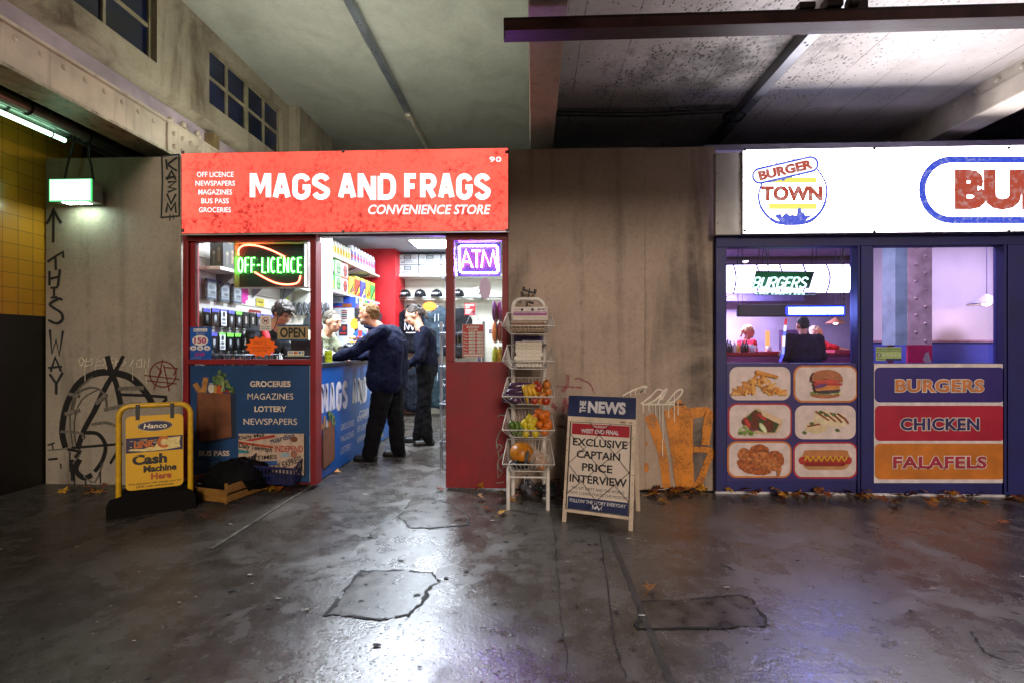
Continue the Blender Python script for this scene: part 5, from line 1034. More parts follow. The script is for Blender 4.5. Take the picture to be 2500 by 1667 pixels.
a=Art(facing(4.5),.001); a.rect(1194,805,1216,814,M('#3a3a78')); a.rect(1196,807,1214,812,M('#b8b8c8')); a.build('price_strip',label='blue and white price strip among the hanging sweet bags',cat='price strip')

# unseen fill lamp added on the shop roof to brighten the tall ceiling
t=thing('fill_batten','added fill light hidden on the shop roof behind the red fascia','light fitting',(-1.8,4.6,3.0))
MB().box(-3.1,-.4,4.55,4.65,3.0,3.04,PALEP).build('body',t,.004); MB().tube([(-3.05,4.6,3.075),(-.45,4.6,3.075)],.018,E('#fdfff0',95),10).build('tube',t)
# ---------------------------------------------------------------- cash machine pavement sign
A_=Vector((-3.096,3.492,0)); B_=Vector((-2.707,3.718,0)); Rv=(B_-A_).normalized(); Nf=Rv.cross(Vector((0,0,1)))  # towards the street
t=thing('pavement_sign','yellow swinging Cash Machine Here sign in a tube frame on the pavement','pavement sign',tuple((A_+B_)/2))
YF=M('#c89a10',.35,.12,0,20,.1); L=(B_-A_).length; up=Vector((0,0,1)); Hs=.80; rr_=.075
pts=[A_+up*.10]+[A_+Rv*(rr_-rr_*math.cos(q))+up*(Hs-rr_+rr_*math.sin(q)) for q in [PI/2*i/6 for i in range(7)]]+[B_-Rv*(rr_-rr_*math.cos(q))+up*(Hs-rr_+rr_*math.sin(q)) for q in [PI/2*i/6 for i in range(6,-1,-1)]]+[B_+up*.10]
MB().tube(pts,.019,YF,12).build('tube_frame',t)
b=MB(); c=(A_+B_)/2; base=[]
prof=[(-.5,0),(-.5,.09),(-.47,.125),(-.3,.14),(.3,.14),(.47,.125),(.5,.09),(.5,0)]
for s in (-.13,.13):
    base.append([c+Rv*(u*L*1.12*(1 if abs(z)>.01 else 1))+Nf*s+up*z for u,z in prof])
vs=base[0]+base[1]; n=len(prof); b.add(vs,[tuple(range(n)),tuple(range(2*n-1,n-1,-1))]+[(i,(i+1)%n,n+(i+1)%n,n+i) for i in range(n)],M('#0c0a09',.8,.3,0,14,.3)); b.build('ballast_base',t,.02)
m,nt,bb_=newmat('weathered_yellow_panel'); n_=noise(nt,coords(nt),9,7,.7); c_=mixc(nt,ramp(nt,n_,.58,.75),lin('#d8a41a'),lin('#a87c1c')); nt.links.new(c_,bb_.inputs['Base Color']); bb_.inputs['Roughness'].default_value=.38; YP=m
O=A_+Rv*.045+up*(Hs-.075)+Nf*.02; PW=L-.09; PH=.56
a=Art(frame(O,Rv,up),.0009); S=PW/560.  # photo units 560 wide
def u_(x,y): return ((x-752)*S,(y-600-(x-752)*-.055)*S*PH/(690*S))
NV=M('#1c1440',.5,.15,0,30); ORG_=M('#c06418',.5,.2,0,60); INKB=M('#17130f',.55,.3,0,70); CR=M('#e0c880',.55,.15,0,40)
Hh=lambda v: v*PH
a.rrect(0,0,PW,PH,.035,YP,8)
a.ell(PW*.50,Hh(.145),PW*.31,Hh(.075),M('#d8c890')); a.ell(PW*.50,Hh(.145),PW*.302,Hh(.069),NV); a.ell(PW*.50,Hh(.145),PW*.28,Hh(.06),M('#b8a880')); a.ell(PW*.50,Hh(.145),PW*.275,Hh(.0575),NV)
a.text('Hanco',PW*.30,Hh(.112),PW*.71,Hh(.178),M('#e8dcc0'),.02,.18)
a.rect(PW*.005,Hh(.295),PW*.99,Hh(.495),NV)
q=random.Random(4)
a.poly([(PW*.04,Hh(.46)),(PW*.09,Hh(.44)),(PW*.3,Hh(.45)),(PW*.5,Hh(.42)),(PW*.62,Hh(.31)),(PW*.78,Hh(.32)),(PW*.95,Hh(.31)),(PW*.93,Hh(.40)),(PW*.95,Hh(.46)),(PW*.7,Hh(.48)),(PW*.3,Hh(.485))],CR)
for i in range(26): x=q.uniform(.03,.93); y=q.uniform(.305,.475); a.rect(PW*x,Hh(y),PW*min(.97,x+q.uniform(.02,.07)),Hh(y+.006),CR if q.random()<.7 else NV)
a.text('LiNK',PW*.14,Hh(.335),PW*.50,Hh(.435),ORG_,.05); a.line([(PW*(.66+.095*math.cos(k*.42)),Hh(.375+.062*math.sin(k*.42))) for k in range(2,14)],PW*.06,ORG_,3)
a.text('Cash',PW*.11,Hh(.525),PW*.71,Hh(.665),INKB,.05); a.text('Machine',PW*.30,Hh(.68),PW*.88,Hh(.775),INKB,.045); a.text('Here',PW*.43,Hh(.79),PW*.79,Hh(.88),M('#a8481c',.5,.25,0,60),.045)
a.text('This machine will charge you for',PW*.04,Hh(.905),PW*.97,Hh(.937),INKB,.015); a.text('LINK cash withdrawals',PW*.18,Hh(.945),PW*.82,Hh(.974),INKB,.015)
for i in range(20): a.ell(q.uniform(.01,PW-.01),q.uniform(.01,PH-.01),.0022,.0016,M('#8a6a1c'))
for (x,y,w_) in ((.14,.55,.09),(.30,.58,.05),(.20,.62,.06),(.45,.545,.05)): a.line([(PW*x,Hh(y)),(PW*(x+w_),Hh(y-.012))],.004,M('#d8a41a'))
MB().prism([O+Rv*x_-up*y_-Nf*.006 for x_,y_ in ((.03,0),(PW-.03,0),(PW-.009,.009),(PW,.03),(PW,PH-.03),(PW-.009,PH-.009),(PW-.03,PH),(.03,PH),(.009,PH-.009),(0,PH-.03),(0,.03),(.009,.009))],Nf*.005,M('#b88a14',.4)).build('panel_back',t)
a.build('sign_panel',t)
for u in (.2,.8): 
    p=O+Rv*PW*u; MB().box(-.012,.012,-.006,.006,-.03,.085,M('#15130f',.5),Matrix.Translation(p)@Rv.to_track_quat('X','Z').to_matrix().to_4x4()).build('hanging_strap',t)
# ---------------------------------------------------------------- crate, bag and blue plastic crate beside it
WD=wood('#6e4a1c','#8f6628'); p0,p1=PG(432,1217),PG(552,1232); xv=(p1-p0).normalized(); yv=Vector((-xv.y,xv.x,0)); W_=(p1-p0).length; Dp=.46
T=Matrix.Translation(p0)@Matrix(((xv.x,yv.x,0),(xv.y,yv.y,0),(0,0,1))).to_4x4()
t=thing('wooden_crate','shallow wooden fruit crate on the ground beside the yellow sign','crate',tuple(p0))
def bx(name,*q): return MB().box(*q,WD,T).build(name,t,.003)
bx('front_board',0,W_,0,.012,.015,.115); bx('back_board',0,W_,Dp-.012,Dp,.015,.115)
for x in (0,W_-.012): bx('end_board',x,x+.012,.012,Dp-.012,.015,.07); bx('end_board',x,x+.012,.012,Dp-.012,.085,.15)
for x in (.013,W_-.033):
    for y in (.013,Dp-.033): bx('corner_post',x,x+.02,y,y+.02,0,.165)
b=MB()
for k in range(5): b.box(.034+.0,W_-.034,.03+k*.085,.03+k*.085+.07,.005,.013,WD,T)
b.build('base_slats',t)
SACK=M('#060607',.75,.3,0,14); c=T@Vector((W_*.62,Dp*.62,.02)); sack('black_sack',(c.x,c.y,.02),(.30,.22,.15),SACK,'bulging black plastic sack lying in the wooden crate','sack',8,.3)
q0,q1=PG(588,1205),PG(712,1203); pc=M('#141c48',.4,.15,0,12); xv=(q1-q0).normalized(); yv=Vector((-xv.y,xv.x,0)); W2=(q1-q0).length
T2=Matrix.Translation(q0+Vector((0,0,.012)))@Matrix(((xv.x,yv.x,0),(xv.y,yv.y,0),(0,0,1))).to_4x4()@Matrix.Rotation(R(5),4,'Y')@Matrix.Translation((0,0,.09))@Matrix.Rotation(R(12),4,'X')
t=thing('plastic_crate','dark blue plastic lattice crate tipped against the blue shop panel','crate',tuple(q0))
b=MB(); Hc=.14; Dc=.30
for y in (0,Dc):
    for z in (0,.07,Hc): b.box(0,W2,y,y+.012,z,z+.014,pc,T2)
    for k in range(15): x=W2*k/14; b.box(x-.005,x+.005,y+.002,y+.010,.014,Hc,pc,T2)
for x in (0,W2):
    for z in (0,.07,Hc): b.box(x,x+.012,.013,Dc,z+.001,z+.013,pc,T2)
    for k in range(8): y=Dc*k/7; b.box(x+.002,x+.010,y-.005,y+.005,.014,Hc,pc,T2)
b.box(.01,W2-.01,.01,Dc-.01,.001,.006,pc,T2); b.build('lattice',t)
# ---------------------------------------------------------------- rack of wire baskets
WR=M('#cfc8c0',.35,.12,0,12); x0,x1=-.185,.118
rk=thing('basket_rack','white tube rack of five tilted wire baskets against the grey wall','rack',(-.03,3.9,0))
b=MB()
for x in (x0,x1): b.tube([(x,3.705,0),(x,3.72,.30),(x+(.02 if x<0 else -.02),3.80,.345)],.015,WR,10)
b.tube([(x0,3.718,.245),(x1,3.718,.245)],.008,WR,8).build('front_legs',rk)
xb0,xb1=-.16,.095; rr_=.07; zt=1.635
pts=[Vector((xb0,3.98,0))]+[Vector((xb0+rr_-rr_*math.cos(q),3.98,zt-rr_+rr_*math.sin(q))) for q in [PI/2*i/6 for i in range(7)]]+[Vector((xb1-rr_+rr_*math.cos(q),3.98,zt-rr_+rr_*math.sin(q))) for q in [PI/2*i/6 for i in range(6,-1,-1)]]+[Vector((xb1,3.98,0))]
MB().tube(pts,.0165,WR,12).build('back_frame',rk)
b=MB(); 
for z in (.33,1.44,1.21): b.tube([(xb0,3.98,z),(xb1,3.98,z)],.008,WR,8)
b.build('cross_rail',rk)
zf=[1.40,1.14,.875,.626,.371]
for i,z in enumerate(zf):
    f0,f1=Vector((-.226,3.60,z)),Vector((.164,3.60,z)); k0,k1=Vector((-.205,3.955,z+.12)),Vector((.145,3.955,z+.12)); g0,g1=Vector((-.165,3.64,z-.06)),Vector((.105,3.64,z-.06)); h0,h1=Vector((-.165,3.95,z-.04)),Vector((.105,3.95,z-.04))
    b=MB(); b.tube([f0,f1,k1,k0],.0048,WR,6,True); b.tube([g0,g1,h1,h0],.004,WR,6,True)
    n=12
    for j in range(n+1):
        u=j/n; b.tube([f0.lerp(f1,u),g0.lerp(g1,u),h0.lerp(h1,u),k0.lerp(k1,u)],.0021,WR,4)
    for j in range(1,10):
        u=j/10; b.tube([f0.lerp(k0,u),g0.lerp(h0,u)],.0021,WR,4); b.tube([f1.lerp(k1,u),g1.lerp(h1,u)],.0021,WR,4)
    for u in (.33,.66): b.tube([g0.lerp(h0,u),g1.lerp(h1,u)],.0025,WR,4)
    b.build('wire_basket',rk)
MB().box(-.15,.085,3.965,3.972,zf[1]+.10,zf[1]+.19,M('#4a3c78',.5)).build('back_plate',rk,.002)
# black phone holder clamp standing behind the rack top
t=thing('bracket_stand','black metal bracket with two upright prongs above the basket rack','bracket',(-.02,4.1,1.64)); KB=M('#17121c',.4)
MB().tube([P(1290,735,4.12),P(1293,705,4.12)],.006,KB,6).tube([P(1286,748,4.12),P(1287,738,4.12)],.006,KB,6).build('stem',t); b=MB(); b.tube([P(1278,708,4.12),P(1308,717,4.12)],.008,KB,6); b.build('cross_arm',t)
for px,py in ((1279,701),(1307,707)): MB().tube([P(px,py,4.12),P(px-1,py+9,4.12)],.012,KB,6).build('prong',t)
MB().tube([P(1274,729,4.12),P(1276,720,4.12)],.01,KB,6).tube([P(1290,738,4.12),P(1303,741,4.12)],.01,KB,6).build('lever',t)
# newspapers and magazines
for k in range(5):
    T=Matrix.Translation((-.03+rnd.uniform(-.01,.01),3.78,zf[0]-.045+k*.017))@Matrix.Rotation(R(rnd.uniform(-4,4)),4,'Z')
    MB().box(-.125,.13,-.14,.14,0,.015,M(rnd.choice(['#8a6a4a','#a08a78','#7a5a44']),.7,.15,0,60),T).build('newspaper',label='folded newspaper in the stack in the top wire basket',cat='newspaper',group='newspapers in the top basket',)
t=thing('sport_newspaper','newspaper with a SPORT page standing in the top wire basket','newspaper',(-.02,3.75,1.42))
T=Matrix.Translation((-.02,3.66,1.445))@Matrix.Rotation(R(-35),4,'X'); MB().box(-.13,.135,0,.012,0,.13,M('#c9bcb4',.7,.08,0,40),T).build('pages',t)
ux=T.to_3x3()@Vector((1,0,0)); uz=T.to_3x3()@Vector((0,0,1)); a=Art(frame(T@Vector((-.13,-.0005,.13)),ux,uz),.0007); a.rect(.005,.008,.26,.045,M('#d8d0cc')); a.text('SPORT',.19,.018,.255,.038,M('#2a2048'),.04)
for x in (.07,.15): a.ell(x,.03,.011,.013,M('#3a2a3a'))
a.rect(.005,.05,.26,.085,M('#9a5a8a')); a.rect(.01,.058,.25,.064,M('#d0c0cc'))
for k in range(3): a.rect(.008,.014+k*.009,.055,.018+k*.009,M('#9a8a88'))
a.build('front_page',t)
for k in range(7):
    T=Matrix.Translation((-.03+rnd.uniform(-.006,.006),3.78,zf[1]-.045+k*.027))@Matrix.Rotation(R(rnd.uniform(-2.5,2.5)),4,'Z')
    MB().box(-.10,.10,-.13,.13,0,.026,M(rnd.choice(['#cfc4b4','#c4b8a8','#d4cabd']),.7,.1,0,80),T).build('paper_block',label='cream block of paper in the stack in the second wire basket',cat='papers',group='paper blocks in the second basket')
MB().box(-.10,.11,3.66,3.90,zf[1]+.148,zf[1]+.152,M('#b8b0c0',.5),Matrix.Rotation(R(1),4,'Y')).build('open_magazine',label='thin open magazine on top of the paper blocks',cat='magazine')
# fruit and vegetables
AUB=M('#4a2f4c',.25,.35,0,14); BAN=M('#c89a1c',.4,.25,0,25); APP=M('#a83a1e',.3,.35,0,25); PEA=M('#c8782c',.4,.4,0,22); LIM=M('#4f6a1c',.35,.3,0,30); LEM=M('#c8b01c',.4,.15,0,30,.2); ORA=M('#c8640e',.42,.12,0,40,.3); 
def fruit(name,c,r,m,lab,cat,grp,sq=(1,1,1),tip=0,rot=None):
    b=MB(); r*=rnd.uniform(.86,1.1); sq=tuple(q_*rnd.uniform(.92,1.07) for q_ in sq); T=(rot or Matrix.Rotation(rnd.uniform(0,6),3,'Z')@Matrix.Rotation(rnd.uniform(-.6,.6),3,'X'))
    b.ell(c,(r*sq[0],r*sq[1],r*sq[2]),m,T,14,10)
    if tip: c2=Vector(c); b.lathe([(r*.35,0),(r*.2,r*.35),(.0001,r*.42)],c2+T@Vector((0,0,r*sq[2]*.9)),m,8,T@Vector((0,0,1)))
    else: b.lathe([(.003,0),(.002,.012),(.0001,.013)],Vector(c)+T@Vector((0,0,r*sq[2]*.95)),M('#3a2a14'),5,T@Vector((0,0,1)))
    return b.build(name,label=lab,cat=cat,group=grp)
z=zf[2]-.05
for i,(x,y,h,an) in enumerate(((-.13,3.66,.035,70),(-.11,3.72,.075,60),(-.14,3.80,.06,80),(-.10,3.86,.11,75),(-.08,3.66,.03,110))):
    d=Vector((math.cos(R(an-70)),math.sin(R(an-70))*.6,.12)).normalized(); c=Vector((x,y,z+h)); MB().tube([c-d*.10,c-d*.092,c-d*.06,c-d*.0,c+d*.05,c+d*.09,c+d*.102],[.004,.02,.034,.030,.022,.014,.008],AUB,12).tube([c+d*.085,c+d*.125],[.016,.006],M('#4f5a2c'),7).build('aubergine',label='glossy purple aubergine in the third wire basket',cat='aubergine',group='aubergines in the rack')
t=thing('banana_bunch','bunch of ripe bananas in the middle of the third wire basket','bananas',(-.03,3.68,z+.08))
for i in range(5):
    a0=-.4+i*.28; pts=[]
    for k in range(8): q=R(-30+k*22); pts.append(Vector((-.055+i*.024+.05*math.sin(q)*.35*i*.3,3.65+i*.018-.02*math.sin(q),z+.06+.07*math.cos(q*.9)*1+.0))+Vector((.085*(k/7-.5)*(.5+.2*i),0,-.02*abs(k/7-.4)*3)))
    MB().tube(pts,[.006,.013,.018,.020,.020,.018,.012,.005],BAN,9).build('banana',t)
for i,(x,y,h,m,n) in enumerate(((.045,3.68,.11,APP,'red apple'),(.085,3.72,.06,PEA,'peach'),(.115,3.68,.085,PEA,'peach'),(.11,3.80,.13,PEA,'peach'),(.06,3.66,.02,PEA,'peach'),(.015,3.65,.02,APP,'red apple'),(.10,3.64,.02,APP,'red apple'),(.03,3.80,.12,APP,'red apple'),(.07,3.64,.055,PEA,'peach'))): fruit(n.replace('red ',''),(x,y,z+h),.036,m,n+' at the right end of the third wire basket',n.split()[-1],n+'es in the rack' if 'peach' in n else 'apples in the rack')
z=zf[3]-.05
for x,y,h in ((-.14,3.66,.03),(-.10,3.65,.02),(-.15,3.72,.06),(-.11,3.74,.06),(-.12,3.66,.07),(-.155,3.66,.08),(-.08,3.70,.04)): fruit('lime',(x,y,z+h),.028,LIM,'green lime at the left end of the fourth wire basket','lime','limes in the rack',(1,1,1.2))
for x,y,h in ((-.05,3.65,.02),(-.01,3.66,.07),(.02,3.65,.02),(-.03,3.72,.07),(-.02,3.68,.12),(.01,3.74,.09),(-.06,3.70,.08)): fruit('lemon',(x,y,z+h),.030,LEM,'yellow lemon in the middle of the fourth wire basket','lemon','lemons in the rack',(1,1,1.22),1)
for x,y,h in ((.09,3.65,.035),(.06,3.72,.075),(.11,3.71,.09),(.075,3.70,.145),(.105,3.80,.14),(.03,3.78,.11),(.05,3.82,.15),(.115,3.66,.075)): fruit('orange',(x,y,z+h),.039,ORA,'orange at the right end of the fourth wire basket','orange','oranges in the rack')
z=zf[4]-.055
b=MB(); vs=[];fs=[]; nu,nv=28,12; c=Vector((-.085,3.76,z+.105))
for i in range(nv+1):
    for k in range(nu): p=PI*i/nv; t_=2*PI*k/nu; f=1-.05*abs(math.sin(4.5*t_)); vs.append(c+Vector((.095*math.sin(p)*math.cos(t_)*f,.10*math.sin(p)*math.sin(t_)*f,.088*math.cos(p)-.012*math.exp(-(p*3)**2))))
for i in range(nv):
    for k in range(nu): fs.append((i*nu+k,(i+1)*nu+k,(i+1)*nu+(k+1)%nu,i*nu+(k+1)%nu))
b.add(vs,fs,M('#b8700f',.4,.2,0,20),True); b.build('squash',label='large orange squash in the bottom wire basket',cat='squash')
sack('black_sack',(-.09,3.70,z),(.075,.06,.04),BAG,'black plastic bag under the squash in the bottom wire basket','sack',12,.4); MB().prism([(-.045,3.655,z+.03),(-.02,3.655,z+.12),(-.035,3.655,z+.15),(-.055,3.655,z+.12),(-.065,3.655,z+.02)],(0,.02,0),BAG).build('bag_flap',label='fold of black plastic in front of the squash',cat='plastic')
m,nt,bb_=newmat('thin_clear_plastic'); bb_.inputs['Base Color'].default_value=lin('#c8b8a8'); bb_.inputs['Roughness'].default_value=.25; bb_.inputs['Alpha'].default_value=.45; PLS=m
for x,y,h in ((.045,3.68,.03),(.085,3.70,.04),(.03,3.72,.075),(.07,3.66,.03),(.06,3.74,.09)): fruit('onion',(x,y,z+h),.032,M('#b0662a',.35,.3,0,30),'brown onion in the clear bag in the bottom wire basket','onion','onions in a bag',(1,1,1),1)
sack('clear_bag',(.06,3.70,z),(.075,.075,.075),PLS,'crumpled clear plastic bag of onions in the bottom wire basket','bag',21,.45)
sack('litter_bag',(.11,4.02,.004),(.10,.09,.07),M('#2a2c2e',.2,.6,0,14),'crumpled dark plastic litter under the basket rack','litter',31,.6); sack('litter_wrap',(-.04,4.02,.004),(.06,.05,.09),M('#4a4850',.2,.6,0,22),'scrunched grey plastic litter between the rack legs','litter',33,.7)
# graffiti on the red panel by the rack
a=Art(facing(4.182),.001); GW=M('#7d8a82',.6)
a.line([(1214,1016),(1222,1012),(1236,1014)],2,GW); a.line([(1222,1050),(1212,1075),(1216,1100),(1226,1090),(1214,1085),(1220,1120),(1230,1105),(1216,1125),(1222,1150),(1230,1135)],2,GW,3); a.line([(1214,1130),(1216,1165),(1228,1150)],2,GW); a.line([(1212,1178),(1230,1176)],2,GW)
a.build('graffiti_scrawl',shop)
# ---------------------------------------------------------------- newspaper A-board
BL_,BR_=Vector((.210,3.463,0)),Vector((.677,3.302,0)); Rv=(BR_-BL_).normalized(); back=Vector((-Rv.y,Rv.x,0)); lean=.20
Ub=(back*lean+Vector((0,0,.885))).normalized(); Wb=(BR_-BL_).length; Lb=.907
t=thing('news_board','white wooden A-board headed THE NEWS standing by the grey wall','A-board',tuple((BL_+BR_)/2+back*.2))
WBD=M('#cdb9a4',.5,.14,0,12,.15); fx=lambda u,v,n=0: BL_+Rv*u+Ub*v+Rv.cross(Ub)*n
b=MB()
def slab(u0,u1,v0,v1,n0,n1,m,name,par=t): 
    b=MB(); vs=[fx(u,v,n) for u in (u0,u1) for v in (v0,v1) for n in (n0,n1)]; b.add(vs,[(0,1,3,2),(4,6,7,5),(0,4,5,1),(2,3,7,6),(0,2,6,4),(1,5,7,3)],m); return b.build(name,par,.002)
slab(.0,.028,0,Lb,-.02,0,WBD,'leg'); slab(Wb-.028,Wb,0,Lb,-.02,0,WBD,'leg'); slab(.028,Wb-.028,.07,Lb,-.016,-.002,WBD,'board')
a=Art(lambda u,v,l: fx(u,v,l),.0009); a.mp=lambda u,v,l: fx(u*Wb,Lb-v*(Lb-.065),l+.0012)
BNV=M('#18244e',.45,.1); INK2=M('#16121a',.5); RD2=M('#9c0e22',.5,.08); PAP=M('#d2c2b4',.55,.06,0,6)
a.rect(.0,.002,1.0,.185,BNV); a.text('NEWS',.30,.045,.855,.15,LT,.05); a.text('THE',.10,.0705,.335,.1245,LT,.045,0,-90) if False else None
for k,(L_) in enumerate(('E','H','T')): pass
a2=Art(lambda u,v,l: fx((.175+ (v)*.095)*Wb*1.0,Lb-(.15-u*.105)*(Lb-.065),l+.0022),.0009); a2.text('THE',0,0,1,1,LT,.045); a2.build('header_word',t)
a.rect(.06,.235,.935,.962,PAP); a.rect(.075,.245,.92,.34,RD2); a.text('THURSDAY',.385,.255,.60,.274,LT,.02); a.text('WEST END FINAL',.215,.288,.77,.325,LT,.03)
for s,x0,x1,v0 in (('EXCLUSIVE',.10,.895,.37),('CAPTAIN',.165,.80,.472),('PRICE',.255,.695,.577),('INTERVIEW',.08,.905,.678)): a.text(s,x0,v0,x1,v0+.066,INK2,.025)
a.text('"WE GET DIRTY AND THE WORLD',.11,.775,.87,.80,INK2); a.text('STAYS CLEAN. THAT\'S THE MISSION"',.07,.815,.925,.84,INK2)
a.rect(.07,.862,.93,.962,BNV); a.text('FOLLOW THE STORY EVERYDAY',.10,.878,.90,.906,LT,.02); mwlogo(a,.435,.915,.13,.03,LT)
for i in range(24): x=rnd.choice([rnd.uniform(.0,.05),rnd.uniform(.95,1)]) ; a.ell(x,rnd.uniform(.2,1),.006,.004,M('#7a6248'))
a.ell(.82,.215,.05,.006,M('#8a6a4a')); a.ell(.93,.215,.03,.005,M('#8a6a4a'))
a.build('poster',t)
w=MB(); WI=M('#2a2220',.4,.1,.5); wp=lambda u,v: fx(u*Wb,Lb-v*(Lb-.065),.010)
w.tube([wp(.055,.235),wp(.945,.235),wp(.945,.965),wp(.055,.965)],.0032,WI,6,True)
for (u0,v0),(u1,v1) in (((.06,.34),(.94,.855)),((.35,.235),(.94,.63)),((.06,.60),(.62,.965)),((.65,.235),(.06,.59)),((.94,.37),(.06,.84)),((.94,.62),(.33,.965))): w.tube([wp(u0,v0),wp(u1,v1)],.0018,WI,5)
w.build('wire_retainer',t)
gx=lambda u,v,n=0: BL_+back*.42+Rv*u+(back*-.22+Vector((0,0,.885))).normalized()*v+back*n
for u in (0,Wb-.03): b=MB(); vs=[gx(x,v,n) for x in (u,u+.03) for v in (0,Lb) for n in (0,.02)]; b.add(vs,[(0,1,3,2),(4,6,7,5),(0,4,5,1),(2,3,7,6),(0,2,6,4),(1,5,7,3)],WBD); b.build('rear_leg',t,.002)
b=MB(); vs=[gx(x,v,n) for x in (.03,Wb-.03) for v in (.1,Lb-.02) for n in (.002,.012)]; b.add(vs,[(0,1,3,2),(4,6,7,5),(0,4,5,1),(2,3,7,6),(0,2,6,4),(1,5,7,3)],M('#8c8074',.6,.2)); b.build('rear_board',t)
# ---------------------------------------------------------------- fallen leaves
LC=['#8a4a14','#a8701c','#6a2e10','#b8841c','#7a3c18','#5a2410','#96601e']
def leafmesh(seed,c):
    q=random.Random(seed); pts=[]; lobes=[(0,1.0),(55,.85),(110,.62),(150,.35),(-150,.35),(-110,.62),(-55,.85)]
    lobes=sorted(lobes,key=lambda z:z[0]); b=MB(); P_=[]
    for i,(an,ln) in enumerate(lobes):
        nxt=lobes[(i+1)%7]; ln*=q.uniform(.85,1.15)
        for da,f in ((-10,.72),(-5,.78),(0,1),(5,.78),(10,.70)): t_=R(an+da+90); P_.append((ln*f*math.cos(t_),ln*f*math.sin(t_)))
        mid=(an+(nxt[0] if nxt[0]>an else nxt[0]+360))/2; t_=R(mid+90); P_.append((.36*math.cos(t_),.36*math.sin(t_)))
    k1,k2,k3=q.uniform(-.5,.9),q.uniform(-.4,.8),q.uniform(0,6)
    zf_=lambda x,y: .06+k1*x*x*.55+k2*y*y*.4+.09*math.sin(5*x+k3)+.05*math.sin(7*y)
    s=.062; vs=[(x*s,y*s,max(.02,zf_(x,y)+.25)*s) for x,y in P_]; zc_=zf_(0,0); n=len(vs); vs.append((0,0,max(.02,zc_+.2)*s)); m=M(c,.6,.4,0,30,.2)
    b.add(vs,[(i,(i+1)%n,n) for i in range(n)],m,True); b.tube([(0,0,(zc_+.2)*s),(0,-.3*s,.1*s),(.1*s,-1.0*s,.05*s)],.0016,m,4); return b
protos=[leafmesh(i,LC[i%7]) for i in range(14)]
proto_o={}
def leaf(i,loc,rz,tilt,sc2,lab,grp):
    k=i%14
    if k not in proto_o:
        o=protos[k].build('maple_leaf',loc=(0,0,0),cat='leaf'); proto_o[k]=o
    else: o=proto_o[k].copy(); sc.collection.objects.link(o)
    o.location=loc; o.rotation_euler=(tilt[0],tilt[1],rz); o.scale=(sc2,)*3; o['label']=lab; o['group']=grp; o['category']='leaf'
rl=random.Random(11); li=0
def drift(px0,px1,py0,py1,n,lab,grp,s=1.0):
    global li
    for k in range(n):
        p=PG(rl.uniform(px0,px1),rl.uniform(py0,py1)); p.y=min(p.y,4.14); leaf(li,(p.x,p.y,rl.choice([0,.004,.02,.035])),rl.uniform(0,6.3),(rl.uniform(-.35,.45),rl.uniform(-.4,.4)),rl.uniform(.75,1.25)*s,lab,grp); li+=1
drift(150,300,1196,1212,9,'dead maple leaf in the dark corner left of the yellow sign','leaves left of the yellow sign')
drift(420,440,1232,1238,1,'single dead leaf at the foot of the yellow sign','leaf')
drift(640,745,1192,1202,6,'dead maple leaf by the blue plastic crate','leaves by the blue crate')
drift(1585,1720,1196,1212,22,'brown maple leaf in the drift below the orange graffiti','leaves below the orange graffiti')
drift(1760,1785,1197,1203,1,'yellow brown leaf alone by the corner of the navy shop front','leaf')
drift(1810,2000,1198,1222,22,'brown maple leaf in the drift below the food pictures','leaves below the food pictures')
drift(2010,2120,1202,1222,9,'brown maple leaf in the drift between the two menu boards','leaves between the menu boards')
drift(2130,2500,1205,1238,34,'brown maple leaf in the long drift below the word menu board','leaves below the word menu')
drift(1080,1330,1193,1228,11,'brown leaf on the ground around the basket rack','leaves round the rack')
for px,py,lab in ((1222,1257,'bright yellow brown leaf in front of the basket rack'),(1190,1246,'curled pale leaf left of the bright leaf by the rack'),(505,1267,'small dead leaf on the dark pavement before the crate'),(1588,1442,'dry tan leaf alone on the open pavement'),(2445,1278,'dry tan leaf lying out from the long drift'),(824,1155,'yellow leaf by the foot of the shop counter'),(1077,1197,'pale leaf at the corner of the red side panel'),(1620,1225,'brown leaf at the rear foot of the A-board')):
    leaf(li,tuple(PG(px,py)+Vector((0,0,.003))),rl.uniform(0,6),(rl.uniform(-.2,.2),rl.uniform(-.2,.2)),1.0,lab,'single leaves on the pavement'); li+=1
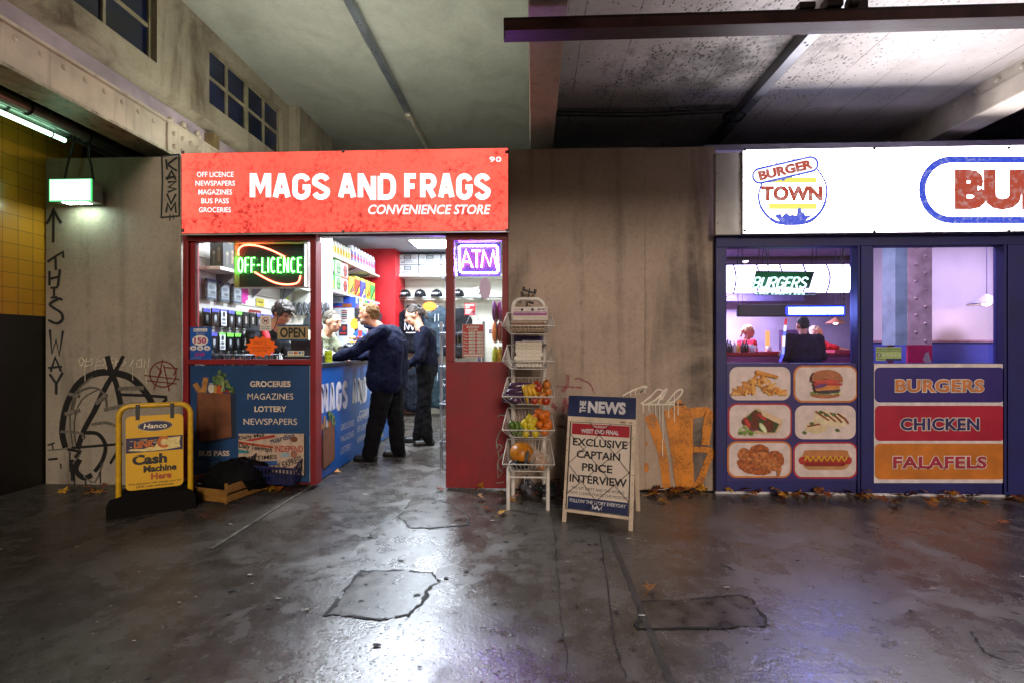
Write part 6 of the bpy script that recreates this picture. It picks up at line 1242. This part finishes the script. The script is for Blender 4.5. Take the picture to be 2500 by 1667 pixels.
# ---------------------------------------------------------------- people
SKIN=M('#b07a5e',.5,.1,0,30); SKIN2=M('#c08a70',.5,.1,0,30)
def figure(label,loc,yaw,J,head,sk,hair,top,bottom=None,shoes=None,g=1.0,sleeve='long',hem=None,group=None,vox=.012,parts=(),hands=('l','r')):
    """J: joints in body space (forward, left, up) in metres from loc; head=(yaw,pitch) in degrees"""
    t=thing('person',label,'person',loc,group); Tz=Matrix.Translation(Vector(loc))@Matrix.Rotation(R(yaw),4,'Z'); w=lambda p: Tz@Vector(p)
    D=dict(pelvis=(0,0,.95),waist=(0,0,1.1),chest=(.01,0,1.32),neck=(0,0,1.47),head=(.04,0,1.62),shl=(0,.19,1.42),shr=(0,-.19,1.42),ell=(0,.24,1.13),elr=(0,-.24,1.13),wrl=(.08,.25,.88),wrr=(.08,-.25,.88),hil=(0,.1,.92),hir=(0,-.1,.92),knl=(.02,.11,.5),knr=(.02,-.11,.5),anl=(0,.11,.09),anr=(0,-.11,.09))
    D.update(J); q={k:Vector(v) for k,v in D.items()}
    hc=q['head']; HR=Matrix.Rotation(R(head[0]),3,'Z')@Matrix.Rotation(R(head[1]),3,'Y')   # pitch>0 looks down
    hw=lambda x,y,z: w(hc+HR@Vector((x,y,z))); RT=Tz.to_3x3()@HR
    E_=lambda x,y,z,a,b,c: ('e',hw(x,y,z),(a,b,c),RT); C=lambda a,b,r0,r1: ('c',w(a),w(b),r0,r1)
    pr=[E_(-.012,0,.025,.098,.077,.10),E_(.03,0,-.055,.062,.058,.072),E_(.06,0,-.095,.028,.03,.022),E_(.055,0,.02,.045,.062,.045),E_(.10,0,-.022,.020,.014,.026),E_(.112,0,-.036,.014,.018,.012),E_(.085,0,-.066,.018,.026,.008),E_(.083,0,-.078,.016,.024,.008),E_(.078,0,.032,.02,.05,.012),E_(-.005,.078,-.01,.02,.009,.032),E_(-.005,-.078,-.01,.02,.009,.032),E_(.06,.036,-.03,.03,.026,.03),E_(.06,-.036,-.03,.03,.026,.03),
        C(q['neck']-Vector((0,0,.05)),hc+HR@Vector((-.02,0,-.06)),.062,.055),('e',w(q['chest']),(.12*g,.16,.17),Tz.to_3x3()),('e',w(q['waist']),(.115*g,.145*g,.14),Tz.to_3x3()),('e',w(q['pelvis']),(.12*g,.155*g,.12),Tz.to_3x3()),C(q['chest'],q['waist'],.12,.115),C(q['waist'],q['pelvis'],.12,.12),C(q['shl'],q['shr'],.062,.062),C(q['neck']-Vector((0,0,.06)),q['shl'],.05,.055),C(q['neck']-Vector((0,0,.06)),q['shr'],.05,.055)]
    for s in 'lr':
        pr+=[C(q['sh'+s],q['el'+s],.05,.042),C(q['el'+s],q['wr'+s],.042,.029)]
        d=(q['wr'+s]-q['el'+s]).normalized(); hd=Vector(D.get('hd'+s,tuple(d))).normalized(); sd=1 if s=='l' else -1
        lat=Vector(D.get('lat'+s,(0,0,1))); lat=(lat-hd*lat.dot(hd)).normalized(); nn=hd.cross(lat); nn=nn if nn.z<0 or abs(nn.z)<.2 else -nn
        o=q['wr'+s]; pr+=[C(o,o+hd*.05,.027,.03)]
        for a_ in (-1,0,1): pr.append(C(o+hd*.03+lat*.02*a_,o+hd*.082+lat*.026*a_,.016,.014))
        for k,(a_,ln) in enumerate(((.034,.066),(.012,.076),(-.012,.072),(-.035,.056))):
            r0=o+hd*.085+lat*a_; r1=r0+(hd+lat*a_*3).normalized()*ln*.5+nn*.008; r2=r1+(hd+lat*a_*2+nn*.5).normalized()*ln*.55; pr+=[C(r0,r1,.0105,.0098),C(r1,r2,.0098,.0085)]
        r0=o+hd*.025+lat*.025; r1=r0+(hd*.6+lat*.9).normalized()*.045; r2=r1+(hd*.9+lat*.4).normalized()*.032; pr+=[C(r0,r1,.014,.012),C(r1,r2,.012,.010)]
        if bottom: pr+=[C(q['hi'+s],q['kn'+s],.085,.06),C(q['kn'+s],q['an'+s],.058,.042),C(q['an'+s],q['an'+s]+Vector((.10,0,-.06)),.03,.02)]
    blob('body',pr,sk,t,vox,2)
    e=MB()
    for s in (.031,-.031): e.ell(hw(.083,s,.004),(.012,.014,.008),M('#241a14',.2),RT,8,6)
    e.build('eyes',t); b_=MB(); 
    for s in (.032,-.032): b_.ell(hw(.094,s,.03),(.008,.022,.006),hair[1],RT,8,5)
    b_.build('eyebrows',t); MB().ell(hw(.099,0,-.071),(.007,.022,.004),M('#8a4038',.5),RT,8,5).build('lips',t)
    # hair
    hp=[]; k=hair[0]
    if k=='short': hp=[E_(-.03,0,.05,.092,.084,.088),E_(-.065,0,.0,.05,.072,.06),E_(-.02,0,.09,.075,.066,.04)]
    if k=='thin': hp=[E_(-.04,0,.045,.085,.083,.08),E_(-.07,0,-.005,.045,.074,.055),E_(.01,0,.095,.07,.055,.028)]
    if k=='mop': hp=[E_(-.015,0,.06,.105,.095,.088),E_(-.05,0,.0,.075,.086,.075),E_(.06,0,.075,.05,.075,.04),E_(.02,.07,.03,.05,.022,.055),E_(.02,-.07,.03,.05,.022,.055),E_(.085,.02,.05,.022,.04,.03)]
    if k=='tail': hp=[E_(-.022,0,.042,.094,.082,.09),E_(-.075,0,.01,.045,.06,.06),E_(-.125,0,.015,.035,.035,.038),('c',hw(-.13,0,.0),hw(-.15,0,-.10),.03,.016)]
    if hp: folds(blob('hair',hp,hair[1],t,.007,1),.03,.024)
    if 'beard' in parts: blob('beard',[E_(.062,0,-.095,.036,.04,.032),E_(.04,.045,-.075,.035,.016,.03),E_(.04,-.045,-.075,.035,.016,.03),E_(.092,0,-.056,.012,.024,.007)],M('#9a8a78',.9,.3,0,80),t,.008,2)
    # clothes
    tp=[('e',w(q['chest']),(.145*g,.185,.19),Tz.to_3x3()),('e',w(q['waist']),(.145*g,.17*g,.16),Tz.to_3x3()),C(q['chest'],q['waist'],.14*min(1.1,g),.14*g),C(q['shl']-Vector((0,0,.005)),q['shr']-Vector((0,0,.005)),.082,.082),C(q['neck']-Vector((0,0,.085)),q['shl']-Vector((0,0,.0)),.066,.08),C(q['neck']-Vector((0,0,.085)),q['shr']-Vector((0,0,.0)),.066,.08)]
    if hem:
        hb=Vector((q['pelvis'].x,q['pelvis'].y,hem)); 
        for yy in (-.08,0,.08):
            for xx in (-.045,.045): tp.append(C(Vector((q['chest'].x+xx-.02,yy*g,q['chest'].z-.04)),hb+Vector((xx*1.3,yy*1.2*g,.11)),.105*g,.108*g))
        tp=[k for k in tp]
    else: tp.append(C(q['waist'],q['pelvis']+Vector((0,0,.02)),.15*g,.145*g))
    for s in 'lr':
        if sleeve=='long': tp+=[C(q['sh'+s],q['el'+s],.082,.066),C(q['el'+s],q['wr'+s].lerp(q['el'+s],.06),.062,.046)]
        else: tp+=[C(q['sh'+s],q['sh'+s].lerp(q['el'+s],.75),.08,.072)]
    folds(folds(blob('top',tp,top,t,.011,2),.16,.05),.06,.018)
    if bottom:
        bp=[('e',w(q['pelvis']),(.14*g,.175*g,.13),Tz.to_3x3())]
        for s in 'lr': bp+=[C(q['hi'+s],q['kn'+s],.105*g**.6,.082*g**.7),C(q['kn'+s],q['an'+s]+Vector((0,0,-.01)),.08*g**.7,.072*g**.6)]
        folds(folds(blob('trousers',bp,bottom,t,.012,2),.14,.045),.05,.012)
        for s in 'lr':
            an=q['an'+s]; fd=Vector(D.get('ft'+s,(1,0,0))).normalized(); blob('shoe',[C(an,an-Vector((0,0,.03)),.055,.05),C(Vector((an.x,an.y,.042))-fd*.05,Vector((an.x,an.y,.038))+fd*.14,.042,.036),C(Vector((an.x,an.y,.02))-fd*.06,Vector((an.x,an.y,.018))+fd*.16,.028,.024)],shoes,t,.009,2)
    return t,w,hw
NVY=M('#080d26',.8,.2,0,40,.2); DRK=M('#050507',.8,.2,0,30); LEA=M('#0b0a0d',.45,.3,0,20)
# man in a navy coat leaning on the counter
t,w,hw=figure('bald bearded man in a navy coat leaning with one arm on the shop counter',(-1.58,5.30,0),180,dict(pelvis=(.03,0,.94),waist=(.04,0,1.10),chest=(.02,0,1.30),neck=(.10,0,1.48),head=(.24,.0,1.60),shl=(.03,.22,1.41),shr=(.02,-.21,1.41),ell=(.31,.24,1.20),elr=(.28,-.22,1.15),wrl=(.57,.11,1.125),wrr=(.53,-.16,1.125),hdl=(1,.15,-.06),hdr=(1,.1,-.05),latl=(-.15,-1,0),latr=(0,1,0),hil=(.03,.10,.9),hir=(.01,-.1,.9),knl=(.10,.11,.50),knr=(-.03,-.10,.50),anl=(.19,.11,.09),anr=(-.06,-.12,.09)),(-12,-4),SKIN,('thin',M('#6a5036',.9,.3,0,90)),NVY,DRK,LEA,1.28,'long',.76,parts=('beard',),vox=.0085)
MB().tube([w((.20+.075*math.cos(k*.5236),.075*math.sin(k*.5236),1.45+.02*math.cos(k*.5236))) for k in range(12)],.02,NVY,8,True).build('collar',t)
# ponytailed customer behind
figure('slim ponytailed person in dark clothes and boots looking down inside the shop',(-1.36,6.15,0),180,dict(head=(.17,0,1.64),neck=(.07,0,1.48),chest=(.02,0,1.31),wrl=(.22,.16,1.0),ell=(.02,.25,1.12),wrr=(.2,-.15,1.02),anl=(-.04,.10,.09),anr=(.14,-.1,.09),knl=(.0,.1,.5),knr=(.06,-.1,.5),ftl=(1,.35,0),ftr=(1,.1,0)),(8,24),SKIN2,('tail',M('#2c2018',.6,.3,0,60)),M('#090c1e',.8,.2,0,40,.2),DRK,LEA,.98)
# shopkeeper behind the counter and cashier at the window (waist up behind furniture, legs included)
figure('grey haired shopkeeper in a pale jumper leaning over the counter',(-2.74,5.78,0),-14,dict(chest=(.16,0,1.27),waist=(.08,0,1.08),neck=(.26,0,1.42),head=(.36,0,1.54),shl=(.17,.19,1.36),shr=(.18,-.19,1.36),ell=(.30,.26,1.16),elr=(.36,-.25,1.17),wrl=(.50,.16,1.115),wrr=(.58,-.18,1.12),hdr=(1,-.1,-.05),hdl=(1,-.2,-.05),latl=(.1,-1,0),latr=(.1,1,0)),(0,10),SKIN2,('short',M('#5c564e',.8,.4,0,80)),M('#8f957c',.85,.2,0,30,.2),DRK,LEA,1.05)
figure('young dark haired cashier in a black top with its red lit front built as a strip behind the shop window',(-2.95,5.1,0),-10,dict(chest=(.08,0,1.28),waist=(.03,0,1.08),neck=(.17,0,1.46),head=(.29,0,1.60),shl=(.08,.18,1.38),shr=(.10,-.18,1.37),wrl=(.34,.14,1.05),wrr=(.38,-.16,1.04),ell=(.2,.25,1.1),elr=(.2,-.25,1.1),hdl=(1,-.2,0),hdr=(1,.2,0)),(-8,32),SKIN,('mop',M('#2a1c14',.6,.4,0,60)),M('#121218',.8,.2,0,30),DRK,LEA,.95)
b=MB(); TT=Matrix.Translation((-2.95,5.1,0))@Matrix.Rotation(R(-12),4,'Z'); b.tube([TT@Vector(p) for p in ((.16,-.13,1.47),(.22,-.15,1.36),(.24,-.12,1.22),(.22,-.10,1.08))],.035,M('#d82a3a',.6),8); b.build('red_light_strip',[o for o in ALL() if o.name.startswith('person')][-1])  # red light on the jacket front, built as a coloured strip
# ---------------------------------------------------------------- burger bar interior
bz=ZP(1900,860,8.5)
t=thing('serving_counter','dark red topped serving counter inside the burger bar','counter',(3.6,8.6,0)); MB().box(1.62,5.6,8.45,8.95,0,bz-.05,M('#7a3a5c',.5,.12)).build('front',t); MB().box(1.62,5.62,8.42,9.0,bz-.05,bz,M('#8a1424',.35)).build('worktop',t,.004)
# illuminated menu canopy, bowed front
t=thing('lit_menu_canopy','long bowed white illuminated canopy above the serving counter','light box',(3.3,8.5,2.2))
xa,xb=XP(1740,8.4),XP(2142,8.4); z0,z1=ZP(1930,714,8.4),ZP(1930,645,8.4); WPNL=E((.82,.76,1),11)
n=7; w_=(xb-xa)/n
for i in range(n):
    b=MB(); pr=[]
    for k in range(9): u=k/8; pr.append((8.4+.10-.10*math.sin(PI*u),z0+(z1-z0)*u))
    for (y,z),(y2,z2) in zip(pr,pr[1:]): b.add([(xa+i*w_+.014,y,z),(xa+(i+1)*w_-.014,y,z),(xa+(i+1)*w_-.014,y2,z2),(xa+i*w_+.014,y2,z2)],[(0,1,2,3)],WPNL,True)
    b.build('lit_panel',t)
b=MB()
for i in range(n+1):
    x=xa+i*w_; b.tube([(x,8.4+.10-.108*math.sin(PI*k/8),z0+(z1-z0)*k/8) for k in range(9)],.014,M('#3a3470',.5),6)
b.box(xa,xb,8.5,8.62,z0-.005,z1+.005,M('#4a4470',.5)); b.build('frame',t)
b=MB()
for px in (1800,1811,1851,1861,1981,1992,2055): b.tube([(XP(px,8.5),8.5,z1),(XP(px,8.5)+.02,8.5,2.95)],.006,BLK,4)
b.build('suspension_wire',t)
MB().box(1.6,5.6,10.2,10.6,ZP(1930,735,10.2),ZP(1930,712,10.2)+.25,M('#6a6590',.6,.2)).build('bulkhead',label='mauve bulkhead along the kitchen wall behind the canopy',cat='bulkhead',kind='thing')
MB().box(1.6,4.4,10.3,10.6,0,bz-.2,M('#8b8594',.4,.1,.3)).build('kitchen_bench',label='steel bench along the kitchen wall',cat='bench')
MB().box(XP(1908,10.2),XP(1990,10.2),10.15,10.3,bz-.1,ZP(1908,806,10.2),M('#4a2c5a',.5)).build('kitchen_cabinet',label='dark cabinet on the kitchen wall behind the customer',cat='cabinet')
a=Art(facing(10.14),.002); a.rect(1908,820,1930,841,E('#ffb060',1.2)); a.rect(1908,844,1924,860,E('#ffe0a0',1.0)); a.build('lit_menu_card',label='orange lit menu card beside the dark customer',cat='menu card')
MB().box(XP(1868,10.2),XP(1877,10.2),10.16,10.2,bz-.1,ZP(1870,808,10.2),E('#ffb050',1.4)).build('heat_lamp_strip',label='warm glowing vertical strip behind the counter',cat='lamp')
MB().lathe([(.0001,.0),(.05,.02),(.07,.07),(.05,.12),(.0001,.14)],(XP(1820,9.6),9.6,ZP(1820,643,9.6)),E('#fff0e8',4),16).build('globe_lamp',label='small glowing globe lamp above the lit canopy',cat='lamp')
def pendant(x,y,z,s,lab,c):
    t=thing('pendant_lamp',lab,'pendant lamp',(x,y,z)); MB().lathe([(.02*s,.14*s),(.03*s,.13*s),(.20*s,.02*s),(.21*s,0),(.2*s,.004*s),(.02*s,.12*s)],(x,y,z),M(c,.4,.05),24).build('shade',t); MB().tube([(x,y,z+.13*s),(x,y,2.95)],.005,M('#6a6590'),6).build('cord',t); MB().ell((x,y,z+.018*s),(.05*s,.05*s,.035*s),E('#ffdcb8',70)).build('bulb',t)
pendant(XP(2409,6.9),6.9,ZP(2409,744,6.9),1.0,'white conical pendant lamp glowing in the second burger window','#d8d2dc')
pendant(XP(2040,8.9),8.9,ZP(2040,790,8.9),.75,'copper pendant lamp glowing over the serving counter','#c88a6a')
# riveted column in the second window
cy=5.9; xa,xm,xb=XP(2163,cy+.25),XP(2216,cy),XP(2276,cy); t=thing('riveted_column','riveted cream steel column with a crimson base inside the burger bar','column',((xa+xb)/2,cy,0),kind='thing')
zr=ZP(2240,842,cy); CC=M('#c4a8a0',.45,.22,0,7,.3); CG=M('#87a0a0',.4,.2,0,5,.2); CRM2=M('#b00a4a',.4,.15,0,10)
MB().box(xm,xb,cy,cy+.02,zr,2.95,CC).build('front_plate',t,.002); MB().box(xm,xb,cy-.001,cy+.021,0,zr,CRM2).build('painted_base',t)
MB().box(xa,xm-.001,cy+.22,cy+.24,zr,2.95,CC).build('side_plate',t); MB().box(xa,xm-.001,cy+.219,cy+.24,0,zr,M('#6a0a48',.4)).build('painted_base',t); MB().box(xm-.14,xm-.002,cy+.002,cy+.22,zr,2.95,CG).build('flange',t)
r=MB()
for i in range(17):
    z=zr+.05+i*.10-(.05 if i%2 else 0)*0; r.ell((xm+(.09 if i%2 else .20),cy-.002,z),(.017,.012,.017),CC,None,10,6)
for i in range(9): r.ell((xa+.12,cy+.218,zr+.15+i*.19),(.016,.012,.016),CC,None,8,5)
r.build('rivet',t,kind='stuff')
MB().prism([(xm+.17,cy-.0015,zr-.17),(xm+.2,cy-.0015,zr-.09),(xm+.235,cy-.0015,zr-.08),(xm+.25,cy-.0015,zr-.14),(xm+.27,cy-.0015,zr-.2),(xm+.22,cy-.0015,zr-.24)],(0,-.001,0),M('#a89a90')).build('chipped_paint',t)
# hygiene sticker
a=Art(facing(4.2305),.0007); SG=M('#9ab070',.5,.05)
a.rect(2138,847,2200.5,880,SG); a.text('FOOD HYGIENE RATING',2139.5,849.5,2199,854,M('#1a2028'),.01); a.rect(2138,856,2200.5,856.8,M('#1a2028')); a.ell(2145.5,866,5,5.4,M('#1a1430')); a.ell(2145.5,866,3.2,3.8,WHT); a.text('0',2144,863.6,2147,868.4,M('#1a1430'),.04)
for k in range(5): a.ell(2157+k*9.6,866,3.5,3.6,WHT); a.ell(2157+k*9.6,866,2.9,3.0,SG); a.text(str(k+1),2156+k*9.6,864,2158+k*9.6,868,WHT)
a.rect(2162,874.5,2200.5,880,M('#1a2050')); a.rect(2140,876,2160,877.5,M('#1a2028')); a.build('hygiene_rating_sticker',label='green FOOD HYGIENE RATING sticker low in the second burger window',cat='sticker')
# burgers neon in an open green box
YG=4.75; t=thing('neon_sign','white and green neon BURGERS sign in a green box in the burger window','neon sign',(XP(1915,YG),YG,ZP(1915,720,YG)))
def w8(x,y): return (1750+x*.2041,580+y*.2041)
GB=M('#0c5a34',.4,.1); f_=lambda x,y,Y: P(*w8(x,y),Y); YD=YG+.10
b=MB(); b.add([f_(465,405,YG),f_(1172,412,YG),f_(1150,478,YD),f_(520,470,YD)],[(0,1,2,3)],GB); b.add([f_(465,405,YG),f_(520,470,YD),f_(480,608,YD),f_(412,610,YG)],[(0,1,2,3)],GB); b.add([f_(520,470,YD),f_(1150,478,YD),f_(1110,612,YD),f_(480,608,YD)],[(0,1,2,3)],GB); b.build('green_box',t)
b=MB(); b.tube([f_(412,610,YG),f_(455,685,YG-.1),f_(1175,690,YG-.1),f_(1190,655,YG)],.004,M('#2a8a6a',.3),6); b.tube([f_(465,405,YG),f_(1172,412,YG)],.005,M('#0a2a1c'),6); b.tube([f_(1172,412,YG),f_(1245,485,YG),f_(1150,478,YG)],.0025,M('#1a4a3a'),5); b.build('box_edge',t)
b=MB(); b.add([f_(455,655,YG-.02),f_(1190,655,YG-.02),f_(1175,688,YG-.1),f_(458,684,YG-.1)],[(0,1,2,3)],ACR); b.build('clear_lip',t)
neon(lambda x,y,l: P(*w8(x,y),YG)+Vector((0,.05-l,0)),[[(x_+(610-y_)*.34-40,y_) for x_,y_ in L] for L in skel('BURGERS',470,470,1120,606,7,14)],E('#c0ffe0',3.5),.0085,t,'lettering_tube')
b=MB(); 
for x in (580,615): b.tube([f_(x,105,YG),f_(615,375,YG)],.005,BLK,5)
b.tube([f_(615,370,YG),f_(617,405,YG)],.006,BLK,5); b.build('hanging_wire',t)
# LED bar
YL_=4.6; t=thing('light_bar','black light bar lit blue white along one half hanging in the burger window','light bar',(XP(1930,YL_),YL_,ZP(1930,772,YL_)))
p0,p1=f_(258,805,YL_),f_(1540,945,YL_); zz0,zz1=p1.z,p0.z
MB().box(p0.x,p1.x,YL_,YL_+.05,zz0,zz1,M('#0b0c12',.4,.1,0,40)).build('housing',t,.008)
l0,l1=f_(862,842,YL_),f_(1505,915,YL_); MB().box(l0.x,l1.x,YL_-.004,YL_+.001,l1.z,l0.z,E((.26,.36,1),80)).build('lit_strip',t); 
b=MB(); b.box(l0.x-.03,l0.x-.002,YL_-.003,YL_+.001,l1.z,l0.z,E((.01,.02,1),6)).box(l0.x-.02,p1.x-.01,YL_-.003,YL_+.001,l0.z+.001,l0.z+.012,E((.01,.03,1),12)).box(l0.x-.02,p1.x-.01,YL_-.003,YL_+.001,l1.z-.012,l1.z-.001,E((.01,.03,1),12)).box(l1.x+.001,l1.x+.016,YL_-.003,YL_+.001,l1.z,l0.z,E((.01,.03,1),12)); b.build('blue_edge',t)
b=MB()
for x in (252,305,1480,1518): b.tube([f_(x,810,YL_+.02),f_(x,640,YL_+.02),f_(x,100,YL_+.02)],.0022,BLK,5)
b.tube([f_(1518,100,YL_),f_(1530,170,YL_),f_(1495,260,YL_),f_(1500,320,YL_),f_(1518,500,YL_),f_(1518,820,YL_)],.005,BLK,5).build('hanging_wire',t)
b=MB(); b.box(f_(1508,720,YL_).x,f_(1528,720,YL_).x,YL_-.01,YL_+.01,f_(1518,752,YL_).z,f_(1518,718,YL_).z,BLK); b.build('lead_switch',t)
# tube-like reflection built as a glowing striped tube in the window
t=thing('striped_reflection','red white and blue reflection built as a glowing tube inside the burger window','reflection',tuple(f_(755,1480,4.7)))
for (x0_,y0_,x1_,y1_,c,s) in ((828,975,820,1045,'#e03040',1.2),(820,1050,812,1120,'#f0f0ff',1.8),(812,1125,806,1170,'#6080ff',1.6),(806,1175,798,1300,'#f0e8ff',1.7),(798,1305,790,1390,'#90a0ff',1.8),(790,1395,755,1480,'#6060ff',1.3)): MB().tube([f_(x0_,y0_,4.7),f_(x1_,y1_,4.7)],.012,E(c,s),8).build('colour_band',t)
for x,y,zq,lab in ((2.4,9.5,2.5,'light panel hung over the kitchen of the burger bar'),(4.0,9.5,2.5,'light panel hung over the kitchen farther from the grey wall'),(2.8,5.2,2.912,'light panel on the burger bar ceiling near the window'),(3.7,4.85,2.912,'added light panel out of view close behind the glass to brighten the column'),(6.4,6.1,2.912,'light panel on the burger bar ceiling by the column')):  # panel close behind the glass is added, out of view, to brighten the column
    MB().box(x-.3,x+.3,y-.3,y+.3,zq,zq+.038,M('#d8d8d8',.4)).add([(x-.28,y-.28,zq-.003),(x+.28,y-.28,zq-.003),(x+.28,y+.28,zq-.003),(x-.28,y+.28,zq-.003)],[(0,1,2,3)],E((.76,.66,1),190 if zq<2.8 else (26 if x==3.7 else 100))).build('ceiling_light_panel',label=lab,cat='ceiling light')
# bottles, cups and trays on the counter
for i,(px,c,h) in enumerate(((1776,'#2a2630',.22),(1784,'#2a2630',.2),(1793,'#b8a89a',.18),(1803,'#c8902a',.17),(1813,'#3a1a20',.2),(1824,'#2a1420',.21),(1834,'#c8c0c0',.14),(1843,'#d8d0d0',.12))):
    x=XP(px,8.5); MB().lathe([(.0001,0),(.034,0),(.036,.01),(.036,h*.62),(.015,h*.8),(.015,h),(.0001,h)] if h>.15 else [(.0001,0),(.03,0),(.04,h),(.036,h),(.03,.01)],(x,8.5+.03*(i%2),bz),M(c,.25,.1),12).build('sauce_bottle' if h>.15 else 'paper_cup',label='sauce bottle in the cluster at the left end of the serving counter' if h>.15 else 'pale paper cup beside the sauce bottles on the serving counter',cat='bottle' if h>.15 else 'cup',group='bottles on the serving counter' if h>.15 else 'cups beside the bottles')
MB().lathe([(.0001,0),(.035,0),(.048,.11),(.044,.11),(.032,.01)],(XP(1877,8.55),8.55,bz),WHT,12).build('paper_cup',label='white paper cup alone in front of the glowing strip',cat='cup')
MB().box(XP(1848,8.5),XP(1905,8.5),8.46,8.8,bz,bz+.02,M('#a81a34',.4)).build('serving_tray',label='red tray on the counter below the white paper cup',cat='tray'); MB().box(XP(2035,8.5),XP(2085,8.5),8.46,8.8,bz,bz+.045,M('#a03048',.4)).build('serving_tray',label='red tray at the right end of the serving counter',cat='tray')
MB().lathe([(.0001,0),(.035,0),(.035,.09),(.012,.15),(.012,.2),(.0001,.2)],(XP(2088,8.6),8.6,bz),M('#d8d8dc',.2),12).build('squeeze_bottle',label='white squeeze bottle at the right end of the serving counter',cat='bottle')
# people in the burger bar
RT_=M('#a8182c',.75,.12,0,30)
figure('blonde server in a red polo shirt behind the sauce bottles',(XP(1822,9.3),9.3,-.12),8,dict(head=(.05,0,1.64),wrl=(.25,.15,1.2),wrr=(.25,-.15,1.2),ell=(.03,.24,1.18),elr=(.03,-.24,1.18)),(0,6),SKIN2,('tail',M('#b89a68',.6,.25,0,60)),RT_,DRK,LEA,.92,'short')
figure('customer in a black jacket seen from behind at the serving counter',(XP(1962,7.7),7.7,-.05),92,dict(shl=(0,.22,1.42),shr=(0,-.22,1.42),wrl=(.28,.2,1.15),wrr=(.28,-.2,1.15),ell=(.0,.30,1.14),elr=(.0,-.30,1.14)),(0,4),SKIN,('short',M('#141014',.7)),M('#14122a',.8,.15,0,30),DRK,LEA,1.15,'long',.78)
figure('pale haired server in a red shirt reaching an arm out behind the customer',(XP(1984,9.3),9.3,-.1),-8,dict(head=(.06,0,1.60),shl=(0,.18,1.40),shr=(.08,-.17,1.38),elr=(.34,-.24,1.30),wrr=(.60,-.26,1.24),hdr=(1,-.1,-.1),latr=(0,.3,1)),(0,0),SKIN2,('short',M('#c8b49a',.7,.2,0,60)),RT_,DRK,LEA,.95,'short')
